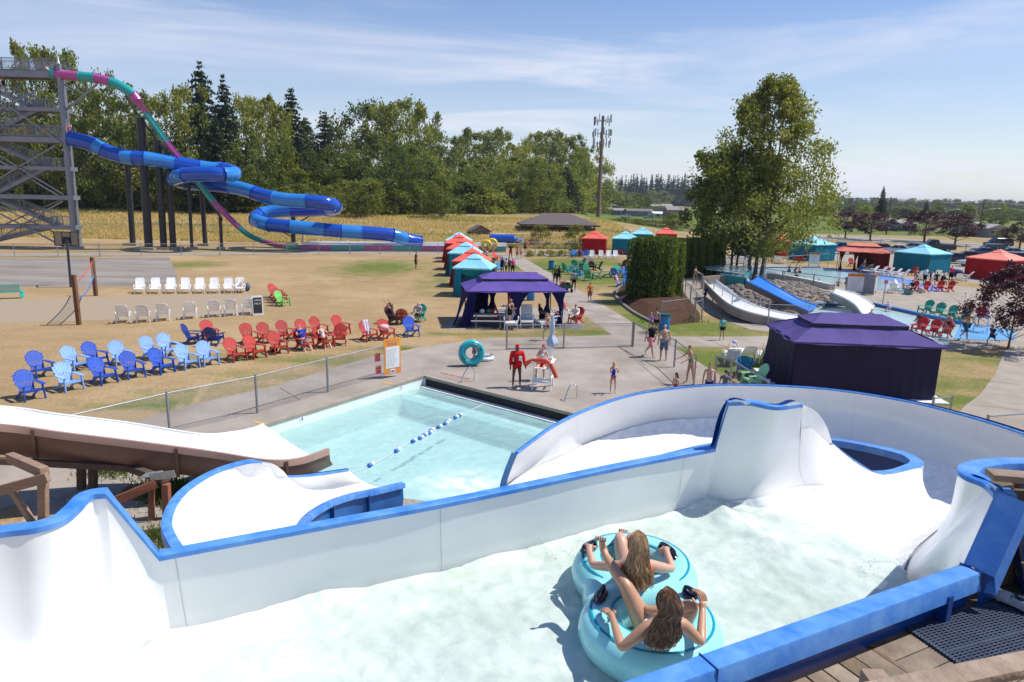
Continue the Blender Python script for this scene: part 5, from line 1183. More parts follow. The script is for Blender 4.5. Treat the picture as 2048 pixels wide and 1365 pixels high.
def lounger(u,v,yaw,label,group=None,col='f2f1ee',back=58,bed=1.15,sc=1.,z=0):
    k=(col,back,bed)
    if k not in LG: LG[k]=lounger_parts(plas(col,.4),back,bed)
    r=thing('sun_lounger',label,'lounger',P(u,v,z),rz=R(yaw),group=group); r.scale=(sc,)*3
    for nm,me in LG[k]: put(nm,me,r)
    return r
# ---------------------------------------------------------------- chairs on the near lawn
RB='1f4fb4';LB='86b0ea';NV='16307e';RD='b5392f'
G1='blue chairs set out in two rows on the dry lawn'; G2='red chairs in two rows on the dry lawn'
for col,u,v,y,l in [
 (RB,61,797,38,'royal blue chair nearest the lower left corner of the lawn'),(RB,82,753,38,'royal blue chair behind the lower left corner one, first of the back row'),
 (LB,139,779,38,'light blue chair second from the left in the front row'),(LB,152,741,38,'light blue chair second from the left in the back row'),
 (RB,192,731,36,'royal blue chair in the back row between two light blue ones'),(RB,207,766,36,'royal blue chair third from the left in the front row'),
 (LB,242,729,35,'light blue chair fourth from the left in the back row'),(RB,266,754,35,'royal blue chair fourth from the left in the front row'),
 (LB,304,718,34,'light blue chair fifth from the left in the back row'),(RB,324,745,34,'rightmost royal blue chair of the front row'),
 (LB,338,711,34,'rightmost light blue chair of the back row'),(LB,375,736,33,'light blue chair just right of the front row royal blue ones'),(LB,416,729,33,'light blue chair beside the first red chair of the front row')]: chair(col,u,v,y+22,l,G1)
chair(NV,387,687,95,'dark blue chair seen from the side, turned to the right'); chair(NV,429,690,172,'navy blue chair turned away, in front of a red one')
for u,v,y,l in [(420,681,25,'red chair standing behind the navy one that faces away'),(471,721,34,'red chair at the left end of the front row of red ones'),(510,715,34,'second red chair of the front row'),(556,706,33,'third red chair of the front row, with a bag behind it'),
 (499,688,33,'red chair at the left end of the back row, after the navy one'),(533,686,33,'red chair second from the left in the back row'),(572,681,33,'red chair in the back row above the third front one'),(610,678,33,'red chair behind the man in the blue shirt'),(607,699,42,'red chair holding the man in the blue shirt'),(638,672,32,'red chair behind the sunbathing woman'),(648,694,40,'red chair holding the woman in the white top'),
 (682,668,32,'rightmost red chair of the back row'),(680,689,8,'red chair facing straight ahead, right of the seated couple'),(737,681,28,'red chair with a striped towel over its back'),(772,678,28,'red chair with a pink towel heaped on it')]: chair(RD,u,v,y+(15 if y>10 else 0),l,G2)
chair('2458c4',822,672,25,'single blue chair at the right end of the lawn rows')
chair('8a2622',804,648,190,'dark red chair turned away in front of the photographing man'); chair('5a2a28',787,648,65,'dark chair holding the man who raises his arms'); chair('1fa08c',838,643,-20,'teal chair holding the man in a cap')
for col,u,v,l in [('c23b34',551,596,'rear red chair of the leaning stack'),('c8433c',556,601,'second red chair of the leaning stack'),('a63a30',560,606,'third chair of the leaning stack, dull red'),('74c060',565,612,'pale green front chair of the leaning stack')]: chair(col,u,v,60,l,'chairs stacked one in another on the lawn')
for i,u in enumerate((281,312,343,372,401,430,458,481)):
    lounger(u,586-(i*.25),22,['leftmost white lounger of the far row','second white lounger of the far row','third white lounger of the far row','fourth white lounger of the far row','fifth white lounger of the far row','sixth white lounger of the far row, beside the bag','white lounger with a grey bag on it','white lounger with a reading sunbather'][i],'white loungers of the far row by the sand court',back=62,bed=.75)
for i,(u,v) in enumerate(((247,650),(287,649),(327,646),(381,642),(429,638),(462,636),(497,633))):
    lounger(u,v-4,203,['leftmost white lounger seen from behind','second white lounger seen from behind','third white lounger seen from behind','white lounger alone in the middle of the near row, seen from behind','fifth white lounger seen from behind','sixth white lounger seen from behind','white lounger beside the chalkboard, seen from behind'][i],'white loungers of the near row, backs to the lens',back=62,bed=.75)
# ---------------------------------------------------------------- chairs further off
TE='1f9c82';TQ='2f9fd0';BK='2b211e';B3='2a6fd0'
G3='bright chairs scattered on the lawn in front of the hedge'
for col,u,v,y,l in [(TE,1119,543,80,'teal chair at the far left of the lawn group'),(TE,1133,545,130,'second teal chair of the lawn group, turned right'),(TE,1149,537,170,'teal chair at the back of the lawn group'),('4fc0dc',1143,549,175,'pale turquoise chair in the lawn group'),('14706e',1161,545,-170,'dark teal chair behind the man with the wagon'),
 (TE,1173,549,10,'teal chair facing the lens in the lawn group'),('18906a',1175,562,178,'green teal chair turned straight away'),(TQ,1157,558,160,'turquoise chair just right of the man in grey'),(TE,1193,558,-85,'teal chair in profile facing left'),(TE,1212,555,85,'teal chair in profile facing right'),(B3,1228,555,160,'blue chair left of the last teal chair'),('22b49a',1236,551,10,'sea green chair facing the lens near the hedge'),
 (B3,1241,574,60,'blue chair with a towel over its back'),(B3,1257,573,10,'blue chair half hidden by the hedge, front'),(B3,1252,556,20,'blue chair half hidden by the hedge, rear'),('18807c',1162,534,-60,'small teal chair behind the pale turquoise one')]: chair(col,u,v,y,l,G3)
for col,u,v,y,l in [('9a938c',1182,535,0,'grey chair facing the lens behind the black ones'),(BK,1183,540,160,'black chair turned away'),(BK,1195,541,-80,'black chair in profile facing left'),(BK,1245,537,-150,'black chair by the edge of the hedge')]: chair(col,u,v,y,l,'dark chairs on the dry part of the lawn')
for u,y,l in ((1148,20,'blue chair before the yellow green bushes, left one'),(1171,-25,'blue chair right of the one with the purple towel')): chair('2080cc',u,516,y,l)
for u,l in ((1184,'white lounger with a yellow and blue towel near the red cabana'),(1202,'white lounger with a grey bag before the red cabana'),(1217,'white lounger third before the cabanas'),(1231,'white lounger right end before the teal cabana')): lounger(u,518,0,l,'white loungers before the cabanas',back=62,bed=.7)
chair('c8453f',1244,510,35,'red chair in front of the teal cabana'); chair('c0302c',1208,510,-30,'red chair at the corner of the red cabana')
chair('d8462e',993,521,60,'orange red chair by the cabana row'); chair('2d62c8',1010,530,70,'blue chair by the cabana row')
for u,v,y,c_,l in ((965,519,10,'7a2a22','brown red chair between cabanas'),(975,540,160,'9a9890','grey chair between the cabanas'),(990,548,170,'b8b8b4','pale grey chair behind the front cabana'),(999,545,20,TQ,'turquoise chair by the group of women'),(960,524,60,'8c2c24','dark red chair at a cabana table'),(983,532,200,'777570','folding grey chair by the cabana tables')): chair(c_,u,v,y,l)
G4='red chairs on the concrete by the wading pool'
for u,v,l in ((1823,584,'red chair beside the man in black by the wading pool'),(1847,585,'second red chair from the left by the wading pool'),(1875,583,'third red chair by the wading pool'),(1896,584,'red chair partly behind the plum tree')): chair('cc2722',u,v,-68,l,G4)
chair('f1f0ee',1784,586,160,'white rounded chair by the wading pool'); chair('f1f0ee',1800,582,40,'white chair with the woman in black bikini top')
for i,(u,v) in enumerate(((1850,628),(1874,634),(1897,640),(1923,647))): chair(TE,u,v,-62,['leftmost of four teal chairs by the blue edged pool','second of four teal chairs by the blue edged pool','third of four teal chairs by the blue edged pool','rightmost of four teal chairs by the blue edged pool'][i],'four teal chairs by the blue edged pool')
for i,(u,v) in enumerate(((1838,668),(1862,672),(1888,676))): chair('c41f1e',u,v,-60,['red chair with a person, behind the dark purple tent','middle red chair behind the dark purple tent','red chair behind the girl in black'][i],'red chairs by the pool behind the purple tent')
chair('1f86c0',1488,750,160,'turquoise blue chair turned away beside the dark purple tent'); chair('8fd09a',1507,775,-75,'mint green chair facing left beside the dark purple tent')
for u,v,y,l in ((1463,728,170,'white lounger with a towel and a resting sunbather'),(1494,722,176,'white lounger with slats between two sunbathers'),(1532,728,170,'white lounger beside the dark purple tent with a sunbather')): lounger(u,v,y,l,'white loungers beside the dark purple tent',back=38,bed=1.2)
for u,v,y,l in ((1022,655,0,'white lounger under the purple tent behind the woman in black'),(1053,652,0,'white lounger with a pink bag under the purple tent')): lounger(u,v,y,l,back=60,bed=.8,sc=1.15)
lounger(1112,652,-60,'white lounger with a reclining person under the purple tent',back=40,bed=1.2,sc=1.1)
chair('c6392f',1003,640,110,'red chair under the purple tent by the picnic table'); chair('c6392f',1026,612,170,'red chair behind the purple tent'); chair('c4342c',1152,648,-40,'red chair with the woman in a white robe'); 
for i,(u,v) in enumerate(((1762,551),(1775,553),(1790,555),(1806,557),(1745,549),(1733,545))): lounger(u,v,-150,['third white lounger along the blue beach edge','fourth white lounger along the blue beach edge','fifth white lounger along the blue beach edge','sixth white lounger along the blue beach edge','second white lounger along the blue beach edge','first white lounger along the blue beach edge'][i],'white loungers along the blue beach edge',back=50,bed=1.3)
for i,(u,v) in enumerate(((1447,528),(1459,530),(1470,527),(1484,528),(1497,531),(1515,530),(1553,527),(1563,528))): lounger(u,v,150,'white lounger in the shade behind the big tree','white loungers behind the big tree',back=50,bed=1.2)
for i,(u,v) in enumerate(((1843,560),(1862,563),(1874,558),(1886,562),(1915,566),(1932,562))): lounger(u,v,-140 if i%2 else 160,'white lounger between the teal cabana and the plum tree','white loungers near the teal cabana',back=50,bed=1.2)
chair('d23a2c',1703,533,-10,'red chair at the left end of the long red cabana'); chair('c02420',1826,552,-50,'red chair in front of the teal cabana at right')
for i,(u,v) in enumerate(((1592,526),(1602,526))): chair('a02a26',u,v,150,'dark red chair in front of the teal cabana behind the tree','dark red chairs behind the tree')
chair('2050b8',1493,527,150,'blue chair in the shade behind the big tree')
# ---------------------------------------------------------------- cloth canopies
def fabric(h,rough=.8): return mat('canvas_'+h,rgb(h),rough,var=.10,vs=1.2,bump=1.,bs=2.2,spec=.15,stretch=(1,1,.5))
def roof2(mb,w,d,ze,zt,kw,kd,sag=.05,n=6,cap=None):
    """four sided canopy: eave w x d at ze, ring kw x kd at zt, sagging between the ribs"""
    c=[(-w/2,-d/2),(w/2,-d/2),(w/2,d/2),(-w/2,d/2)]; k=[(-kw/2,-kd/2),(kw/2,-kd/2),(kw/2,kd/2),(-kw/2,kd/2)]
    for i in range(4):
        a,b=Vector((*c[i],ze)),Vector((*c[(i+1)%4],ze)); e,f=Vector((*k[i],zt)),Vector((*k[(i+1)%4],zt)); rows=[]
        for s in range(n+1):
            t=s/n; g=a.lerp(b,t); h=e.lerp(f,t); S_=sin(pi*t); rows.append([g.lerp(h,q/5)-Vector((0,0,sag*S_*sin(pi*min(1,q/5*.9+.1))+(sag*.55*abs(sin(2*pi*t)) if q<2 and w>4 else 0)-(.05 if w>4 else .015)*noise.noise(g.lerp(h,q/5)*1.7+Vector((w,i*3,0))))) for q in range(6)])
        mb.grid(rows)
def valance(mb,w,d,z,h):
    c=[(-w/2,-d/2),(w/2,-d/2),(w/2,d/2),(-w/2,d/2)]
    for i in range(4):
        a,b=c[i],c[(i+1)%4]; mb.grid([[Vector((a[0]+(b[0]-a[0])*t/8,a[1]+(b[1]-a[1])*t/8,z)),Vector((a[0]+(b[0]-a[0])*t/8,a[1]+(b[1]-a[1])*t/8,z-h*(1+.25*(t%2)))) ] for t in range(9)])
def curtain(root,m,a,b,z1,z0=.05,folds=7,amp=.04,fa=(0,0),fb=(0,0),name='curtain',gather=None):
    a=Vector((*a,0));b=Vector((*b,0)); n=folds*4; d=(b-a).normalized(); nn=Vector((-d.y,d.x,0)); rows=[]
    for i in range(n+1):
        t=i/n; p=a.lerp(b,t); fl=Vector((fa[0]+(fb[0]-fa[0])*t,fa[1]+(fb[1]-fa[1])*t,0)); r_=[]
        for j in range(7):
            s=j/6; z=z1+(z0-z1)*s; q=p+fl*s+nn*amp*sin(t*folds*2*pi)*(.3+.7*s)
            if gather is not None: c=a.lerp(b,gather); k=sin(pi*min(1,s/.62)/2) if s<.62 else 1-.45*(s-.62)/.38; q=q.lerp(c+nn*.0,k*.85) + nn*0
            r_.append(Vector((q.x,q.y,z)))
        rows.append(r_)
    mb=MB(); mb.grid(rows); return mb.build(name,m,root,ang=180)
def posts(root,w,d,h,m,extra=()):
    for x,y in [(-w/2,-d/2),(w/2,-d/2),(w/2,d/2),(-w/2,d/2)]+list(extra): mb=MB(); mb.bar((x,y,0),(x,y,h),.06,.06,up=(0,1,0)); mb.build('post',m,root,False)
M_post=mat('post_metal',(.035,.03,.035),.5,metal=.4)
def cabana(u,v,rz,top,side,label,w=3.1,sides=(1,1,1,1),flare=0,group=None,y=None,zs=1.):
    c=P(u,v,0); r=thing('cabana',label,'tent',c,rz=R(rz),group=group); mt,ms=fabric(top),fabric(side)
    posts(r,w-.25,w-.25,2.2,M_post)
    mb=MB(); roof2(mb,w,w,2.2,2.85,.95,.95,.06); mb.build('canopy',mt,r,ang=180); mb=MB(); valance(mb,w,w,2.2,.10); mb.build('valance',mt,r)
    mb=MB(); roof2(mb,1.15,1.15,2.85,3.2,.02,.02,.01,3); valance(mb,1.15,1.15,2.85,.08); mb.build('top_canopy',mt,r)
    mb=MB(); mb.tube([(0,0,3.18),(0,0,3.38)],[.04,.01],5); mb.build('finial',M_post,r)
    h=(w-.2)/2; cs=[((-h,-h),(h,-h)),((h,-h),(h,h)),((h,h),(-h,h)),((-h,h),(-h,-h))]
    for i,s in enumerate(sides):
        a,b=cs[i]
        if s==1: curtain(r,ms,a,b,2.12,.05,8,.03,(0,0) if i!=3 else (-flare,0),(0,0) if i!=3 else (-flare,0))
        elif s==2:
            curtain(r,ms,a,(a[0]+(b[0]-a[0])*.22,a[1]+(b[1]-a[1])*.22),2.12,.05,4,.05); curtain(r,ms,(b[0]-(b[0]-a[0])*.18,b[1]-(b[1]-a[1])*.18),b,2.12,.05,4,.05)
    return r
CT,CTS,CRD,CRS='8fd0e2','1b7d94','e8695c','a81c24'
G5='cabanas in the row on the left of the path'
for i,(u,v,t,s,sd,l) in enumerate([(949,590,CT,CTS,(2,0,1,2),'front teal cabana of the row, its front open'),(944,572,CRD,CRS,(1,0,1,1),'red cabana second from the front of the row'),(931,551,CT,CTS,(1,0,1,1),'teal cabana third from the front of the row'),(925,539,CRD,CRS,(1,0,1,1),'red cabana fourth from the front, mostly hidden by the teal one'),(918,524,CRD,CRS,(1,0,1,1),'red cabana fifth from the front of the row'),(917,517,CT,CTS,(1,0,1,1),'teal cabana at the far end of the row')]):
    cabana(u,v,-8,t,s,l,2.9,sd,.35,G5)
# rolled blind of the front one
q=P(938,589,0); bl=thing('rolled_blind','rolled up teal curtain hanging in the front cabana','curtain',q+Vector((0,0,1.55)),rz=R(-8)); mb=MB(); rows=[]
for i in range(13):
    t=i/12*pi; rows.append([Vector((-1.25+2.5*i/12,.1*sin(a)-.0,.55-.35*sin(t)-.28*cos(a)*sin(t)**.3)) for a in [0,.8,1.6,2.4,3.1]])
mb.grid(rows); mb.build('curtain_roll',fabric('2aa9bd'),bl,ang=180)
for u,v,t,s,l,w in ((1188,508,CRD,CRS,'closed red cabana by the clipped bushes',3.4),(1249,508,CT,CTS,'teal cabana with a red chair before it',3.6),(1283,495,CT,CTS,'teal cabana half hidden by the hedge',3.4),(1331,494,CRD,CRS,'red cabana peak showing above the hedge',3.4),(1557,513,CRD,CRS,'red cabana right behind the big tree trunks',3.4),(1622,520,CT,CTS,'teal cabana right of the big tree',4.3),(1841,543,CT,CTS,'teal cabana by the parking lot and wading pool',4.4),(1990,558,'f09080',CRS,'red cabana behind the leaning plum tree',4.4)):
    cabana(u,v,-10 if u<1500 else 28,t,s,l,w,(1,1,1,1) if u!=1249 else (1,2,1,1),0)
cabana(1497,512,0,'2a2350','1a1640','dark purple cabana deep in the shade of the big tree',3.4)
def longtent(fl,fr,ze,depth,top,side,under,label,kind):
    """fl, fr: front eave corners in the photo; ze eave height"""
    a=P(*fl,ze); b=P(*fr,ze); w=(b-a).length; ang=atan2(b.y-a.y,b.x-a.x); d=(b-a).normalized(); nn=Vector((-d.y,d.x,0)); c=(a+b)/2+nn*depth/2; c.z=0
    r=thing('canopy_tent',label,'tent',c,rz=ang); mt,ms=fabric(top),fabric(side)
    mb=MB(); roof2(mb,w,depth,ze,ze+.50,w-2.2,depth-2.2,.13,20); mb.build('canopy',mt,r,ang=180); mb=MB(); valance(mb,w,depth,ze+.0,.06); mb.build('valance',mt,r)
    mb=MB(); roof2(mb,w-2.0,depth-2.0,ze+.60,ze+.90,w-3.4,.05,.05,12); mb.poly([(-(w-3.4)/2,-.025,ze+.90),((w-3.4)/2,-.025,ze+.90),((w-3.4)/2,.025,ze+.90),(-(w-3.4)/2,.025,ze+.90)]); mb.build('top_canopy',mt,r,ang=60)
    mb=MB(); 
    for x0_,y0_,x1_,y1_ in ((-1,-1,1,-1),(1,-1,1,1),(1,1,-1,1),(-1,1,-1,-1)): mb.bar((x0_*(w-2.1)/2,y0_*(depth-2.1)/2,ze+.54),(x1_*(w-2.1)/2,y1_*(depth-2.1)/2,ze+.54),.05,.10)
    mb.build('vent_band',mat('vent_mesh',(.03,.03,.035),.7),r,False)
    posts(r,w-.55,depth-.55,ze,M_post,((0,-(depth-.55)/2),(0,(depth-.55)/2)))
    for s in (-1,1):
        mb=MB(); mb.bar((-(w-.3)/2,s*(depth-.3)/2,ze-.06),((w-.3)/2,s*(depth-.3)/2,ze-.06),.05,.06); mb.build('eave_bar',M_post,r,False)
    return r,w,depth,ze,ms
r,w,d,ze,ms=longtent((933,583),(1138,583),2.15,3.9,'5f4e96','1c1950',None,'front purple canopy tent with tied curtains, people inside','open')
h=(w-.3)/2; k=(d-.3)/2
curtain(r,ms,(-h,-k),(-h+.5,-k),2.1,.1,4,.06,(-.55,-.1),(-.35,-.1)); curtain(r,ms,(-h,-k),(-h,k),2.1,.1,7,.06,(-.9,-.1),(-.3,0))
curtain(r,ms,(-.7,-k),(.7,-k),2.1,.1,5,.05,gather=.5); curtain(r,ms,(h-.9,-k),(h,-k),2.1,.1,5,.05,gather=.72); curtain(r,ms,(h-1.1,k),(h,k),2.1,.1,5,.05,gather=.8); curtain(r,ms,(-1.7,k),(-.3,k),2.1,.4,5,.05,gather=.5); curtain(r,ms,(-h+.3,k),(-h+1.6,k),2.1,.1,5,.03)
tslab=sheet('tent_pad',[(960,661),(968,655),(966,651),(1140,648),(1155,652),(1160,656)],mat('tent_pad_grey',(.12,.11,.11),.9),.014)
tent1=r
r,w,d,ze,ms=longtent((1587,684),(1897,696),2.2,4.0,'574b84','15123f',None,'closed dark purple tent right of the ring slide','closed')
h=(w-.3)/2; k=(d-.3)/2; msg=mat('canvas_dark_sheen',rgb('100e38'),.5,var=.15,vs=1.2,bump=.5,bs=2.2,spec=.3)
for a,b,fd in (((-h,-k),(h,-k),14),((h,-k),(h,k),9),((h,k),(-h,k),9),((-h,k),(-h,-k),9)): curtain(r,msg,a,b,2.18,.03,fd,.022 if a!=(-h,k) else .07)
curtain(r,msg,(-h,k-.2),(-h,-k),2.18,.03,6,.1,(-.25,0),(-.1,-.1))
mb=MB(); mb.box((0,0,.03),(w+.5,d+.5,.05)); mb.build('base_frame',mat('white_paint',(.78,.78,.78),.5),r,False)
r,w,d,ze,ms=longtent((1676,502),(1785,507),2.3,4.5,'cf7a6a','5a1016',None,'long faded red canopy tent by the parked cars','red')
h=(w-.3)/2;k=(d-.3)/2
for x in (-h,-h*.45,h*.15,h*.55): curtain(r,ms,(x,-k if x<0 else k),(x+.7,-k if x<0 else k),2.25,.1,4,.05,gather=.4)
curtain(r,ms,(h*.3,-k+.2),(h,-k+.2),2.25,.1,5,.03); curtain(r,ms,(-.3,k),(h,k),2.25,.1,7,.03)
# ================================================================ people
TS=bpy.data.scenes.new('work')
def skinmesh(name,verts,edges,rads,m,sub=1,root=0):
    me=bpy.data.meshes.new('tmp'); me.from_pydata([tuple(v) for v in verts],edges,[]); o=bpy.data.objects.new('tmp',me); TS.collection.objects.link(o)
    md=o.modifiers.new('s','SKIN'); md.use_smooth_shade=True
    for i,v in enumerate(me.skin_vertices[0].data):
        q=rads[i]; v.radius=(q,q) if not isinstance(q,tuple) else q; v.use_root=(i==root)
    if sub: s=o.modifiers.new('u','SUBSURF'); s.levels=sub; s.render_levels=sub
    
    with bpy.context.temp_override(scene=TS,view_layer=TS.view_layers[0]):
        dg=bpy.context.evaluated_depsgraph_get(); r=bpy.data.meshes.new_from_object(o.evaluated_get(dg))
    bpy.data.objects.remove(o); bpy.data.meshes.remove(me)
    r.name=name; r.materials.clear(); r.materials.append(m); r.polygons.foreach_set('use_smooth',[True]*len(r.polygons)); return r
# poses: lean, (hip pitch, knee bend, spread) x2 [L,R], (arm pitch, out, elbow) x2, head turn
POSES={
'stand':(2,(3,4,5),(-2,3,5),(0,12,12),(0,12,12)),
'relax':(0,(6,6,7),(-3,2,6),(-4,10,20),(8,14,35)),
'walk':(6,(24,12,3),(-20,22,3),(-25,8,20),(28,8,25)),
'run':(14,(50,55,3),(-30,60,3),(-40,12,75),(45,12,80)),
'sit':(-14,(82,84,8),(80,80,8),(20,14,55),(20,14,55)),
'sitlean':(12,(84,80,10),(84,84,10),(38,10,60),(38,10,60)),
'lounge':(-32,(66,35,9),(62,22,9),(28,16,55),(28,16,55)),
'recline':(-48,(50,58,6),(48,12,5),(25,18,70),(25,18,70)),
'armsup':(-25,(75,60,8),(75,62,8),(150,10,50),(150,10,60)),
'armsfold':(0,(3,4,5),(-3,3,6),(25,6,105),(25,6,105)),
'hold':(3,(10,8,5),(-6,5,5),(35,8,70),(10,10,30)),
'reach':(10,(8,6,6),(-6,4,6),(55,6,25),(45,6,30)),
'phone':(0,(4,4,6),(-3,3,6),(60,10,120),(60,10,120)),
'pull':(2,(20,12,4),(-16,18,4),(-10,10,15),(12,10,20)),
'bend':(75,(60,12,8),(55,10,10),(70,15,10),(70,15,10)),
'carry':(-4,(26,30,4),(-18,30,4),(35,20,70),(-30,15,30)),
}
def limbdir(p,o,s): p=R(p);o=R(o); return Vector((s*sin(o),-sin(p)*cos(o),-cos(p)*cos(o)))
def skeleton(pose,h=1.75,b=1.,fem=False,child=False):
    lean,lL,lR,aL,aR=POSES[pose]; J={}; rad={}; E=[]
    hk=1.18 if child else 1.
    q=Matrix.Rotation(R(lean),3,'X')      # lean forward = toward -Y
    def up(x,y,z): return q@Vector((x,y,z))
    pe=Vector((0,0,0)); J['pel']=pe; rad['pel']=.074*b
    J['waist']=pe+up(0,0,.085*h); rad['waist']=(.064 if fem else .070)*b
    J['chest']=pe+up(0,.005,.20*h); rad['chest']=.078*b
    J['neckb']=pe+up(0,0,.285*h); rad['neckb']=.048*b
    J['neck']=pe+up(0,-.008*h,.325*h); rad['neck']=.031*(b if b<1.1 else 1.1)
    hd=q if abs(lean)<50 else Matrix.Rotation(R(lean*.6),3,'X')
    def hp(x,y,z): return J['neck']+hd@Vector((x,y,z))
    J['jaw']=hp(0,-.012*h,.035*h*hk); rad['jaw']=.037*hk
    J['head']=hp(0,-.004*h,.078*h*hk); rad['head']=.050*hk
    J['crown']=hp(0,.004*h,.118*h*hk); rad['crown']=.038*hk
    J['nose']=hp(0,-.045*h*hk,.055*h*hk); rad['nose']=.008*hk
    E+=[('pel','waist'),('waist','chest'),('chest','neckb'),('neckb','neck'),('neck','jaw'),('jaw','head'),('head','crown'),('jaw','nose')]
    E.remove(('jaw','nose')); J.pop('nose'); rad.pop('nose')
    sw=(.100 if fem else .113)
    for s,l,a,k in ((-1,lL,aL,'L'),(1,lR,aR,'R')):
        J['hip'+k]=pe+up(s*.050*h,0,-.02*h); rad['hip'+k]=.058*b
        d=limbdir(l[0],l[2],s); th=.245*h; sh=.24*h
        J['thm'+k]=J['hip'+k]+d*th*.5; rad['thm'+k]=.050*b
        J['knee'+k]=J['hip'+k]+d*th; rad['knee'+k]=.034*b
        d2=limbdir(l[0]-l[1],l[2]*.3,s)
        J['calf'+k]=J['knee'+k]+d2*sh*.35; rad['calf'+k]=.035*b
        J['ank'+k]=J['knee'+k]+d2*sh; rad['ank'+k]=.020*b
        f=Vector((s*.15,0,0))+Vector((0,d2.z,-d2.y)) if True else 0
        f=Vector((s*.12,d2.z,-d2.y)).normalized()
        J['toe'+k]=J['ank'+k]+f*.095*h+d2*.022*h; rad['toe'+k]=.019*b
        E+=[('pel','hip'+k),('hip'+k,'thm'+k),('thm'+k,'knee'+k),('knee'+k,'calf'+k),('calf'+k,'ank'+k),('ank'+k,'toe'+k)]
        J['sho'+k]=pe+up(s*sw*h,0,.272*h); rad['sho'+k]=.034*b
        d=q@limbdir(a[0],a[1],s) if abs(lean)<60 else limbdir(a[0],a[1],s); ua=.165*h; fa=.15*h
        J['uam'+k]=J['sho'+k]+d*ua*.5; rad['uam'+k]=.029*b
        J['elb'+k]=J['sho'+k]+d*ua; rad['elb'+k]=.024*b
        d2=q@limbdir(a[0]+a[2],-a[1]*.8 if a[2]>50 else a[1]*.4,s) if abs(lean)<60 else limbdir(a[0],a[1],s)
        J['wri'+k]=J['elb'+k]+d2*fa; rad['wri'+k]=.017*b
        J['hand'+k]=J['wri'+k]+d2*.055*h; rad['hand'+k]=.022*b; J['fing'+k]=J['wri'+k]+d2*.095*h; rad['fing'+k]=.012
        E+=[('neckb','sho'+k),('sho'+k,'uam'+k),('uam'+k,'elb'+k),('elb'+k,'wri'+k),('wri'+k,'hand'+k),('hand'+k,'fing'+k)]
    for k in rad: rad[k]*=h/1.75*(1.5 if k[:3] in('pel','wai','che','hip','thm') else 1.42 if k[:3] not in('hea','jaw','cro') else 1.25)
    return J,rad,E,q
MC={}
def sub_skin(key,name,J,rad,E,keep,grow,m,sub=1,root=None,over={}):
    k=(key,name,tuple(keep),grow)
    if k in MC: me=MC[k].copy(); me.materials[0]=m; return me
    names=[n for n in J if n in keep]; ix={n:i for i,n in enumerate(names)}
    e=[(ix[a],ix[b]) for a,b in E if a in ix and b in ix]
    me=skinmesh(name,[J[n] for n in names],e,[over.get(n,rad[n]+grow) for n in names],m,sub,0); MC[k]=me; return me
TOPS={'tee':['pel','waist','chest','neckb','shoL','shoR','uamL','uamR'],'hoodie':['pel','waist','chest','neckb','shoL','shoR','uamL','uamR','elbL','elbR','wriL','wriR'],'tank':['pel','waist','chest','neckb'],'bikini':['chest','waist'],'suit':['pel','waist','chest','hipL','hipR'],'dress':['pel','waist','chest','neckb','hipL','hipR','thmL','thmR'],'rash':['pel','waist','chest','neckb','shoL','shoR','uamL','uamR','elbL','elbR']}
BOTS={'shorts':['pel','hipL','hipR','thmL','thmR'],'long':['pel','hipL','hipR','thmL','thmR','kneeL','kneeR'],'brief':['pel','hipL','hipR']}
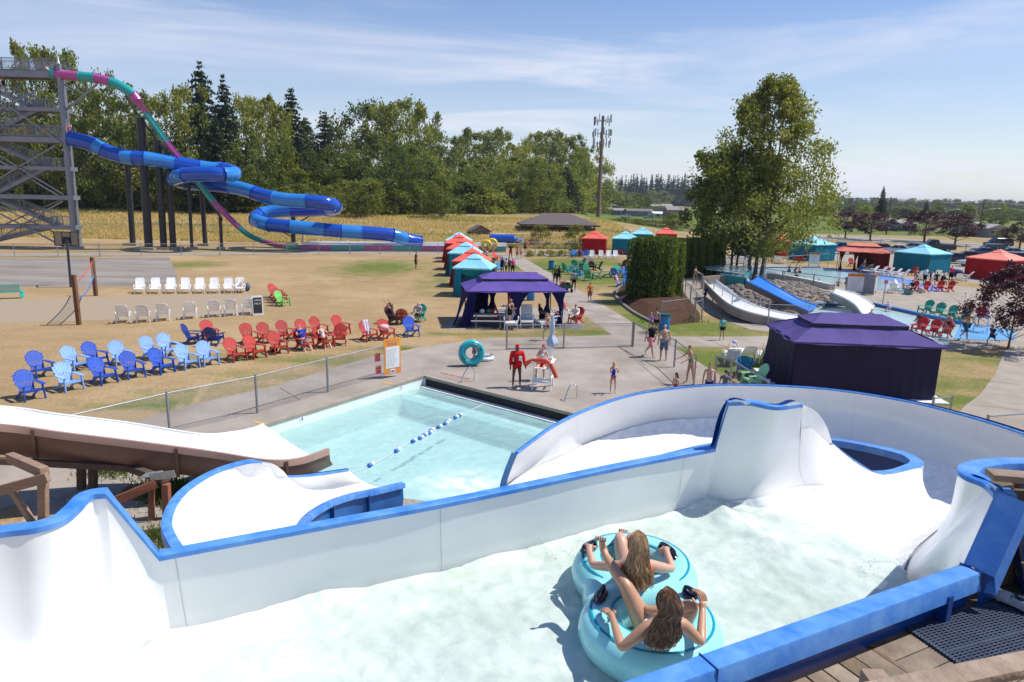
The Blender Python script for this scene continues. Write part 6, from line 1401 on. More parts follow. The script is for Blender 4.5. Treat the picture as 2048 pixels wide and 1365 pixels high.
def person(loc,pose,face,label,h=1.7,sk=0,top=None,bot=None,hair=('4a3424',0),b=1.,fem=False,child=False,seat=None,cap=None,z=None,sub=1,group=None):
    key=(pose,round(h,1),b,fem,child); J,rad,E,q=skeleton(pose,h,b,fem,child)
    if seat is None: zmin=min(J[k].z-rad[k]*.8 for k in J if k[:3] in('toe','ank')); off=-zmin
    else: off=seat+rad['pel']
    loc=P(*loc) if isinstance(loc,tuple) else loc
    r=thing('person',label,'person',loc,rz=R(face),group=group)
    sm=skin_m(sk)
    def add(me,nm): o=put(nm,me,r); o.location=(0,0,off); return o
    add(sub_skin(key,'body',J,rad,E,tuple(J),0,sm,sub),'body')
    if bot: add(sub_skin(key,'shorts',J,rad,E,tuple(BOTS[bot[0]]),.026 if bot[0]!='brief' else .008,cloth(bot[1])),'shorts' if bot[0]!='brief' else 'swim_bottoms')
    if top: add(sub_skin(key,top[0],J,rad,E,tuple(TOPS[top[0]]),{'hoodie':.045,'tee':.030,'rash':.014,'tank':.016,'dress':.032}.get(top[0],.005),cloth(top[1])),{'tee':'shirt','hoodie':'hoodie','tank':'tank_top','bikini':'bikini_top','suit':'swimsuit','dress':'dress','rash':'rash_guard'}[top[0]])
    hk=(1.18 if child else 1.)*h/1.75
    hd=J['head']; up=(J['crown']-J['jaw']).normalized(); bk=(q@Vector((0,1,0)))
    Mh=Matrix((Vector((1,0,0)),bk,up)).transposed()
    if hair:
        mb=MB(); mb.ell(hd+bk*.018*hk+up*.030*hk,(.064*hk,.068*hk,.066*hk),12,8,Mh)
        if hair[1]: 
            L_=hair[1]; pts=[hd+bk*.04*hk+up*.02,hd+bk*.065*hk-up*.07*hk,J['neckb']+bk*.085*hk-up*.02*hk,J['neckb']+bk*.10*hk-up*(.02+.2*(L_-1)*.6+.08)*hk]
            mb.tube(cr(pts,2),[.05*hk,.062*hk,.064*hk,.06*hk,.055*hk,.045*hk,.02*hk],8)
        add(mb.mesh('hair',mat('hair_'+hair[0],rgb(hair[0]),.55,var=.3,vs=14,spec=.3,stretch=(3,3,.6))),'hair')
    if cap:
        mb=MB(); c=hd+up*.045*hk; mb.ell(c,(.070*hk,.074*hk,.052*hk),12,6,Mh); 
        bm=[c-bk*.05*hk+Mh@Vector((x*hk,y*hk,-.004)) for x,y in ((-.055,0),(-.045,-.06),(0,-.085),(.045,-.06),(.055,0))]; mb.add(bm+[p+up*.008 for p in bm],[(0,1,2,3,4),(9,8,7,6,5)]+[(i,(i+1)%5,5+(i+1)%5,5+i) for i in range(5)])
        add(mb.mesh('cap',cloth(cap)),'cap')
    if pose!='bend' and sub:   # eyes and nose small enough to read as a face
        mb=MB(); c=hd-up*.004*hk
        for s in(-1,1): mb.ell(c-bk*.050*hk+Vector((s*.019*hk,0,0)),(.008*hk,.005*hk,.006*hk),6,4)
        add(mb.mesh('eyes',mat('eye_dark',(.03,.02,.015),.3)),'eyes')
        mb=MB(); mb.ell(c-bk*.056*hk-up*.018*hk,(.009*hk,.012*hk,.016*hk),6,5); add(mb.mesh('nose',sm),'nose')
    return r
def seatq(u,v,yaw,back=.05,z=0):  # where the pelvis goes for a chair standing at (u,v)
    p=P(u,v,z); a=R(yaw); return Vector((p.x-sin(a)*back*-1*-1,p.y+cos(a)*back,p.z))
pr_=person
# around the landing pool
lg=pr_((1033,775),'relax',8,'lifeguard in a red hooded jacket standing at the pool edge',1.76,3,('hoodie','c81e22'),('shorts','a81820'),None,1.08)
J,rad,E,q=skeleton('relax',1.76,1.08); zmin=min(J[k].z-rad[k]*.8 for k in J if k[:3] in('toe','ank'))
mb=MB(); c=J['head']+Vector((0,.0,-zmin)); mb.ell(c+Vector((0,.022,.012)),(.083,.085,.105),14,9); mb.tube([c+Vector((0,.05,-.05)),c+Vector((0,.03,-.11))],[.08,.10],10); mb.build('hood',cloth('c81e22'),lg)
mb=MB(); mb.ell(c+Vector((0,-.052,.0)),(.062,.03,.024),12,6); mb.build('sunglasses',mat('mirror_orange',(.85,.42,.03),.15,metal=.8),lg)
mb=MB(); mb.ell(c+Vector((0,-.045,-.025)),(.055,.05,.07),10,7); mb.build('face',skin_m(3),lg)
mb=MB(); mb.box(c+Vector((.10,-.19,-.42)),(.13,.03,.17)); mb.build('notebook',mat('paper_white',(.75,.75,.75),.6),lg,bevel=.01)
# lifeguard's high chair
def highchair(u,v,yaw,label,col='eceae6'):
    r=thing('lifeguard_chair',label,'chair',P(u,v,0),rz=R(yaw)); m=plas(col,.5)
    for s in (-1,1):
        mb=MB(); mb.bar((s*.36,-.42,0),(s*.32,-.34,1.12),.05,.10,up=(0,1,0)); mb.build('leg',m,r,False); mb=MB(); mb.bar((s*.34,.46,0),(s*.30,.20,1.25),.05,.10,up=(0,1,0)); mb.build('leg',m,r,False)
        mb=MB(); mb.box((s*.37,-.05,1.14),(.14,.82,.03)); mb.build('armrest',m,r,False)
    mb=MB()
    for i in range(5): mb.box((0,-.32+i*.11,.88-i*.012),(.60,.09,.025))
    mb.build('seat',m,r,False)
    for i in range(6):
        t=i-2.5; mb=MB(); mb.bar((t*.085,.19,.82),(t*.105,.46,1.62-.012*t*t),.075,.02,up=(0,-1,.3)); mb.build('slat',m,r,False)
    mb=MB(); mb.bar((-.3,.3,1.15),(.3,.3,1.15),.03,.06); mb.bar((-.34,-.38,.45),(.34,-.38,.45),.04,.08); mb.bar((-.34,-.2,.45),(-.33,.36,.45),.04,.08); mb.bar((.34,-.2,.45),(.33,.36,.45),.04,.08); mb.build('stretcher',m,r,False)
    mb=MB(); mb.box((0,-.46,.36),(.72,.26,.03)); mb.build('foot_rest',m,r,False); return r
highchair(1086,776,-12,'white slatted lifeguard chair at the edge of the landing pool')
g=pr_(P(1083,774,0)+Vector((0,.0,0)),'sit',-14,'lifeguard in red visor and white tank top on the high chair',1.66,0,('tank','e8e6ea'),('shorts','b02430'),('3a2a22',1),.98,True,seat=.88,cap='d8282a')
q=P(1083,774,0); rt=thing('rescue_tube','orange foam rescue tube across the seated lifeguard\'s lap','rescue float',q+Vector((-.1,-.42,1.16)),rz=R(-14)); mb=MB(); pts=[Vector((-.62,-.02,-.22)),Vector((-.4,-.05,-.02)),Vector((0,-.06,.06)),Vector((.35,-.06,.0)),Vector((.6,-.05,-.42)),Vector((.66,-.04,-.6))]
mb.tube(cr(pts,4),[.07]*1+[.085]*19+[.07],10); mb.build('foam_tube',mat('rescue_orange',(.62,.07,.02),.5),rt); mb=MB(); mb.tube([pts[2]+Vector((0,-.09,.05)),pts[2]+Vector((.1,.1,.1)),pts[2]+Vector((.2,.1,.25))],.012,5); mb.build('strap',mat('strap_black',(.02,.02,.02),.7),rt)
# folded parasol
q=P(1102,765,0)+Vector((0,.35,0)); um=thing('parasol','folded pale blue parasol behind the lifeguard chair','umbrella',q); mb=MB(); mb.tube([(0,0,0),(0,0,2.6)],.022,8); mb.build('pole',mat('white_paint',(.78,.78,.78),.5),um)
mb=MB(); rows=[]
for i,(z_,r_) in enumerate(((1.45,.12),(1.5,.2),(1.62,.22),(1.8,.16),(1.95,.07),(2.1,.09),(2.35,.08),(2.6,.05),(2.75,.01))): rows.append([Vector((r_*(1+.25*sin(a*5+i))*cos(a),r_*(1+.25*sin(a*5+i))*sin(a),z_)) for a in [2*pi*k/20 for k in range(21)]])
mb.grid(rows); mb.build('folded_canopy',cloth('b9c8d8'),um,ang=180)
# girl with the teal ring
pr_((948,731),'carry',62,'blond girl in a pink top and teal bottoms beside the teal ring',1.22,0,('tank','e0506a'),('brief','12a098'),('d8c49a',0),.9,True,True)
def ring(c,R_,r_,m,M,name,label,cat='swim ring',col2=None,hands=2,group=None):
    o=thing(name,label,cat,c,group=group); o.rotation_euler=M.to_euler(); mb=MB(); mb.tube([Vector((R_*cos(a),R_*sin(a),0)) for a in [2*pi*k/36 for k in range(36)]],r_,14,closed=True); mb.build('ring',m,o,ang=180)
    if col2:
        for rr in (R_-r_*.45,R_+.0,R_+r_*.45):
            mb=MB(); zz_=sqrt(max(0,r_*r_-(rr-R_)**2))+.002; mb.tube([Vector((rr*cos(a),rr*sin(a),zz_)) for a in [2*pi*k/36 for k in range(36)]],.010,4,closed=True); mb.build('stripe',col2,o)
    for k in range(hands):
        a=pi*k+.5; mb=MB(); c0=Vector((R_*cos(a),R_*sin(a),r_*1.0)); t=Vector((-sin(a),cos(a),0)); mb.tube([c0-t*.12,c0-t*.07+Vector((0,0,.035)),c0+t*.07+Vector((0,0,.035)),c0+t*.12],.018,6); mb.build('handle',mat('handle_black',(.02,.02,.03),.4),o)
    return o
TEALR=mat('ring_teal',(.02,.42,.48),.3,var=.05,vs=2,coat=.2); TEALD=mat('ring_stripe',(.0,.22,.28),.4); YEL=mat('ring_yellow',(.80,.55,.02),.35)
def upright(c,face,tilt=80): return Matrix.Rotation(R(face),3,'Z')@Matrix.Rotation(R(tilt),3,'X')
q=P(942,735,0); ring(q+Vector((0,.25,.60)),.43,.17,TEALR,upright(q,12,84),'swim_ring','big teal swim ring held upright by the blond girl',col2=TEALD)
ring(P(968,722,0)+Vector((0,.2,.10)),.38,.10,mat('ring_clear',(.62,.66,.72),.2),Matrix.Identity(3),'swim_ring','clear ring lying on the deck behind the teal ring')
pr_((1225,787),'armsfold',5,'girl in a blue life vest and pink bottoms by the pool',1.26,0,('tank','1a2ec0'),('brief','c06078'),('c8985a',1),.92,True,True)
# the line along the sloping fence
pr_((1300,714),'walk',40,'man in a black shirt and pink shorts walking along the fence',1.76,0,('tee','1c1e28'),('long','d88a94'),('2e2018',0),1.1)
pr_((1326,722),'stand',175,'shirtless grey haired man in blue grey shorts seen from behind',1.74,0,None,('long','5a6480'),('c8c2b8',0),1.18)
pr_((1379,769),'reach',-75,'woman in a green swimsuit leaning on the fence',1.68,1,('suit','1f8f62'),None,('7a5a3c',0),1.0,True)
pr_((1414,812),'relax',-10,'woman in a dark blue bikini top by the queue fence',1.66,0,('bikini','1c1c60'),('brief','1c1c60'),('8a5a3a',1),1.05,True)
pr_((1349,812),'stand',-60,'child with long wet dark hair just above the flume rim',1.25,0,('suit','8a3a4a'),None,('120d0c',2),.95,True,True)
pr_((1446,812),'stand',150,'dark haired child in the queue by the fence',1.35,0,('tee','6a6a72'),('shorts','30303a'),('20140e',0),.95,False,True)
pr_((1463,812),'stand',60,'brown haired child at the end of the queue',1.22,1,None,('shorts','283050'),('3a2212',0),.95,False,True)
pr_((1301,664),'walk',-30,'small girl in a lilac rash guard by the green bin',1.15,0,('rash','a88cd8'),('brief','6a50a0'),('c8a878',1),.9,True,True)
pr_((1311,668),'relax',160,'shirtless boy in dark shorts by the green bin',1.45,1,None,('shorts','1c1c22'),('2a1a10',0),.95,False,True)
pr_((1443,681),'stand',178,'girl in a teal shirt and black shorts on the path, seen from behind',1.3,1,('tee','4ab0b0'),('shorts','18181c'),('1c120c',0),.95,True,True)
pr_((1409,604),'walk',10,'child in a blue violet rash guard on the ramp',1.2,2,('rash','3226a8'),('shorts','1a2a80'),('120c0a',0),.9,False,True)
pr_((1387,570),'reach',60,'woman in a black swimsuit at the top of the ramp',1.7,0,('suit','0c0c10'),('brief','0c0c10'),('6a3a24',0),1.12,True)
pr_((1366,553),'stand',100,'toddler in white and teal at the top of the ramp',.9,0,('tee','b8d8e0'),('brief','d8a0b8'),('b88858',0),1.,True,True)
pr_((1398,572),'bend',60,'small child in a pink suit beside the woman in black',.85,0,('suit','d060a8'),None,('c8a878',0),1.,True,True)
pr_((1179,604),'walk',175,'boy in an orange shirt and patterned shorts on the path',1.42,1,('tee','e2641a'),('long','7a5648'),('241610',0),.98,False,True)
pr_((1147,584),'pull',178,'man in a grey shirt pulling a loaded wagon',1.78,3,('tee','8a8e98'),('shorts','141418'),('0c0a0a',0),1.08)
pr_((1110,570),'stand',170,'man in an olive shirt on the path behind the wagon',1.75,3,('tee','6a7030'),('long','20202a'),('0c0a0a',0),1.05)
pr_((1117,571),'stand',150,'person in black next to the man in olive',1.7,3,('dress','121216'),None,('0c0a0a',1),1.,True)
pr_((1096,681),'run',-40,'woman in a black swimsuit striding past the purple tent',1.66,0,('suit','141218'),None,('b08050',1),1.,True)
pr_((1019,656),'hold',60,'woman in a black dress and beige cap holding a plate',1.68,1,('dress','141214'),None,('3a2a1c',0),1.02,True,cap='b8a890')
q=P(1025,650,0); pl_=thing('plate','white plate held by the woman in the black dress','plate',q+Vector((.12,-.25,1.0))); mb=MB(); mb.tube([(0,0,0),(0,0,.015)],[.09,.14],14); mb.build('dish',mat('paper_white',(.75,.75,.75),.6),pl_)
pr_(P(1083,650,0)+Vector((0,0,0)),'sit',70,'woman in black sitting inside the purple tent',1.68,2,('tee','0d0d12'),('long','0d0d12'),('0d0a0a',1),1.12,True,seat=.42)
pr_(P(1108,652,0),'recline',-60,'person in a purple top reclining under the purple tent',1.6,0,('tee','5a2a6a'),('shorts','6a88c0'),('30142a',1),.98,True,seat=.42)
pr_(P(1152,648,0),'sitlean',-30,'woman in a white robe sitting at the corner of the purple tent',1.66,0,('hoodie','e8e2dc'),None,('2c1c18',0),1.05,True,seat=.36)
pr_((832,540),'stand',100,'man in a black shirt and shorts alone on the dry lawn',1.8,1,('tee','121216'),('long','17171c'),('1a1210',0),1.1)
# sunbathers on the lawn chairs
def sit_on(u,v,yaw,*a,pose='lounge',back=.02,seat=.30,**k):
    p=P(u,v,0); an=R(yaw); return person(Vector((p.x-sin(an)*-0-sin(an)*back,p.y+cos(an)*back,0)),pose,yaw,*a,seat=seat,**k)
sit_on(607,699,42,'bald man in a blue shirt and patterned shorts stretched out on a red chair',1.82,0,('tee','1c3a9c'),('long','8a7c80'),None,1.3)
sit_on(648,694,40,'woman in a white top and dark shorts on a red chair',1.68,4,('tank','d8ccd0'),('shorts','4a3c34'),('30201a',0),1.0,fem=True)
sit_on(787,648,65,'man raising a phone with both arms on a dark chair',1.75,1,('tee','3a3038'),('long','4a4650'),('1a1412',0),1.05,pose='armsup')
sit_on(838,643,-20,'man in a cap and pale shirt sitting on a teal chair',1.75,1,('tee','b8a8b8'),('long','6a4a3a'),('2a1c16',0),1.12,pose='sitlean',cap='c8b890')
sit_on(481,584,3,'sunbather with a dark top looking at a phone on the end lounger',1.6,1,('bikini','4a3a5a'),('brief','c8c0c8'),('241612',0),1.,pose='recline',seat=.38,fem=True)
sit_on(1463,728,170,'sunbather with one knee up on the towel covered lounger',1.65,0,('suit','4060a0'),None,('c8b8a8',0),1.,pose='recline',seat=.38,fem=True)
sit_on(1532,728,170,'sunbather lying beside the dark purple tent',1.65,4,('suit','20304a'),None,('201810',0),1.,pose='recline',seat=.38,fem=True)
# far path and slide exit
for a in [((1021,518),'phone',170,'person in a black top and red shorts taking a photo',1.78,3,('tee','0c0c10'),('long','c0282c'),('0c0a0a',0),1.1),((1034,521),'walk',175,'woman in a dark swimsuit walking up the far path',1.65,1,('suit','20202c'),('brief','101014'),('241a14',1),.95,True),((1042,519),'walk',0,'child in a blue suit on the far path',1.35,0,('suit','3060b0'),None,('c09060',0),.95,True,True),((1050,508),'stand',150,'woman in a grey top by the far fence',1.65,1,('tee','55586a'),('shorts','14141a'),('241a14',1),1.,True),
 ((975,508),'walk',20,'child walking with the left yellow ring',1.3,1,None,('shorts','5a3a30'),('8a6a50',0),.95,False,True),((986,506),'walk',-10,'child walking with the right yellow ring',1.3,0,('suit','7a4a8a'),None,('a88868',0),.95,True,True),((984,495),'stand',0,'lifeguard in white standing at the slide exit',1.7,0,('tee','e8e4e4'),('shorts','c03038'),('c04838',0),1.),
 ((1035,497),'stand',-30,'lifeguard by the orange sign at the far fence',1.7,1,('tank','d8c8a8'),('shorts','c03038'),('241a14',0),1.),((1052,501),'stand',30,'woman with a towel at the slide exit fence',1.65,1,('suit','a03048'),None,('241a14',1),1.,True),((1056,503),'stand',60,'girl in pink by the slide exit fence',1.4,1,('tee','d84a78'),None,('241a14',1),.9,True,True),((1066,496),'relax',0,'man in red trunks beyond the slide exit fence',1.75,1,None,('shorts','b03038'),('3a2418',0),1.05),((1078,497),'stand',120,'person in red bottoms beyond the slide exit fence',1.7,0,None,('brief','b83038'),('3a2418',0),1.05),((1087,498),'sitlean',-70,'man in blue shorts bending down beyond the fence',1.75,0,None,('shorts','30406a'),('3a2418',0),1.1),
 ((1004,549),'stand',150,'woman in navy by the row of cabanas',1.68,3,('dress','14142c'),None,('0c0a0a',0),1.05,True),((1012,550),'stand',120,'woman in a white shirt by the row of cabanas',1.6,3,('tee','d8d4da'),None,('0c0a0a',0),1.),((1018,548),'stand',-90,'person in black by the row of cabanas',1.7,3,('dress','0e0e12'),None,('0c0a0a',0),1.),((1025,550),'stand',180,'woman in a bright pink shirt by the row of cabanas',1.6,3,('tee','e02c80'),('long','20202a'),('0c0a0a',0),1.1,True),
 ((932,590),'sitlean',-60,'woman in black sitting in the front cabana',1.65,2,('hoodie','0e0e14'),None,('0c0a0a',1),1.1,True)]: pr_(*a)
pr_((1258,560),'stand',-90,'shirtless man in navy shorts by the hedge',1.72,1,None,('long','1a2050'),('2a1c14',0),1.1)
for u,l,tc in ((973,'left yellow ring carried at the slide exit',0),(984,'right yellow ring carried at the slide exit',1)):
    q=P(u,505,0); ring(q+Vector((0,-.2,.95 if u<980 else 1.15)),.55,.24,YEL,upright(q,0,85),'swim_ring',l,group='yellow rings at the slide exit',hands=1)
# right hand pools
for a in [((1891,676),'walk',20,'girl in a black swimsuit walking by the red chairs',1.5,1,('suit','101014'),None,('1c120c',0),.95,True),((1929,681),'walk',15,'man in a cap, sand tank top and blue shorts',1.78,0,('tank','d0bc94'),('long','34567a'),('4a3424',0),1.12,False),
 ((1982,692),'run',-70,'boy in a navy rash guard running past the plum tree',1.3,1,('rash','16204a'),('shorts','1a2a58'),('6a4a34',0),.95,False,True),((1990,653),'walk',10,'toddler in a pink suit by the lifeguard chair',1.05,1,('suit','d06a98'),None,('3a2418',0),1.,True,True),((2043,660),'run',-60,'runner half out of the frame at the right edge',1.6,1,('tee','2a3a5a'),('shorts','2a2a30'),('2a1c14',0),1.),
 ((1900,565),'stand',160,'woman in a pink shirt and black shorts near the loungers',1.68,2,('tee','d83a68'),('long','0e0e12'),('0c0a0a',0),1.3,True),((1848,571),'stand',10,'man in a white shirt and black shorts wading by the rail',1.75,2,('tee','d8dce4'),('long','121218'),('1a1210',0),1.),((1859,567),'stand',60,'child in purple by the rail',1.35,2,('dress','3a1a5a'),None,('1a1210',0),.95,True,True),
 ((1813,536),'stand',180,'man in dark clothes in front of the teal cabana',1.76,1,('tee','1a2028'),('long','1c1c24'),('2a1c14',0),1.05),((1808,539),'stand',150,'woman in a white dress in front of the teal cabana',1.66,0,('dress','d8d0d4'),None,('8a5a34',1),1.,True),((1609,524),'stand',0,'man in grey standing by the teal cabana behind the tree',1.75,1,('tee','5a6470'),('long','2a3040'),('2a1c14',0),1.1),
 ((1721,549),'stand',0,'child in a royal blue swimsuit by the loungers',1.2,2,('dress','1c50c0'),None,('1a1210',0),1.,True,True),((1727,546),'stand',40,'woman in a bikini by the loungers',1.6,1,('suit','181820'),None,('5a3a24',0),1.,True)]: pr_(*a)
for a,kw in [(((1806,587),'sit',50,'woman in a black bikini top sitting on a white chair',1.68,1,('bikini','0e0e12'),('shorts','d8d4cc'),('a88058',0),1.05,True),dict(seat=.38)),(((1824,590),'sitlean',-60,'man in a dark shirt sitting by the blue cooler',1.75,1,('tee','1c2430'),('shorts','2a3040'),('14100e',0),1.1),dict(seat=.38,cap='14141a')),(((1836,662),'sit',-60,'person in the back of a dark red chair behind the tent',1.6,1,('tee','5a3a34'),None,('14100e',0),1.),dict(seat=.34)),
 (((1831,562),'sit',-20,'shirtless man sitting near the teal cabana',1.75,1,None,('shorts','5a4a40'),('2a1c14',0),1.1),dict(seat=.38)),(((1871,570),'sitlean',-20,'man sitting on a lounger at the pool corner',1.75,1,('tee','3a3430'),('shorts','201c20'),('14100e',0),1.1),dict(seat=.38)),(((1882,570),'sitlean',30,'person in black crouching at the pool corner',1.65,2,('hoodie','101014'),None,('14100e',0),1.05),dict(seat=.3)),(((1739,546),'lounge',-150,'person in the canopy shade reclining by the loungers',1.7,1,None,('shorts','3a3a44'),('5a3a24',0),1.1),dict(seat=.38)),(((1692,580),'sitlean',0,'grey haired person sitting behind the rules boards',1.7,0,('tee','8a8488'),('shorts','4a4a54'),('b0a89c',0),1.1),dict(seat=.5)),
 (((1705,572),'sitlean',-40,'person in a pale hat by the rules boards',1.6,0,('tee','c8b8b0'),('shorts','8a7a74'),('c8b89c',0),1.),dict(seat=.5)),(((973,521),'sit',0,'man at a table between the cabanas',1.7,1,('tee','c8a890'),('shorts','4a3a34'),('5a3a2a',0),1.05),dict(seat=.4)),(((978,541),'sitlean',40,'person bending over a bag between the cabanas',1.65,2,('tee','b8a0a8'),('shorts','3a3a44'),('14100e',0),1.05),dict(seat=.4))]: pr_(*a,**kw)
highchair(1960,664,-35,'white lifeguard chair by the light blue beach entry','c8d4e8')
pr_(P(1956,663,0),'sit',-62,'lifeguard in a red hoodie on the right hand lifeguard chair',1.7,1,('hoodie','b81828'),('shorts','9a1c24'),('2a1812',0),1.05,seat=.88)
# swimmers: bodies standing in the shallow water
for i,(u,v,zz_,l) in enumerate([(1570,560,-.75,'swimmer with dark hair left of the centre of the wading pool'),(1592,562,-.35,'woman standing waist deep holding a child'),(1600,573,-.95,'swimmer\'s head low in the wading pool'),(1637,572,-.9,'dark haired swimmer right of centre in the wading pool'),(1676,573,-.9,'swimmer near the right fence of the wading pool'),(1578,545,-.7,'swimmer against the far pool edge, left'),(1590,546,-.6,'swimmer against the far pool edge, middle'),(1599,547,-.7,'swimmer against the far pool edge, right'),(1505,562,-.75,'swimmer left of the big tree trunks'),(1744,634,-1.05,'dark haired swimmer near the foot of the right white slide'),(1838,645,-1.1,'swimmer whose head shows above the purple tent')]):
    pr_(P(u,v,0)+Vector((0,0,zz_)),'reach',random.uniform(-180,180),l,1.6,[0,1,2][i%3],None if i%2 else ('suit','303a6a'),('shorts','2a3a6a'),(['2a1c14','14100e','6a4a30'][i%3],0),1.,bool(i%2))
pr_((1779,625),'bend',170,'child in a lilac shirt climbing out at the blue pool edge',1.3,0,('rash','b090d8'),('brief','d8d0dc'),('a88058',0),1.,True,True)
# people on the tower
for u,v,zi,l,a in ((97,150,0,'person in a white shirt sitting at the top of the speed slide',('sit',90,1.7,0,('tee','e8e8ec'),('shorts','2090a0'),'7a3a24')),(38,182,0,'boy in teal trunks on the top stairs of the tower',('walk',90,1.5,0,None,('long','1a98a8'),'5a3018')),(8,180,0,'person in black trunks on the top stairs of the tower',('stand',90,1.7,0,None,('long','0c0c10'),'3a2418')),(12,273,0,'person in a pink top with a yellow ring on the tower platform',('stand',0,1.5,1,('suit','d84868'),None,'241a14')),(43,273,0,'person in green shorts with a yellow ring on the tower platform',('stand',170,1.7,1,None,('shorts','0a6a5a'),'241a14')),(60,274,0,'child in green waiting on the tower platform',('stand',60,1.3,0,('suit','1a9a8a'),None,'241a14')),(103,275,0,'child in a grey top beside the front yellow ring on the tower',('stand',-60,1.4,1,('tee','6a6460'),('shorts','3a3430'),'a86a3a')),(138,277,0,'lifeguard in red at the mouth of the tube slide',('stand',90,1.6,0,('tee','d01820'),('shorts','d01820'),'c82020'))):
    q=PY(u,v,YT+1.2); pr_(q,a[0],a[1],l,a[2],a[3],a[4],a[5],(a[6],0),1.05,seat=.2 if a[0]=='sit' else None)
for u,v,l in ((18,266,'yellow ring held at the left on the tower platform'),(44,266,'middle yellow ring on the tower platform'),(93,268,'rightmost yellow ring on the tower platform')): q=PY(u,v,YT+.9); ring(q,.5,.22,YEL,upright(q,0,80),'swim_ring',l,group='yellow rings on the tower',hands=1)
# ================================================================ wading pools, small slides, rocks
M_wade=watermat('wading_water',(.85,.97,.97),(.52,.74,.76),scale=.8,fo=(.60,.95),opac=.75,bump=.4,bsc=2.5,bd=.08)
M_beach=mat('beach_blue',(.10,.22,.52),.5,var=.15,vs=1.5); M_edge=mat('edge_blue',(.02,.16,.42),.5,var=.1,vs=2)
sheet('beach_entry',[(1640,537),(1668,537),(1720,544),(1800,556),(1890,577),(1880,583),(1790,583),(1755,580),(1700,566)],M_beach,.022)
sheet('wading_pool',[(1492,541),(1530,537),(1640,536),(1690,546),(1740,554),(1800,567),(1850,577),(1860,582),(1790,583),(1755,579),(1690,568),(1620,563),(1540,558),(1490,555),(1440,553),(1438,550),(1488,548)],M_wade,.026)
def curb(name,l,m,w=.3,h=.12,close=False,z=0):
    mb=MB(); pts=[P(u,v,z) for u,v in l]
    for i in range(len(pts)-1): mb.bar(pts[i]+Vector((0,0,h/2)),pts[i+1]+Vector((0,0,h/2)),w,h)
    return struct(name,mb,m)
curb('wading_pool_edge',[(1436,548),(1490,547),(1490,541),(1530,536.5),(1640,535.5)],M_edge)
wp2=[(1600,648),(1612,627),(1636,618),(1745,617),(1772,621),(1830,633),(1920,652),(1905,680),(1890,695),(1700,700),(1600,690)]
sheet('slide_pool',wp2,M_wade,.03); sheet('light_blue_entry',[(1905,650),(1930,645),(2030,662),(2030,681),(1975,682),(1895,678)],mat('beach_light',(.10,.33,.60),.35,var=.15,vs=.8),.024)
curb('slide_pool_edge',[(1612,620),(1632,613),(1748,612),(1776,618),(1830,630),(1925,650)],M_edge,.35,.22)
# rocky island between the slides
rk=[(1430,580),(1460,573),(1500,571),(1548,562),(1620,572),(1660,592),(1712,612),(1630,615),(1590,640),(1545,632),(1490,613),(1455,597)]
M_rock=mat('river_rock',(.30,.26,.22),.9,col2=(.16,.135,.115),vs=2.5,bump=.6,bs=6,spec=.2)
rp_=[P(u,v,.0) for u,v in rk]; rc=sum(rp_,Vector())/len(rp_); mb=MB()
for i in range(len(rp_)):
    a,b=rp_[i],rp_[(i+1)%len(rp_)]; a=a+Vector((0,0,.02)); b=b+Vector((0,0,.02)); am=a.lerp(rc,.35)+Vector((0,0,.55)); bm_=b.lerp(rc,.35)+Vector((0,0,.55)); mb.add([a,b,bm_,am],[(0,1,2,3)]); mb.add([am,bm_,rc+Vector((0,0,.75))],[(0,1,2)])
struct('rocky_bank',mb,M_rock)
rnd=random.Random(12); mb=MB(); n=0
while n<1500:
    i=rnd.randrange(len(rp_)); f=rnd.random()**1.3; q=rp_[i].lerp(rp_[(i+1)%len(rp_)],rnd.random()).lerp(rc,f)
    z=.02+(f/.35*.53 if f<.35 else .53+(f-.35)/.65*.2); s=rnd.uniform(.07,.26); mb.ell((q.x,q.y,z+.02),(s,s*rnd.uniform(.6,1),s*.6),6,4,Matrix.Rotation(rnd.random()*6,3,'Z')); n+=1
o=mb.build('river_rocks',M_rock,None,ang=30,kind='stuff'); tag(o,'loose grey brown rocks between the small slides','rocks')
gr=sheet('slide_gravel',[(1402,570),(1412,567),(1435,590),(1460,612),(1495,628),(1560,640),(1600,645),(1606,655),(1530,650),(1470,634),(1430,606)],M_gravel,.03)
for u,v,h_,l in ((1517,613,1.0,'taller pointed driftwood stake on the rocks'),(1526,617,.8,'shorter pointed driftwood stake on the rocks')):
    q=P(u,v,.5); r=thing('driftwood_stake',l,'stake',Vector((q.x,q.y,.35))); mb=MB(); mb.tube([(0,0,0),(.02,0,h_*.6),(.0,0,h_)],[.12,.10,.01],6); mb.build('stake',mat('driftwood',(.30,.27,.24),.9,var=.25,vs=4,bump=.5,bs=10),r)
q=P(1556,582,.7); r=thing('driftwood','bleached driftwood stump on the rocky bank','driftwood',q); mb=MB(); rnd=random.Random(4)
for i in range(9): a=rnd.random()*6.3; mb.tube([(0,0,0),(cos(a)*.35,sin(a)*.35,.15+.2*rnd.random()),(cos(a)*.7,sin(a)*.7,.05+.5*rnd.random())],[.1,.06,.015],5)
mb.build('stump',mat('driftwood',(.3,.27,.24)),r)
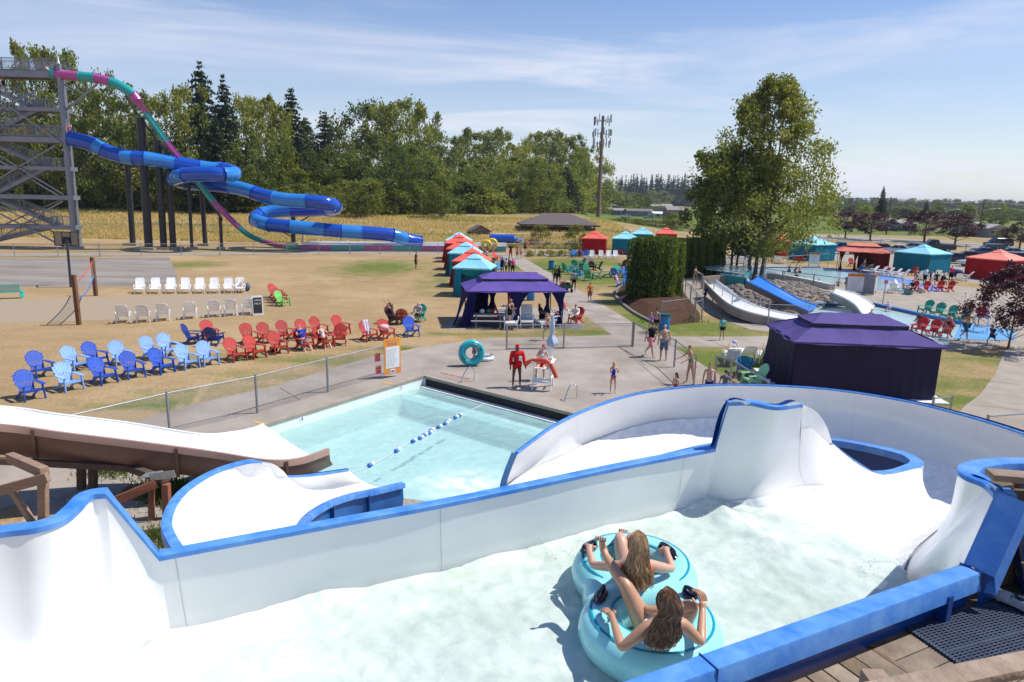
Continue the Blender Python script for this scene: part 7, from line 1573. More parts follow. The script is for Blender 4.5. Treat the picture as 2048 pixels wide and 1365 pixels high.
def smallslide(label,far,near,m,depth=.35,mu=None,th=.05,name='kiddie_slide'):
    f=cr([P(*q) for q in far],5); n=cr([P(*q) for q in near],5); k=min(len(f),len(n)); rt=world_thing(name,label,'slide',Vector((n[0].x,n[0].y,0)))
    g=[]
    for a,b in zip(f,n):
        r=[]
        for j in range(9): t=j/8; r.append(a.lerp(b,t)-Vector((0,0,depth*(1-abs(2*t-1)**3))))
        g.append(r)
    mb=MB(); mb.grid(g); mb.build('lining',m,rt,ang=80); g2=[[q-Vector((0,0,th)) for q in r] for r in g]; mb=MB(); mb.grid(g2); mb.build('underside',mu or M_conc,rt,ang=80)
    for l in (f,n): mb=MB(); mb.tube(l,.06,6); mb.build('rim',m,rt)
    mb=MB(); mb.grid([[q,q-Vector((0,0,.3+depth))] for q in n]); mb.build('side_wall',mu or M_conc,rt)
    return rt
M_kb=mat('slide_bright_blue',(.015,.17,.62),.3,var=.06,vs=1)
smallslide('bright blue straight slide with two lanes on the rocky bank',[(1516,553,2.2),(1560,578,1.5),(1600,600,.8),(1634,612,.35)],[(1492,562,2.2),(1535,583,1.5),(1580,606,.8),(1616,622,.3)],M_kb,.12,mat('slide_underside',(.09,.07,.06),.8))
smallslide('curved white slide on the left of the rocks',[(1432,561,1.3),(1453,576,1.2),(1478,595,1.0),(1509,611,.75),(1554,624,.5),(1608,634,.3)],[(1409,563,1.3),(1431,586,1.2),(1456,607,1.0),(1487,621,.8),(1532,633,.55),(1590,644,.35)],M_wh,.3)
smallslide('broad white slide on the right of the rocks',[(1672,577,1.3),(1714,589,1.0),(1735,601,.7),(1749,613,.3)],[(1660,584,1.3),(1687,596,1.0),(1709,609,.7),(1722,625,.25)],M_wh,.25)
curb('flume_curb',[(1536,556),(1580,562),(1620,570),(1664,580)],mat('curb_white',(.55,.53,.5),.6),.5,.5)
q=P(1475,583,0); mb=MB(); a=P(1440,574,0);b=P(1488,584,0); mb.bar(a+Vector((0,0,.6)),b+Vector((0,0,.6)),.2,1.2); c=P(1498,568,0); mb.bar(b+Vector((0,0,.6)),c+Vector((0,0,.6)),.2,1.2); o=struct('start_pool_wall',mb,mat('wall_teal',(.02,.27,.30),.5,var=.1,vs=2))
sheet('start_pool_water',[(1405,554),(1440,551),(1490,553),(1500,566),(1488,572),(1440,565),(1412,562)],M_wade,1.05)
mb=MB(); 
for l in ([(1405,555),(1440,552)],[(1440,552),(1490,554)],[(1490,554),(1500,566)]): a,b=[P(u,v,1.05) for u,v in l]; a.z=b.z=.53; mb.bar(a,b,.2,1.15)
struct('start_pool_rim',mb,M_conc)
sheet('ramp_top',[(1345,540),(1400,545),(1408,556),(1412,565),(1400,575),(1390,570),(1352,560)],M_conc,.02)
# lane rope
lr=world_thing('lane_rope','floating rope with blue and white floats across the landing pool','lane rope',P(860,860,-.4)); fb_=mat('float_blue',(.02,.14,.5),.35); fw=mat('float_white',(.8,.8,.8),.4)
rp2=cr([P(705,945,-.41),P(742,931,-.41),P(795,900,-.41),P(860,862,-.41),P(920,832,-.41),P(960,812,-.42),P(1000,795,-.43)],6); mb=MB(); mb.tube(rp2,.010,5); mb.build('rope',mat('rope_white',(.7,.7,.72),.8),lr)
fl_=[(742,930),(795,901),(828,882),(842,876),(850,870),(860,866),(864,861),(879,854),(892,847),(896,843),(912,835),(920,831)]
for i,(u,v) in enumerate(fl_):
    c=P(u,v,-.40); d=(P(920,831,-.4)-P(742,930,-.4)).normalized(); x=d; y=Vector((-d.y,d.x,0)); M=Matrix((x,y,Vector((0,0,1)))).transposed()
    for k,m in ((-1,fb_),(1,fw)): mb=MB(); mb.ell(c+d*.075*k,(.085,.075,.075),10,7,M); mb.build('float',m,lr)
# ladder rails at the gutter
M_chr=mat('chrome',(.62,.64,.66),.18,metal=1)
for (u0,v0,u1,v1,l) in ((948,763,910,790,'left steel grab rail at the gutter side of the pool'),(1153,797,1118,830,'right steel grab rail at the gutter side of the pool')):
    a=P(u0,v0,0); b=P(u1,v1,-.45); tt=PY(u0-2,v0-27,a.y); r=world_thing('grab_rail',l,'handrail',a)
    mb=MB(); mb.tube(cr([a,a+Vector((0,0,.45)),tt+Vector((-.03,-.03,.0)),tt+Vector((-.22,-.15,.0)),a.lerp(b,.72)+Vector((0,0,.35)),b+Vector((0,0,-.3))],5),.022,8); mb.build('tube',M_chr,r)
# ---------------------------------------------------------------- signs
M_sy=mat('sign_orange',(.82,.42,.03),.6,col2=(.80,.20,.03),vs=1.2); M_sw=mat('sign_white',(.80,.80,.80),.6); M_pink=mat('sign_pink',(.75,.08,.28),.6); M_ink=mat('ink',(.01,.01,.012),.6); M_inkg=mat('ink_grey',(.12,.12,.13),.7); M_pur=mat('ink_purple',(.18,.06,.38),.6)
def panel(nm,c,x,y,w,h,m,root,t=.01,off=0):
    B_=basis(x,y); z=Vector(x).normalized().cross(Vector(y).normalized()); mb=MB(); mb.box(Vector(c)+z*off,(w,h,t),M=B_); return mb.build(nm,m,root,False)
a=P(767,752,.12); b=P(800,746,.12); x=(b-a).normalized(); y=Vector((0,0,1)); w=(b-a).length*1.0; c=(a+b)/2+Vector((0,0,.80))+Vector((x.y,-x.x,0))*.06
rs=world_thing('rules_sign','tall orange pool rules sign wired to the end of the chain link fence','sign',Vector((c.x,c.y,0))); z=Vector((x.y,-x.x,0))
hh=1.50; panel('board',c,x,y,w,hh,M_sy,rs,.02); panel('text_panel',c-Vector((0,0,.06)),x,y,w*.82,hh*.60,M_sw,rs,.01,.016)
B_=basis(x,y); lh=hh/2
text('heading','BODY AND TUBE',c+z*.014+Vector((0,0,hh*.43)),.105*w,B_,M_pink,rs); text('heading','RULES',c+z*.014+Vector((0,0,hh*.34)),.2*w,B_,M_pur,rs)
ln=['Riders must obey the lifeguard','No running, diving or pushing','One group in the pool at a time','Exit the pool at the steps','No standing in the flume','Hold on to the handles','Leave the landing area at once','No loose jewelry or goggles','Non swimmers wear a life vest','Keep arms and legs inside','Children need an adult','Have fun and stay safe']
for i,s_ in enumerate(ln): text('rule_line',s_,c+z*.024+Vector((0,0,hh*(.19-.043*i)))-x*w*.37,.048*w,B_,M_inkg,rs,align='LEFT')
panel('logo',c-Vector((0,0,hh*.43)),x,y,w*.3,.16,M_sw,rs,.01,.018); panel('logo_mark',c-Vector((0,0,hh*.43)),x,y,w*.2,.06,M_kb,rs,.01,.026)
for i in range(4):   # painted swooshes at the foot
    mb=MB(); s0=-.4+.26*i; mb.grid([[c+x*w*(s0+.08*sin(t*2))+z*.013-Vector((0,0,hh*(.49-.10*t)))-x*.012,c+x*w*(s0+.08*sin(t*2))+z*.013-Vector((0,0,hh*(.49-.10*t)))+x*.012] for t in [k/6 for k in range(7)]]); mb.build('swoosh',M_pink,rs,False)
for (u,v,l,t1) in ((753,712,'upper small pink sign on the fence beside the rules sign','LOOK'),(755,737,'lower small pink sign on the fence beside the rules sign','WALK')):
    yv=P(755,757,0).y-.05; q=PY(u+1,v+3,yv); r=world_thing('small_sign',l,'sign',Vector((q.x,q.y,0))); q=q+z*.03; panel('board',q,x,y,.26,.34,M_pink,r,.012); panel('top_band',q+Vector((0,0,.07)),x,y,.22,.16,M_sy,r,.01,.008); text('word',t1,q+z*.02+Vector((0,0,.07)),.08,B_,M_ink,r)
# chalkboard easel
q=P(516,630,0); r=thing('chalkboard_sign','white framed chalkboard easel beside the end white lounger','sign',q,rz=R(25)); 
for s_ in (1,-1):
    Mx=Matrix.Rotation(R(-12*s_),3,'X'); mb=MB(); mb.box(Vector((0,-.14*s_,.6)),(.62,.03,1.2),M=Mx); mb.build('frame',fw,r,False); mb=MB(); mb.box(Vector((0,-.165*s_,.62)),(.5,.015,.95),M=Mx); mb.build('blackboard',mat('slate_black',(.02,.022,.025),.8),r,False)
Mx=(Matrix.Rotation(R(-12),3,'X')@basis((1,0,0),(0,0,1)))
for i,s_ in enumerate(('OPEN','FIELD','BEACH','PLAY')): text('chalk_line',s_,Vector((0,-.185-.04*(1-i*.5)*-1-.0,.92-.2*i)),.15,Mx,fw,r)
# white plate on the fence, boards by the wading pool
q=P(1151,694,0); r=thing('small_sign','blank pale plate wired to the fence before the purple tent','sign',q+Vector((0,-.05,0))); panel('board',(0,0,1.08),(1,.0,0),(0,0,1),.55,.24,M_sw,r)
def ruleboard(u,v,yaw,label,w,h,top,zc,posts_=True):
    q=P(u,v,0); r=thing('rules_board',label,'sign',q,rz=R(yaw)); panel('board',(0,0,zc),(1,0,0),(0,0,1),w,h,M_sw,r,.03); panel('header',(0,0,zc+h*.42),(1,0,0),(0,0,1),w,h*.18,top,r,.02,.02)
    B=basis((1,0,0),(0,0,1)); text('heading','POOL RULES',Vector((0,-.04,zc+h*.42)),w*.13,B,M_ink,r)
    for i in range(7): text('rule_line','rules for guests using this pool'[:30-i*2],Vector((-w*.4,-.03,zc+h*(.24-.09*i))),w*.055,B,M_inkg,r,align='LEFT')
    for s_ in (-1,1): mb=MB(); mb.bar((s_*w*.5,.03,0),(s_*w*.5,.03,zc+h*.5),.05,.05,up=(0,1,0)); mb.build('post',M_fn,r,False)
ruleboard(1711,588,-8,'rules board with orange header, left of the pair by the wading pool',1.5,1.55,M_sy,.95); ruleboard(1741,588,28,'rules board at the right of the pair, on a grey panel',1.4,1.5,M_sy,.95); ruleboard(1627,536,0,'small pale rules board on the railing behind the wading pool',1.2,1.4,M_sy,1.1)
mb=MB(); mb.box((0,0,.9),(1.6,.06,1.7)); r=thing('grey_panel','grey panel between the two rules boards','panel',P(1728,590,0)+Vector((.2,.3,0)),rz=R(-60)); mb.build('panel',mat('panel_grey',(.25,.27,.30),.6),r,False)
q=P(1764,613,0); r=thing('round_sign','round pink sign on a thin post by the slide pool','sign',q); mb=MB(); mb.tube([(0,0,0),(.06,0,1.75)],.035,6); mb.build('post',GP,r); mb=MB(); mb.tube([(.06,-.03,1.85),(.06,.0,1.85)],.17,16); mb.build('disc',mat('sign_salmon',(.75,.15,.22),.5),r)
# ---------------------------------------------------------------- bins, wagon, bench, coolers, bags
def bin_(u,v,label,lid,h=.95,r_=.3,body='1c78b4'):
    r=thing('trash_bin',label,'bin',P(u,v,0)); mb=MB(); mb.tube([(0,0,0),(0,0,h*.05),(0,0,h*.5),(0,0,h*.9)],[r_*.92,r_,r_*.97,r_],16); mb.build('drum',plas(body,.45),r)
    mb=MB(); mb.tube([(0,0,h*.88),(0,0,h)],[r_*1.05,r_*1.05],16); mb.build('lid',plas(lid,.6),r)
    for z_ in (.33,.6): mb=MB(); mb.tube([(0,0,h*z_),(0,0,h*z_+.03)],r_*1.03,16); mb.build('hoop',plas(body,.45),r)
bin_(1102,540,'blue bin with a dark green lid on the lawn','1c3c38'); bin_(1061,601,'blue barrel behind the front purple tent','1c78b4'); bin_(1326,665,'blue bin with black liner and green lid by the path','12504a',1.1,.36)
r=thing('wagon','dark green wagon heaped with bags behind the man in grey','wagon',P(1131,585,0),rz=R(30)); mb=MB(); mb.box((0,0,.5),(.6,1.0,.3)); mb.build('tub',plas('1c4038'),r,bevel=.03)
for sx in (-1,1):
    for sy in (-.35,.35): mb=MB(); mb.tube([(sx*.33,sy,.16),(sx*.39,sy,.16)],.16,12); mb.build('wheel',mat('tyre',(.02,.02,.02),.8),r)
for i,(c_,p_) in enumerate((('b04058',(-.1,.2,.75)),('d8d0cc',(.12,-.1,.78)),('303040',(0,-.35,.74)))): mb=MB(); mb.ell(p_,(.2,.2,.16),8,6); tag_=mb.build('bag',cloth(c_),r)
mb=MB(); mb.tube([(0,.5,.5),(.1,1.0,.8),(.15,1.2,.95)],.02,5); mb.build('handle',M_post,r)
# teal bench at the left edge
q0=P(-30,600,0); q1=P(44,597,0); r=world_thing('bench','turquoise slatted bench at the left edge of the sand court','bench',q1); mt_=plas('22b5b0')
x=(q1-q0).normalized(); 
for i in range(26):
    mb=MB(); p=q0.lerp(q1,i/25); mb.bar(p+Vector((0,0,.45)),p+Vector((0,-.12,.95)),.05,.02,up=(1,0,0)); mb.build('slat',mt_,r,False)
mb=MB(); mb.bar(q0+Vector((0,-.1,.95)),q1+Vector((0,-.1,.95)),.05,.05); mb.bar(q0+Vector((0,.2,.45)),q1+Vector((0,.2,.45)),.5,.04); mb.build('seat',mt_,r,False)
for p in (q0.lerp(q1,.04),q1): mb=MB(); mb.bar(p+Vector((0,.1,0)),p+Vector((0,.0,.5)),.06,.3,up=(0,1,0)); mb.build('leg',mt_,r,False)
def blob(name,label,cat,u,v,rr,col,z=0,m=None):
    q=P(u,v,0); r=thing(name,label,cat,q+Vector((0,0,z))); mb=MB(); mb.ell((0,0,rr[2]),rr,12,8)
    me=mb.mesh('body_cloth',m or cloth(col)); 
    for vx in me.vertices: vx.co+=Vector((noise.noise(vx.co*5)*.12*rr[0]*2,noise.noise(vx.co*5+Vector((3,1,2)))*.1*rr[0],noise.noise(vx.co*6)*.12*rr[2]))
    put('body_cloth',me,r); return r
def towel(u,v,yaw,col,label,z=.98,w=.34,stripe=None,l1=.6,l2=.45,yb=.50):
    q=P(u,v,0); r=thing('towel',label,'towel',q,rz=R(yaw)); mb=MB(); rows=[]
    for i in range(9):
        t=i/8-.5; wob=.02*sin(i*1.9); rows.append([Vector((t*w+.0,yb+.06,z-l2)),Vector((t*w,yb+.05+wob,z-.15)),Vector((t*w,yb,z+.035)),Vector((t*w,yb-.07+wob,z-.05)),Vector((t*w*1.05,yb-.28,z-l1+wob)),Vector((t*w*1.1,yb-.42,z-l1-.12))])
    mb.grid(rows); mb.build('cloth',cloth(col),r,ang=180)
    if stripe:
        for k in (1,4,7):
            mb=MB(); mb.grid([[p+Vector((0,-.006,.006)) for p in rows[k]],[p+Vector((.025,-.006,.006)) for p in rows[k]]]); mb.build('stripe',cloth(stripe),r)
towel(737,681,28,'cfc6d4','white and blue striped towel over the red chair',stripe='4a4a8a'); blob('towel','pink and white towel heaped on the red chair seat','towel',768,677,(.28,.22,.2),'d8b8b4',.36); 
q_=blob('bag','dark bag sitting behind the third red front chair','bag',548,704,(.22,.16,.16),'202028',0); blob('bag','grey bag on the seventh white lounger of the far row','bag',459,582,(.28,.2,.13),'8a98a0',.4); blob('backpack','blue and white backpack beside the end lounger','backpack',495,583,(.22,.2,.32),'5a6478')
towel(1241,574,60,'d88a90','pink and yellow towel over the blue chair by the hedge'); blob('towel','purple and white towels over the gap between two blue chairs','towel',1160,514,(.3,.2,.42),'6a4a90',.1); blob('bag','bright pink bag on the lounger under the purple tent','bag',1054,649,(.3,.22,.14),'d81e6a',.42)
blob('shoes','pair of dark sandals on the grass beside the towel chair','shoes',786,681,(.14,.08,.04),'1a1614'); blob('bag','white and grey bag beside the man in a cap','bag',823,645,(.17,.14,.22),'b0a8b0'); blob('jacket','black jacket hung on the chair of the man with raised arms','jacket',779,641,(.22,.14,.38),'121218',.3)
blob('bag','pale cloth bag between red chairs at the wading pool','bag',1842,587,(.24,.2,.28),'c0b0a4'); 
q=P(1816,589,0); r=thing('cooler','teal blue cooler box between the seated couple','cooler',q); mb=MB(); mb.box((0,0,.22),(.62,.4,.44)); mb.build('box',plas('1896a8'),r,bevel=.03); mb=MB(); mb.box((0,0,.47),(.64,.42,.07)); mb.build('lid',plas('0e7080'),r,bevel=.02)
towel(1532,728,170,'202840','dark towel by the sunbather beside the purple tent'); towel(1463,728,170,'e8e6e2','white towel over the back of the lounger beside the blue chair',w=.5,z=.86,yb=.62)
blob('towel','pale blue sun hat on the sunbather by the white towel','hat',1466,722,(.13,.13,.08),'a8b8d8',.85)
blob('umbrella','black and white folded sunshade above the loungers','sunshade',1738,545,(.9,.6,.5),'141418',.6); blob('bag','dark and pink bags heaped on the second lounger','bag',1772,548,(.45,.3,.25),'a02050',.35); blob('stroller_cover','blue tub chair near the woman in pink','towel',1912,560,(.7,.5,.5),'1a2a60',.1)
r=thing('pink_float','pink inflatable standing inside the purple tent','inflatable',P(1126,640,0)); mb=MB(); mb.ell((0,0,.7),(.2,.12,.5),12,8); mb.build('body_cloth',plas('d8748c'),r)
# picnic table under the purple tent
def picnic(u,v,yaw,label,m,group=None,w=1.8):
    r=thing('picnic_table',label,'table',P(u,v,0),rz=R(yaw),group=group)
    mb=MB(); mb.box((0,0,.75),(w,.75,.04)); mb.build('tabletop',m,r,False)
    for s_ in (-1,1): 
        mb=MB(); mb.box((0,s_*.68,.45),(w,.26,.04)); mb.build('bench_seat',m,r,False); mb=MB(); mb.bar((s_*w*.35,-.5,0),(s_*w*.35,-.2,.73),.05,.07,up=(1,0,0)); mb.bar((s_*w*.35,.5,0),(s_*w*.35,.2,.73),.05,.07,up=(1,0,0)); mb.bar((s_*w*.35,-.75,.42),(s_*w*.35,.75,.42),.05,.07); mb.build('leg',m,r,False)
    return r
M_tab=mat('table_grey',(.28,.28,.30),.6); picnic(976,654,4,'grey picnic table with food inside the purple tent',M_tab,w=2.0)
for u,c_,l,rr in ((964,'e8e8e8','white box on the picnic table','.12'),(977,'2a8a60','green bag on the picnic table','.15'),(984,'c02838','red bottle on the picnic table','.1')):
    blob('bag',l,'bag',u,653,(.16,.12,.13),c_,.78)
rt_=mat('table_dark',(.05,.045,.045),.7)
for i in range(10): picnic(1052+i*15,479-i*.8+ (i%2)*2,5,'dark picnic table under the hip roofed pavilion',rt_,'picnic tables under the pavilion',2.2)
for i in range(8): picnic(1215+i*5.2,467+ (i%3),5,'dark picnic table on the grass right of the pavilion',rt_,'picnic tables right of the pavilion',2.0)
# ---------------------------------------------------------------- pavilion, shed, hoop, net
a=P(1044,481,0); c=P(1116,478,0)+Vector((0,3,0)); W_=13.6; ang=R(4); D_=8.0
pv=thing('pavilion','open picnic pavilion with a grey shingled hip roof','pavilion',c,rz=ang); M_shg=mat('shingle_grey',(.12,.10,.095),.9,var=.2,vs=6,bump=.4,bs=20,stretch=(1,1,4))
ze=PY(1044,451,a.y).z; zr=PY(1117,427,c.y).z; mb=MB(); e=[(-W_/2-.6,-D_/2,ze),(W_/2+.6,-D_/2,ze),(W_/2+.6,D_/2,ze),(-W_/2-.6,D_/2,ze)]; k=[(-W_*.17,0,zr),(W_*.17,0,zr)]
mb.add(e+k,[(0,1,5,4),(1,2,5),(2,3,4,5),(3,0,4)]); mb.build('roof',M_shg,pv,False); mb=MB(); 
for i in range(4): mb.bar(Vector(e[i])-Vector((0,0,.12)),Vector(e[(i+1)%4])-Vector((0,0,.12)),.12,.24)
mb.build('fascia',mat('fascia_brown',(.05,.04,.035),.7),pv,False)
for x_ in (-W_/2+.4,0,W_/2-.4):
    for y_ in (-D_/2+.5,D_/2-.5): mb=MB(); mb.bar((x_,y_,0),(x_,y_,ze),.25,.25,up=(0,1,0)); mb.build('post',mat('fascia_brown',(.05,.04,.035)),pv,False)
a=P(931,478,0); b=P(966,479,0); sh=thing('shed','small tan shed with double door at the edge of the dry field','shed',(a+b)/2+Vector((.8,1.5,0)),rz=R(14)); w_=(b-a).length*1.05; M_sd=mat('shed_tan',(.24,.18,.13),.8,var=.1,vs=3,stretch=(6,1,.5)); h_=PY(931,461,a.y).z; hr=PY(954,450,a.y+1).z
mb=MB(); mb.box((0,0,h_/2),(w_,3,h_)); mb.build('wall',M_sd,sh,False); mb=MB(); mb.add([(-w_/2,-1.5,h_),(w_/2,-1.5,h_),(0,-1.5,hr-.1),(-w_/2,1.5,h_),(w_/2,1.5,h_),(0,1.5,hr-.1)],[(0,1,2),(3,5,4)]); mb.build('gable',M_sd,sh,False)
for s_ in (-1,1): mb=MB(); mb.add([(0,-1.9,hr),(s_*(w_/2+.35),-1.9,h_-.15),(s_*(w_/2+.35),1.9,h_-.15),(0,1.9,hr),(0,-1.9,hr-.1),(s_*(w_/2+.35),-1.9,h_-.25),(s_*(w_/2+.35),1.9,h_-.25),(0,1.9,hr-.1)],[(0,1,2,3),(7,6,5,4),(0,4,5,1)]); mb.build('roof',M_shg,sh,False)
mb=MB(); mb.box((w_*.12,-1.53,h_*.45),(w_*.42,.05,h_*.86)); mb.build('door',mat('shed_door',(.20,.15,.11),.8),sh,False)
for q in ((w_*.12,-1.57,h_*.88,w_*.46,.08),(w_*.12,-1.57,h_*.5,w_*.42,.06)): mb=MB(); mb.box(q[:3],(q[3],.03,q[4])); mb.build('trim',M_shg,sh,False)
for x_ in (-.09,.12,.33): mb=MB(); mb.box((w_*x_,-1.57,h_*.45),(.08,.03,h_*.86)); mb.build('trim',M_shg,sh,False)
q=P(142,575,0); hp=world_thing('basketball_hoop','basketball backboard on a tall dark pole before the court','basketball hoop',q); tp=PY(134,482,q.y); mb=MB(); mb.tube([q,tp],.09,8); mb.build('pole',mat('pole_navy',(.03,.035,.06),.5),hp)
c=PY(133,478,q.y+1.1); mb=MB(); mb.bar(tp,c,.08); mb.build('arm',M_post,hp,False)
mb=MB(); mb.box(c,(1.8,.03,1.05)); mb.build('backboard',mat('backboard',(.28,.24,.18),.5),hp,False)
for dx_,dz,w_,h_ in ((0,.52,1.86,.05),(0,-.52,1.86,.05),(-.92,0,.05,1.08),(.92,0,.05,1.08),(-.33,0,.04,1.08),(.33,0,.04,1.08)): mb=MB(); mb.box(c+Vector((dx_,-.03,dz)),(w_,.03,h_)); mb.build('frame',M_post,hp,False)
mb=MB(); mb.box(c+Vector((0,-.05,-.12)),(.6,.03,.5)); mb.build('target_box',mat('slate_black',(.02,.02,.02)),hp,False)
mb=MB(); mb.tube([c+Vector((.23*cos(a),.4+.23*sin(a),-.5)) for a in [k*pi/7 for k in range(14)]],.02,5,closed=True); mb.build('rim',mat('rim_red',(.6,.06,.02),.5),hp)
pa=P(158,650,0); pb=P(192,592,0); ta=PY(147,550,pa.y); tb_=PY(184,515,pb.y); vn=world_thing('volleyball_net','volleyball net sagging between two brown timber posts','volleyball net',pa); M_vp=mat('post_brown',(.16,.075,.035),.8,var=.15,vs=4)
mb=MB(); mb.bar(pa,ta,.2,.2,up=(0,1,0)); mb.build('post',M_vp,vn,False,bevel=.01); mb=MB(); mb.bar(pb,tb_,.22,.22,up=(0,1,0)); mb.build('post',M_vp,vn,False,bevel=.01)
def sag(z0,z1,s,k=14):
    a=pa.lerp(ta,z0); b=pb.lerp(tb_,z1); return [a.lerp(b,i/k)-Vector((0,0,s*sin(pi*i/k))) for i in range(k+1)]
top_=sag(.86,.90,.25); bot_=sag(.52,.52,.38)
for l,cl_ in ((top_,(.62,.08,.06)),(bot_,(.05,.16,.50))): mb=MB(); mb.tube(l,.035,5); mb.build('tape',mat('tape_%d'%int(cl_[0]*100),cl_,.7),vn)
mb=MB()
for i in range(1,14): mb.tube([top_[i],bot_[i]],.008,3)
for j in range(1,7): mb.tube([top_[i].lerp(bot_[i],j/7) for i in range(15)],.008,3)
mb.build('netting',mat('net_grey',(.35,.33,.30),.8),vn,kind='stuff')
# ---------------------------------------------------------------- mast, poles, wires, homes
q=P(1196,440,0); d=q.y; q=PY(1196,440,150); q=P(1196,443.5,0); tp=PY(1208,232,q.y); cm=world_thing('cell_mast','tall brown mobile phone mast with three rings of pale antennas','mast',q); Hm=tp.z
tp=Vector((q.x,q.y,Hm)); mb=MB(); mb.tube([q,q.lerp(tp,.5),tp],[.75,.6,.38],10); mb.build('pole',mat('mast_brown',(.22,.15,.12),.8),cm); M_ant=mat('antenna_grey',(.50,.53,.56),.6)
for lv,(v_,n_,R_) in enumerate(((242,12,2.7),(268,10,3.0),(288,8,2.8))):
    zc=PY(1206,v_,q.y).z; mb=MB(); cpts=[Vector((q.x+R_*.8*cos(a),q.y+R_*.8*sin(a),zc)) for a in [2*pi*i/3+.5 for i in range(3)]]
    for i in range(3): mb.bar(cpts[i],cpts[(i+1)%3],.12); mb.bar(Vector((q.x,q.y,zc)),cpts[i],.12)
    mb.build('ring_frame',GP,cm,False)
    for i in range(n_):
        a=2*pi*i/n_+lv; mb=MB(); mb.box((q.x+R_*cos(a),q.y+R_*sin(a),zc+random.uniform(-.3,.8)),(.38,.25,random.uniform(1.7,2.8)),rz=a); mb.build('antenna',M_ant if i%3 else mat('antenna_dark',(.14,.15,.17),.6),cm,False)
def upole(u,v,ut,vt,label,arm=2.4,lamp=False,rr=.16,m=None):
    b=P(u,v,0); t=PY(ut,vt,b.y); t=Vector((b.x,b.y,t.z)); r=world_thing('utility_pole',label,'pole',b); m=m or mat('pole_wood',(.13,.09,.065),.9,var=.2,vs=3)
    mb=MB(); mb.tube([b,t],[rr*1.2,rr*.8],7); mb.build('pole',m,r)
    if arm:
        mb=MB(); mb.bar(t+Vector((-arm/2,.3,-.5)),t+Vector((arm/2,-.3,-.5)),.13,.13); mb.build('cross_arm',m,r,False)
        for s_ in (-1,0,1): mb=MB(); mb.tube([t+Vector((s_*arm*.42,-.3*s_,-.4)),t+Vector((s_*arm*.42,-.3*s_,0))],.07,5); mb.build('insulator',M_ant,r)
    if lamp:
        mb=MB(); mb.tube(cr([t+Vector((0,0,-lamp)),t+Vector((1.6,-.2,-lamp+.9)),t+Vector((3.4,-.4,-lamp+1.1))],4),.06,5); mb.build('lamp_arm',GP,r); mb=MB(); mb.ell(t+Vector((3.8,-.4,-lamp+1.1)),(.45,.2,.12),8,5); mb.build('lamp_head',M_ant,r)
    return t
t0=upole(1252,431,1252,386,'utility pole with a cross arm before the mobile homes',3,rr=.22); t1=upole(1772,470,1782,394,'utility pole left of the third plum tree',3); t2=upole(1957,474,1967,400,'utility pole with a street lamp arm, right',3,lamp=3.2); upole(1862,462,1863,420,'bare pale pole among the plum trees',0,m=mat('pole_pale',(.4,.38,.36),.8)); upole(1887,458,1888,422,'short lamp pole behind the fourth plum tree',0,lamp=.6,m=mat('pole_pale',(.4,.38,.36))); upole(1680,440,1683,392,'distant pole at the left of the county road, left one',2); upole(1688,440,1690,389,'distant pole at the left of the county road, right one',2); upole(1946,470,1955,412,'slim grey pole beside the street lamp pole',0,m=mat('pole_pale',(.4,.38,.36)))
pw=world_thing('power_lines','power lines strung between the roadside poles','power line',Vector((t1.x,t1.y,0)))
t_l=PY(1640,388,t1.y*1.4); t_r=t2+(t2-t1)*1.2
for k,(aa,bb) in enumerate(((t_l,t1),(t1,t2),(t2,t_r))):
    for o_ in (-1.2,0,1.2):
        p=[aa.lerp(bb,i/8)+Vector((o_,-o_*.25,-.35-1.2*sin(pi*i/8)*.6)) for i in range(9)]; mb=MB(); mb.tube(p,.035,3,cap=False); mb.build('wire',M_post,pw)
def home(u0,u1,v,vt,label,wall,roofc,dep=8,gable=False,n=3,group=None):
    a=P(u0,v,0); b=P(u1,v+(u1-u0)*.022,0); w=(b-a).length; ang=atan2(b.y-a.y,b.x-a.x); r=thing('mobile_home',label,'house',(a+b)/2+Vector((-sin(ang),cos(ang),0))*dep/2,rz=ang); zt=PY((u0+u1)/2,vt,a.y).z; zw=zt*.72
    mw=mat('siding_'+wall,rgb(wall),.8,var=.05,vs=2); mr_=mat('roofing_'+roofc,rgb(roofc),.85,var=.08,vs=2); mb=MB(); mb.box((0,0,zw/2),(w,dep,zw)); mb.build('wall',mw,r,False)
    mb=MB()
    if gable: mb.add([(-w/2-.3,-dep/2-.3,zw-.1),(w/2+.3,-dep/2-.3,zw-.1),(w/2+.3,dep/2+.3,zw-.1),(-w/2-.3,dep/2+.3,zw-.1),(0,-dep/2-.3,zt),(0,dep/2+.3,zt)],[(0,3,5,4),(1,4,5,2),(0,4,1),(2,5,3)])
    else: mb.add([(-w/2-.3,-dep/2-.3,zw-.1),(w/2+.3,-dep/2-.3,zw-.1),(w/2+.3,dep/2+.3,zw-.1),(-w/2-.3,dep/2+.3,zw-.1),(-w/2-.3,0,zt),(w/2+.3,0,zt)],[(0,1,5,4),(3,4,5,2),(0,4,3),(1,2,5)])
    mb.build('roof',mr_,r,False); wd=mat('window_dark',(.03,.04,.05),.2)
    for i in range(n): mb=MB(); x_=-w/2+w*(i+.7)/(n+.4); mb.box((x_,-dep/2-.03,zw*.58),(1.3,.05,1.0)); f_=mb.build('window',mat('trim_white',(.6,.6,.6),.6),r,False); mb=MB(); mb.box((x_,-dep/2-.07,zw*.58),(1.1,.04,.8)); mb.build('pane',wd,f_,False)
    mb=MB(); mb.box((w*.36,-dep/2-.03,zw*.4),(.95,.06,zw*.76)); mb.build('door',mat('trim_white',(.6,.6,.6),.6),r,False)
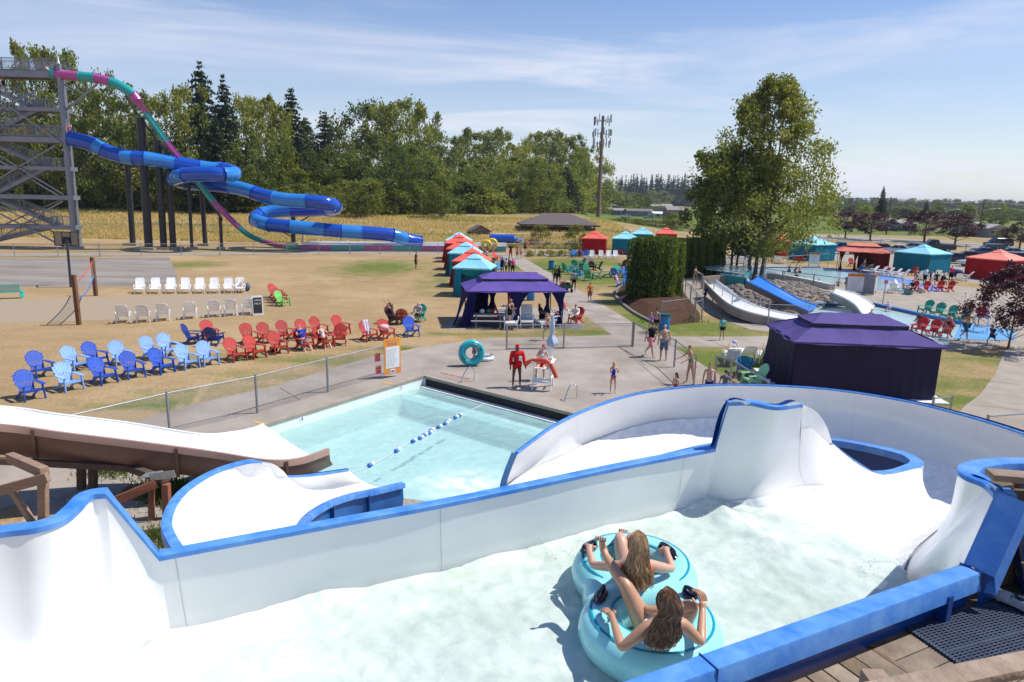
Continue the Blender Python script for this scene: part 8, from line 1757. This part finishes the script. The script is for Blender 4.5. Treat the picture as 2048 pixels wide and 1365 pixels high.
home(1776,1800,460,438,'beige mobile home between the second and third plum trees','a89e8c','8c8680'); home(1800,1832,463,440,'grey mobile home left of the third plum tree','7e7e80','9a9490'); home(1936,1972,472,445,'beige mobile home beside the lamp pole','a8a08e','948e86'); home(1975,2014,476,449,'grey home with a white porch left of the last plum tree','7c7e84','a09a94',gable=True)
for i,(u0,u1,v,vt,wl,rf) in enumerate(((1200,1226,428,415,'8a8884','7a7672'),(1228,1254,431,417,'74869a','8c8884'),(1254,1306,433,418,'7a8088','706a66'),(1308,1334,436,424,'c8c4be','e0dedc'),(1334,1368,438,413,'88868a','8a827c'),(1205,1240,421,409,'9a9690','8a8682'),(1290,1345,424,408,'8c8884','96908a'))):
    home(u0,u1,v,vt,['low grey home right of the mast','blue grey home left of the spreading pine','long grey mobile home behind the dry field','white roofed home right of the long grey one','tall roofed home touching the big tree','farthest home right of the mast','far long home with a brown roof'][i],wl,rf,n=2)
# ---------------------------------------------------------------- cars
def car(u,v,yaw,kind,col,label,sc=1.):
    r=thing({'sedan':'parked_car','suv':'parked_suv','pickup':'pickup_truck','van':'minivan'}[kind],label,{'sedan':'car','suv':'suv','pickup':'pickup truck','van':'minivan'}[kind],P(u,v,0),rz=R(yaw)); r.scale=(sc,)*3
    L_={'sedan':4.6,'suv':4.8,'pickup':5.6,'van':4.9}[kind]; pm=mat('paint_'+col,rgb(col),.28,metal=.3,coat=.6); gl_=mat('car_glass',(.02,.03,.04),.08); ty=mat('tyre',(.02,.02,.02),.8); rim_=mat('rim_alloy',(.45,.46,.48),.35,metal=.7)
    belt={'sedan':.92,'suv':1.05,'pickup':1.12,'van':1.05}[kind]; top={'sedan':1.43,'suv':1.75,'pickup':1.82,'van':1.75}[kind]; hw=.88
    st={'sedan':[(-2.3,.55,.62),(-2.15,.3,.74),(-1.2,.25,.86),(-.8,.22,.92),(1.2,.22,.95),(1.9,.25,.98),(2.25,.3,.92),(2.32,.5,.75)],'suv':[(-2.35,.6,.75),(-2.2,.35,.92),(-1.3,.3,1.02),(-.9,.25,1.05),(2.1,.25,1.08),(2.35,.35,1.05),(2.42,.6,.9)],
     'pickup':[(-2.75,.65,.85),(-2.6,.4,1.02),(-1.5,.35,1.12),(-1.2,.35,1.15),(.6,.35,1.15),(2.6,.38,1.15),(2.8,.5,1.1)],'van':[(-2.4,.5,.7),(-2.25,.3,.85),(-1.6,.25,1.0),(-1.2,.22,1.05),(2.2,.25,1.08),(2.4,.35,1.05),(2.45,.6,.9)]}[kind]
    rows=[]
    for x_,zb,zt in st:
        k=1 if abs(x_)<L_*.42 else .9; rows.append([Vector((x_,-hw*k*.9,zb)),Vector((x_,-hw*k,zb+.12)),Vector((x_,-hw*k,(zb+zt)/2+.1)),Vector((x_,-hw*k*.95,zt)),Vector((x_,0,zt+.04)),Vector((x_,hw*k*.95,zt)),Vector((x_,hw*k,(zb+zt)/2+.1)),Vector((x_,hw*k,zb+.12)),Vector((x_,hw*k*.9,zb)),Vector((x_,-hw*k*.9,zb))])
    mb=MB(); mb.grid(rows,flip=True); mb.poly(rows[0][:9]); mb.poly(rows[-1][:9][::-1]); mb.build('body',pm,r,ang=50)
    cb={'sedan':(-.95,-.15,1.0,1.75),'suv':(-1.0,-.35,1.95,2.25),'pickup':(-1.15,-.55,.35,.6),'van':(-1.5,-.6,2.05,2.35)}[kind]
    zb=belt; zt=top; wt=hw*.74
    base=[(cb[0],-hw*.93),(cb[3],-hw*.93),(cb[3],hw*.93),(cb[0],hw*.93)]; tpp=[(cb[1],-wt),(cb[2],-wt),(cb[2],wt),(cb[1],wt)]
    mb=MB(); mb.add([(*p,zb) for p in base]+[(*p,zt-.03) for p in tpp],[(i,(i+1)%4,4+(i+1)%4,4+i) for i in range(4)]); mb.build('window_glass',gl_,r,False)
    mb=MB(); c_=[(p[0]*1.0,p[1]*1.03) for p in tpp]; mb.add([(*p,zt-.04) for p in c_]+[(p[0]*.96,p[1]*.9,zt+.02) for p in c_],[(i,(i+1)%4,4+(i+1)%4,4+i) for i in range(4)]+[(4,5,6,7)])
    for i in range(4): mb.bar((*base[i],zb),(*c_[i],zt-.02),.07,.07)
    for s_ in (-1,1): xm=(cb[1]+cb[2])/2; mb.bar((xm,s_*hw*.93,zb),(xm,s_*wt*1.02,zt-.02),.08,.03)
    mb.build('roof',pm,r,False)
    if kind=='pickup': mb=MB(); mb.box((1.7,0,1.17),(2.0,1.45,.04)); mb.build('bed',mat('bed_black',(.02,.02,.02),.8),r,False)
    for x_ in (-L_*.30,L_*.30):
        for s_ in (-1,1):
            mb=MB(); mb.tube([(x_,s_*.70,.33),(x_,s_*.91,.33)],.33,14); w_=mb.build('wheel',ty,r); mb=MB(); mb.tube([(x_,s_*.90,.33),(x_,s_*.93,.33)],.2,10); mb.build('rim',rim_,w_)
    for s_ in (-1,1):
        mb=MB(); mb.box((st[0][0]+.03,s_*.62,st[0][2]-.02),(.1,.34,.14)); mb.build('headlight',mat('lamp_clear',(.7,.7,.7),.2),r,False); mb=MB(); mb.box((st[-1][0]-.03,s_*.68,st[-1][2]-.08),(.1,.28,.16)); mb.build('tail_light',mat('lamp_red',(.35,.01,.01),.3),r,False)
    mb=MB(); mb.box((st[-1][0]+.02,0,st[-1][2]-.14),(.02,.32,.14)); mb.build('number_plate',fw,r,False)
for a in [(1682,508,-8,'pickup','2a78b0','blue pickup truck left of the long red canopy'),(1757,505,-14,'sedan','7a1c24','dark red car half hidden by the long red canopy'),(1792,508,-38,'sedan','d0d4da','white sedan right of the long red canopy'),(1822,503,-38,'sedan','b8bcc6','silver sedan above the right teal cabana'),(1866,504,-14,'pickup','08090d','black pickup truck under the third plum tree',1.12),
 (1899,527,-16,'sedan','2c2c32','dark grey sedan right of the teal cabana'),(1930,523,-24,'sedan','6a1e26','maroon sedan behind the dark grey one'),(1962,514,-26,'sedan','3a5674','slate blue sedan in the second parking row'),(1975,510,-18,'suv','1a2a44','dark blue suv behind the slate blue sedan'),(2016,514,-24,'sedan','a8b0ba','silver sedan at the right of the parking lot'),(1955,534,-14,'sedan','c0c6d0','silver sedan nearest the wading pool'),(2046,522,-18,'sedan','22304e','dark blue car at the right edge of the lot'),(2012,530,-30,'suv','8a94a0','grey suv beside the red cabana roof')]: car(*a)
car(1995,495,-5,'van','22222c','dark minivan driving on the county road')
car(1250,436,0,'sedan','d8d8dc','white car before the long grey home'); car(1298,438,0,'sedan','8a8c94','grey car before the white roofed home'); car(1783,463,-5,'sedan','1a1e30','dark car parked at the beige home'); car(1948,473,-5,'sedan','14161c','dark car parked beside the lamp pole')
# ================================================================ the two riders on the double tube
C1=P(1268,1149,4.42); C2=P(1300,1264,4.42)
tube=world_thing('double_tube','turquoise two person inflatable tube with black handles carrying the riders','swim tube',Vector((C1.x,C1.y,4.3)))
def remesh(mb,vox,name,m,sm=6):
    me=mb.mesh('tmp',m); o=bpy.data.objects.new('tmp',me); TS.collection.objects.link(o); r=o.modifiers.new('r','REMESH'); r.mode='VOXEL'; r.voxel_size=vox; r.use_smooth_shade=True
    s=o.modifiers.new('s','SMOOTH'); s.iterations=sm; s.factor=.6
    with bpy.context.temp_override(scene=TS,view_layer=TS.view_layers[0]):
        dg=bpy.context.evaluated_depsgraph_get(); q=bpy.data.meshes.new_from_object(o.evaluated_get(dg))
    bpy.data.objects.remove(o); q.name=name; q.materials.clear(); q.materials.append(m); q.polygons.foreach_set('use_smooth',[True]*len(q.polygons)); return q
ax=(C2-C1).normalized(); ay=Vector((-ax.y,ax.x,0)); Rr,rr=.36,.17
mb=MB()
for C in (C1,C2): mb.tube([C+Vector((Rr*cos(a),Rr*sin(a),0)) for a in [2*pi*i/40 for i in range(40)]],rr,16,closed=True)
mid=(C1+C2)/2; L12=(C2-C1).length
for s in (-1,1): mb.ell(mid+ay*s*.33,(.27,.14,.145),16,12,Matrix((ax,ay,Vector((0,0,1)))).transposed())
mb.ell(mid,(.17,.17,.12),14,10)
M_tb=mat('tube_turquoise',(.30,.72,.76),.28,var=.04,vs=1.5,coat=.25); M_tbs=mat('tube_line',(.0,.27,.38),.35)
M_tb.node_tree.nodes['Principled BSDF'].inputs['Subsurface Weight'].default_value=.0
put('tube_body',remesh(mb,.022,'tube_body',M_tb,22),tube)
def arcline(C,R_,z,a0,a1,w=.012,n=28):
    pts=[]
    for i in range(n+1):
        a=a0+(a1-a0)*i/n; pts.append(C+Vector((R_*cos(a),R_*sin(a),z)))
    rows=[]
    for p in pts:
        o_=(p-C); o_.z=0; o_.normalize(); rows.append([p-o_*w,p+Vector((0,0,.004)),p+o_*w])
    m_=MB(); m_.grid(rows); m_.build('stripe',M_tbs,tube,ang=180)
a1=atan2(ax.y,ax.x)
for C,s in ((C1,1),(C2,-1)):
    base=a1 if s==1 else a1+pi
    for R_ in (Rr-.075,Rr+.075): z=sqrt(rr*rr-(R_-Rr)**2)-.004; arcline(C,R_,z,base+.75,base+2*pi-.75)
    z=rr-.003; 
# seam with ripples round the waterline
mb=MB(); sp_=[]
for i in range(140):
    t=i/140*2*pi; s_=1 if cos(t)>0 else -1
    C=C1 if cos(t-0)<0 else C2
    d=ax*cos(t)+ay*sin(t); ro=Rr+rr
    p=C+d*(ro+.012+.008*sin(i*1.9)); sp_.append(p-Vector((0,0,.03)))
mb.tube(sp_,.008,5,closed=True); 
M_hd=mat('handle_rubber',(.012,.012,.03),.25,coat=.4)
def handle(u,v,z,du,dv):
    a=P(u-du,v-dv,z); b=P(u+du,v+dv,z); d=(b-a).normalized(); m_=MB(); c=(a+b)/2; n=d.cross(Vector((0,0,1))).normalized()
    M=Matrix((d,n,d.cross(n))).transposed(); m_.ell(c,((b-a).length*.62,.05,.018),16,8,M); m_.tube(cr([a+Vector((0,0,.0)),a.lerp(b,.15)+Vector((0,0,.045)),a.lerp(b,.85)+Vector((0,0,.045)),b],5),.016,8); m_.build('handle',M_hd,tube)
handle(1178,1097,4.60,13,-6); handle(1335,1104,4.60,15,10); handle(1201,1192,4.60,7,-13); handle(1380,1190,4.60,12,7)
def rider(name_label,J,rad,edges,sk,hand_specs,hair,suit,head_r):
    r=world_thing('person',name_label,'person',Vector((J['pel'].x,J['pel'].y,4.35))); names=list(J); ix={n:i for i,n in enumerate(names)}
    sm=sk; body=skinmesh('body',[J[n] for n in names],[(ix[a],ix[b]) for a,b in edges],[rad[n] for n in names],sm,2,0)
    extra=MB()
    for tip,dirv,sp,curl in hand_specs:       # palm point, forward direction, spread vector, curl vector
        for k in range(5):
            o_=(k-1.7)*.016; ln=(.052,.068,.074,.068,.05)[k] if k else .045
            if k==0: p0=tip-dirv*.02-sp*.034; pts=[p0,p0-sp*.022+dirv*.018,p0-sp*.022+dirv*.045+curl*.015]
            else: p0=tip+sp*o_+dirv*.018; pts=[p0-dirv*.02,p0+dirv*ln*.45,p0+dirv*ln*.8+curl*ln*.35,p0+dirv*ln*.95+curl*ln*.75]
            q=cr(pts,3); extra.tube(q,[.0095*(1-.25*i/len(q)) for i in range(len(q))],7); extra.ell(q[-1],(.0075,)*3,6,4)
    for f,dv,sp in J_toes.get(name_label,[]):
        for k in range(5):
            c=f+sp*(k-2)*.017+dv*(.012-.004*abs(k-1)); s_=.013 if k==0 else .009; extra.ell(c,(s_,s_,s_),7,5); extra.ell(c-dv*.016,(s_,s_,s_),7,5)
    bm=bmesh.new(); bm.from_mesh(body); bodyx=extra.mesh('x',sm); bm.from_mesh(bodyx); bm.to_mesh(body); bm.free(); body.polygons.foreach_set('use_smooth',[True]*len(body.polygons))
    put('body',body,r)
    return r
J_toes={}
def K(**k): return {a:P(*b) for a,b in k.items()}
def torso_limbs(J,R_):
    E=[('pel','waist'),('waist','chest'),('chest','neckb'),('neckb','neck'),('neck','jaw'),('jaw','head'),('head','crown')]
    for k in 'LR': E+=[('pel','hip'+k),('hip'+k,'thm'+k),('thm'+k,'knee'+k),('knee'+k,'calf'+k),('calf'+k,'ank'+k),('ank'+k,'foot'+k),('foot'+k,'toe'+k),('neckb','sho'+k),('sho'+k,'uam'+k),('uam'+k,'elb'+k),('elb'+k,'fam'+k),('fam'+k,'wri'+k),('wri'+k,'palm'+k)]
    return E
def fill(J):
    for k in 'LR':
        J['thm'+k]=J['hip'+k].lerp(J['knee'+k],.5); J['calf'+k]=J['knee'+k].lerp(J['ank'+k],.32)-Vector((0,0,.012)); J['uam'+k]=J['sho'+k].lerp(J['elb'+k],.5); J['fam'+k]=J['elb'+k].lerp(J['wri'+k],.3)
    return J
RD_=dict(pel=.120,waist=.105,chest=.115,neckb=.066,neck=.042,jaw=.052,head=.080,crown=.058,hip=.088,thm=.082,knee=.056,calf=.054,ank=.034,foot=.034,toe=.024,sho=.052,uam=.044,elb=.036,fam=.037,wri=.026,palm=.034)
def radd(J,s=1.): return {k:(RD_.get(k,RD_.get(k[:-1])))*s for k in J}
skA=mat('rider_skin_fair',(.58,.345,.25),.42,var=.06,vs=10,spec=.45,sub=.0); skB=mat('rider_skin_tan',(.50,.27,.165),.38,var=.06,vs=10,spec=.5,sub=.0)
JA=fill(K(pel=(1266,1153,4.45),waist=(1268,1150,4.56),chest=(1270,1141,4.68),neckb=(1272,1129,4.78),neck=(1273,1118,4.86),jaw=(1273,1108,4.91),head=(1274,1094,4.98),crown=(1276,1084,5.03),
 hipL=(1253,1143,4.46),kneeL=(1240,1076,4.68),ankL=(1243,1072,4.50),footL=(1243,1068,4.47),toeL=(1246,1062,4.50),hipR=(1280,1143,4.46),kneeR=(1264,1076,4.66),ankR=(1266,1074,4.48),footR=(1267,1070,4.44),toeR=(1268,1068,4.44),
 shoL=(1243,1134,4.76),elbL=(1186,1131,4.64),wriL=(1178,1101,4.70),palmL=(1179,1092,4.70),shoR=(1303,1132,4.76),elbR=(1344,1139,4.64),wriR=(1334,1106,4.70),palmR=(1331,1097,4.70)))
up_=Vector((0,0,1))
def pv(a,b): return (P(*b)-P(*a)).normalized()
la='blond rider in an orange swimsuit on the front seat of the double tube'
J_toes[la]=[(P(1247,1062,4.51),Vector((.1,.3,.9)).normalized(),Vector((1,0,0)))]
lx=Vector((1,0,0))
ra=rider(la,JA,radd(JA,.97),torso_limbs(JA,0),skA,[(JA['palmL'],Vector((.25,.75,-.3)).normalized(),Vector((-.9,.3,0)),Vector((.1,0,-1))),(JA['palmR'],Vector((-.1,.75,-.3)).normalized(),Vector((.9,.2,0)),Vector((0,-.1,-1)))],None,None,.08)
JB=fill(K(pel=(1318,1276,4.46),waist=(1320,1279,4.58),chest=(1324,1266,4.70),neckb=(1330,1248,4.80),neck=(1333,1235,4.88),jaw=(1334,1225,4.94),head=(1335,1209,5.02),crown=(1336,1197,5.08),
 hipL=(1292,1262,4.48),kneeL=(1250,1168,4.78),ankL=(1211,1112,4.86),footL=(1206,1096,4.90),toeL=(1203,1080,4.98),hipR=(1345,1262,4.48),kneeR=(1390,1210,4.72),ankR=(1296,1222,4.64),footR=(1285,1214,4.63),toeR=(1277,1207,4.64),
 shoL=(1294,1256,4.79),elbL=(1243,1297,4.66),wriL=(1226,1240,4.65),palmL=(1220,1226,4.65),shoR=(1366,1248,4.79),elbR=(1402,1286,4.66),wriR=(1405,1220,4.74),palmR=(1404,1203,4.78)))
lb='brown haired rider in a pale bikini on the rear seat, one leg stretched forward'
J_toes[lb]=[(P(1202,1078,4.99),Vector((-.05,.1,1)).normalized(),Vector((1,.1,0)).normalized())]
rb_=rider(lb,JB,radd(JB,.93),torso_limbs(JB,0),skB,[(JB['palmL'],Vector((-.35,.9,.0)).normalized(),Vector((-.7,-.5,.1)),Vector((-.2,.3,-.8))),(JB['palmR'],Vector((-.2,.45,.75)).normalized(),Vector((.9,.2,0)),Vector((-.5,.5,-.5)))],None,None,.08)
def shell(root,J,keep,E,grow,nm,m,over={}):
    names=[n for n in J if n in keep]; ix={n:i for i,n in enumerate(names)}; rd_=radd(J,.95)
    put(nm,skinmesh(nm,[J[n] for n in names],[(ix[a],ix[b]) for a,b in E if a in ix and b in ix],[over.get(n,rd_[n]+grow) for n in names],m,2,0),root)
EA=torso_limbs(JA,0)
shell(ra,JA,['pel','waist','chest','hipL','hipR'],EA,.008,'swimsuit',mat('suit_orange',(.62,.12,.03),.7,var=.1,vs=8))
shell(rb_,JB,['pel','hipL','hipR'],EA,.006,'bikini_bottoms',mat('suit_pale',(.62,.72,.75),.7))
def strap(root,pts,m,w=.008): mb=MB(); mb.tube(cr([P(*q) for q in pts],4),w,6); mb.build('strap',m,root)
so=mat('suit_orange',(.62,.12,.03)); sp2=mat('suit_pale',(.62,.72,.75))
strap(ra,[(1298,1128,4.86),(1303,1140,4.82),(1304,1155,4.72),(1298,1166,4.62)],so,.014); strap(ra,[(1246,1130,4.84),(1243,1142,4.80),(1246,1156,4.70)],so,.014)
strap(rb_,[(1310,1262,4.84),(1313,1280,4.77),(1312,1296,4.70)],sp2,.006); strap(rb_,[(1284,1284,4.72),(1300,1296,4.73),(1330,1298,4.73),(1356,1290,4.72)],sp2,.006)
def hairdo(root,J,pts,n,cols,seed):
    rnd=random.Random(seed); c=J['head']; up=(J['crown']-J['jaw']).normalized(); bk=Vector((0,-1,0)); bk=(bk-up*bk.dot(up)).normalized(); sd=Vector((1,0,0)); sd=(sd-up*sd.dot(up)).normalized(); M=Matrix((sd,bk,up)).transposed()
    c=c+up*.022+bk*.004; mb=MB(); mb.ell(c,(.074,.087,.094),18,12,M); mb.build('scalp_hair',mat('scalp_'+cols[1].name,tuple(x*.8 for x in cols[1].node_tree.nodes['Principled BSDF'].inputs['Base Color'].default_value[:3]),.9,spec=.1),root)
    def sc(x,y,z,r): d=sd*x*.082+bk*y*.096+up*z*.104; d=d/max(1e-6,(abs(x)**2+y*y+z*z)**.5); return c+d*r
    for ci in range(len(cols)):
        mb=MB()
        for i in range(n//len(cols)):
            a=rnd.uniform(-1,1); w1=rnd.uniform(-1,1); f=rnd.uniform(-.7,.75); lift=1.03+rnd.random()*.10
            q=[sc(a*.12,f*.6-.1,1.0,lift),sc(a*.62,.25+f*.35,.72,lift+.01),sc(a*.97,.85,.28,lift+.06)]
            for k,(u,v,z,su,sv) in enumerate(pts): q.append(P(u+su*a+w1*(3.0,6,8)[k],v+sv*abs(a)+(rnd.uniform(-16,9) if k==len(pts)-1 else 0),z+rnd.uniform(0,.03)-.05*a*a))
            s_=cr(q,5); L_=len(s_)
            for j in range(7,L_): t=(j-7)/9; s_[j]=s_[j]+Vector((sin(j*.75+i*2.4+a*3)*.009*t,0,cos(j*.7+i)*.006*t))
            mb.tube(s_,[.0046*(1-.8*(j/L_)**2) for j in range(L_)],4,cap=False)
        mb.build('hair_strands',cols[ci],root,kind='stuff')
hA=[mat('hair_blond_%d'%i,c,.38,spec=.5,var=.2,vs=20) for i,c in enumerate([(.36,.22,.11),(.27,.155,.07),(.46,.31,.17)])]
hB=[mat('hair_brown_%d'%i,c,.35,spec=.5,var=.25,vs=20) for i,c in enumerate([(.15,.075,.035),(.085,.04,.02),(.24,.14,.07)])]
hairdo(ra,JA,[(1275,1127,4.90,21,0),(1277,1149,4.82,21,0),(1283,1175,4.70,15,-9)],1050,hA,3)
hairdo(rb_,JB,[(1333,1243,4.96,25,0),(1328,1269,4.87,28,0),(1321,1294,4.77,25,-10)],1150,hB,5)
# spray thrown up where the water hits walls, as drops
rnd=random.Random(8); mb=MB()
for (u,v,z,su,sv,n) in ((1140,1085,4.4,34,9,130),(1420,1015,4.36,60,12,90),(1745,1120,4.36,18,22,90),(1200,1110,4.36,160,60,120),(1500,1120,4.34,160,60,110)):
    for i in range(n): q=P(u+rnd.gauss(0,su*.6),v+rnd.gauss(0,sv*.6),z+abs(rnd.gauss(0,.03))); s=rnd.uniform(.002,.005); mb.ell(q,(s,s,s),5,3)
o=mb.build('spray',mat('spray_white',(.85,.88,.88),.15),None,kind='stuff'); tag(o,'small drops of spray over the churning flume water','spray')
bpy.data.scenes.remove(TS)
# one label per thing where place tells them apart
ORD='first second third fourth fifth sixth seventh eighth ninth tenth eleventh twelfth thirteenth fourteenth fifteenth sixteenth seventeenth eighteenth nineteenth twentieth'.split()+['twenty %s'%w for w in 'first second third fourth fifth sixth seventh eighth ninth'.split()]+['thirtieth']+['thirty %s'%w for w in 'first second third fourth fifth sixth seventh eighth ninth'.split()]
gl_={}
for o in S.objects:
    if o.get('group') and o.get('label'): gl_.setdefault((o['group'],o['label']),[]).append(o)
for (g,l),os_ in gl_.items():
    if 1<len(os_)<=39:
        for i,o in enumerate(sorted(os_,key=lambda o:o.location.x/max(1,o.location.y))): o['label']=l+', '+ORD[i]+' from the left'

# thin summer haze
mb=MB(); mb.box((250,2850,24.8),(6700,6500,54.4)); hz_=mb.build('haze',[],None,False,kind='stuff')
hm=bpy.data.materials.new('haze_air'); hm.use_nodes=True; t=hm.node_tree; t.nodes.clear(); pv_=N(t,'ShaderNodeVolumePrincipled',Density=.00013); pv_.inputs['Color'].default_value=(.75,.85,1,1); pv_.inputs['Anisotropy'].default_value=.3
o=N(t,'ShaderNodeOutputMaterial'); LK(t,pv_.outputs[0],o.inputs['Volume']); hz_.data.materials.append(hm); S.cycles.volume_bounces=0
tag(hz_,'thin pale summer haze hanging over the whole landscape','haze')
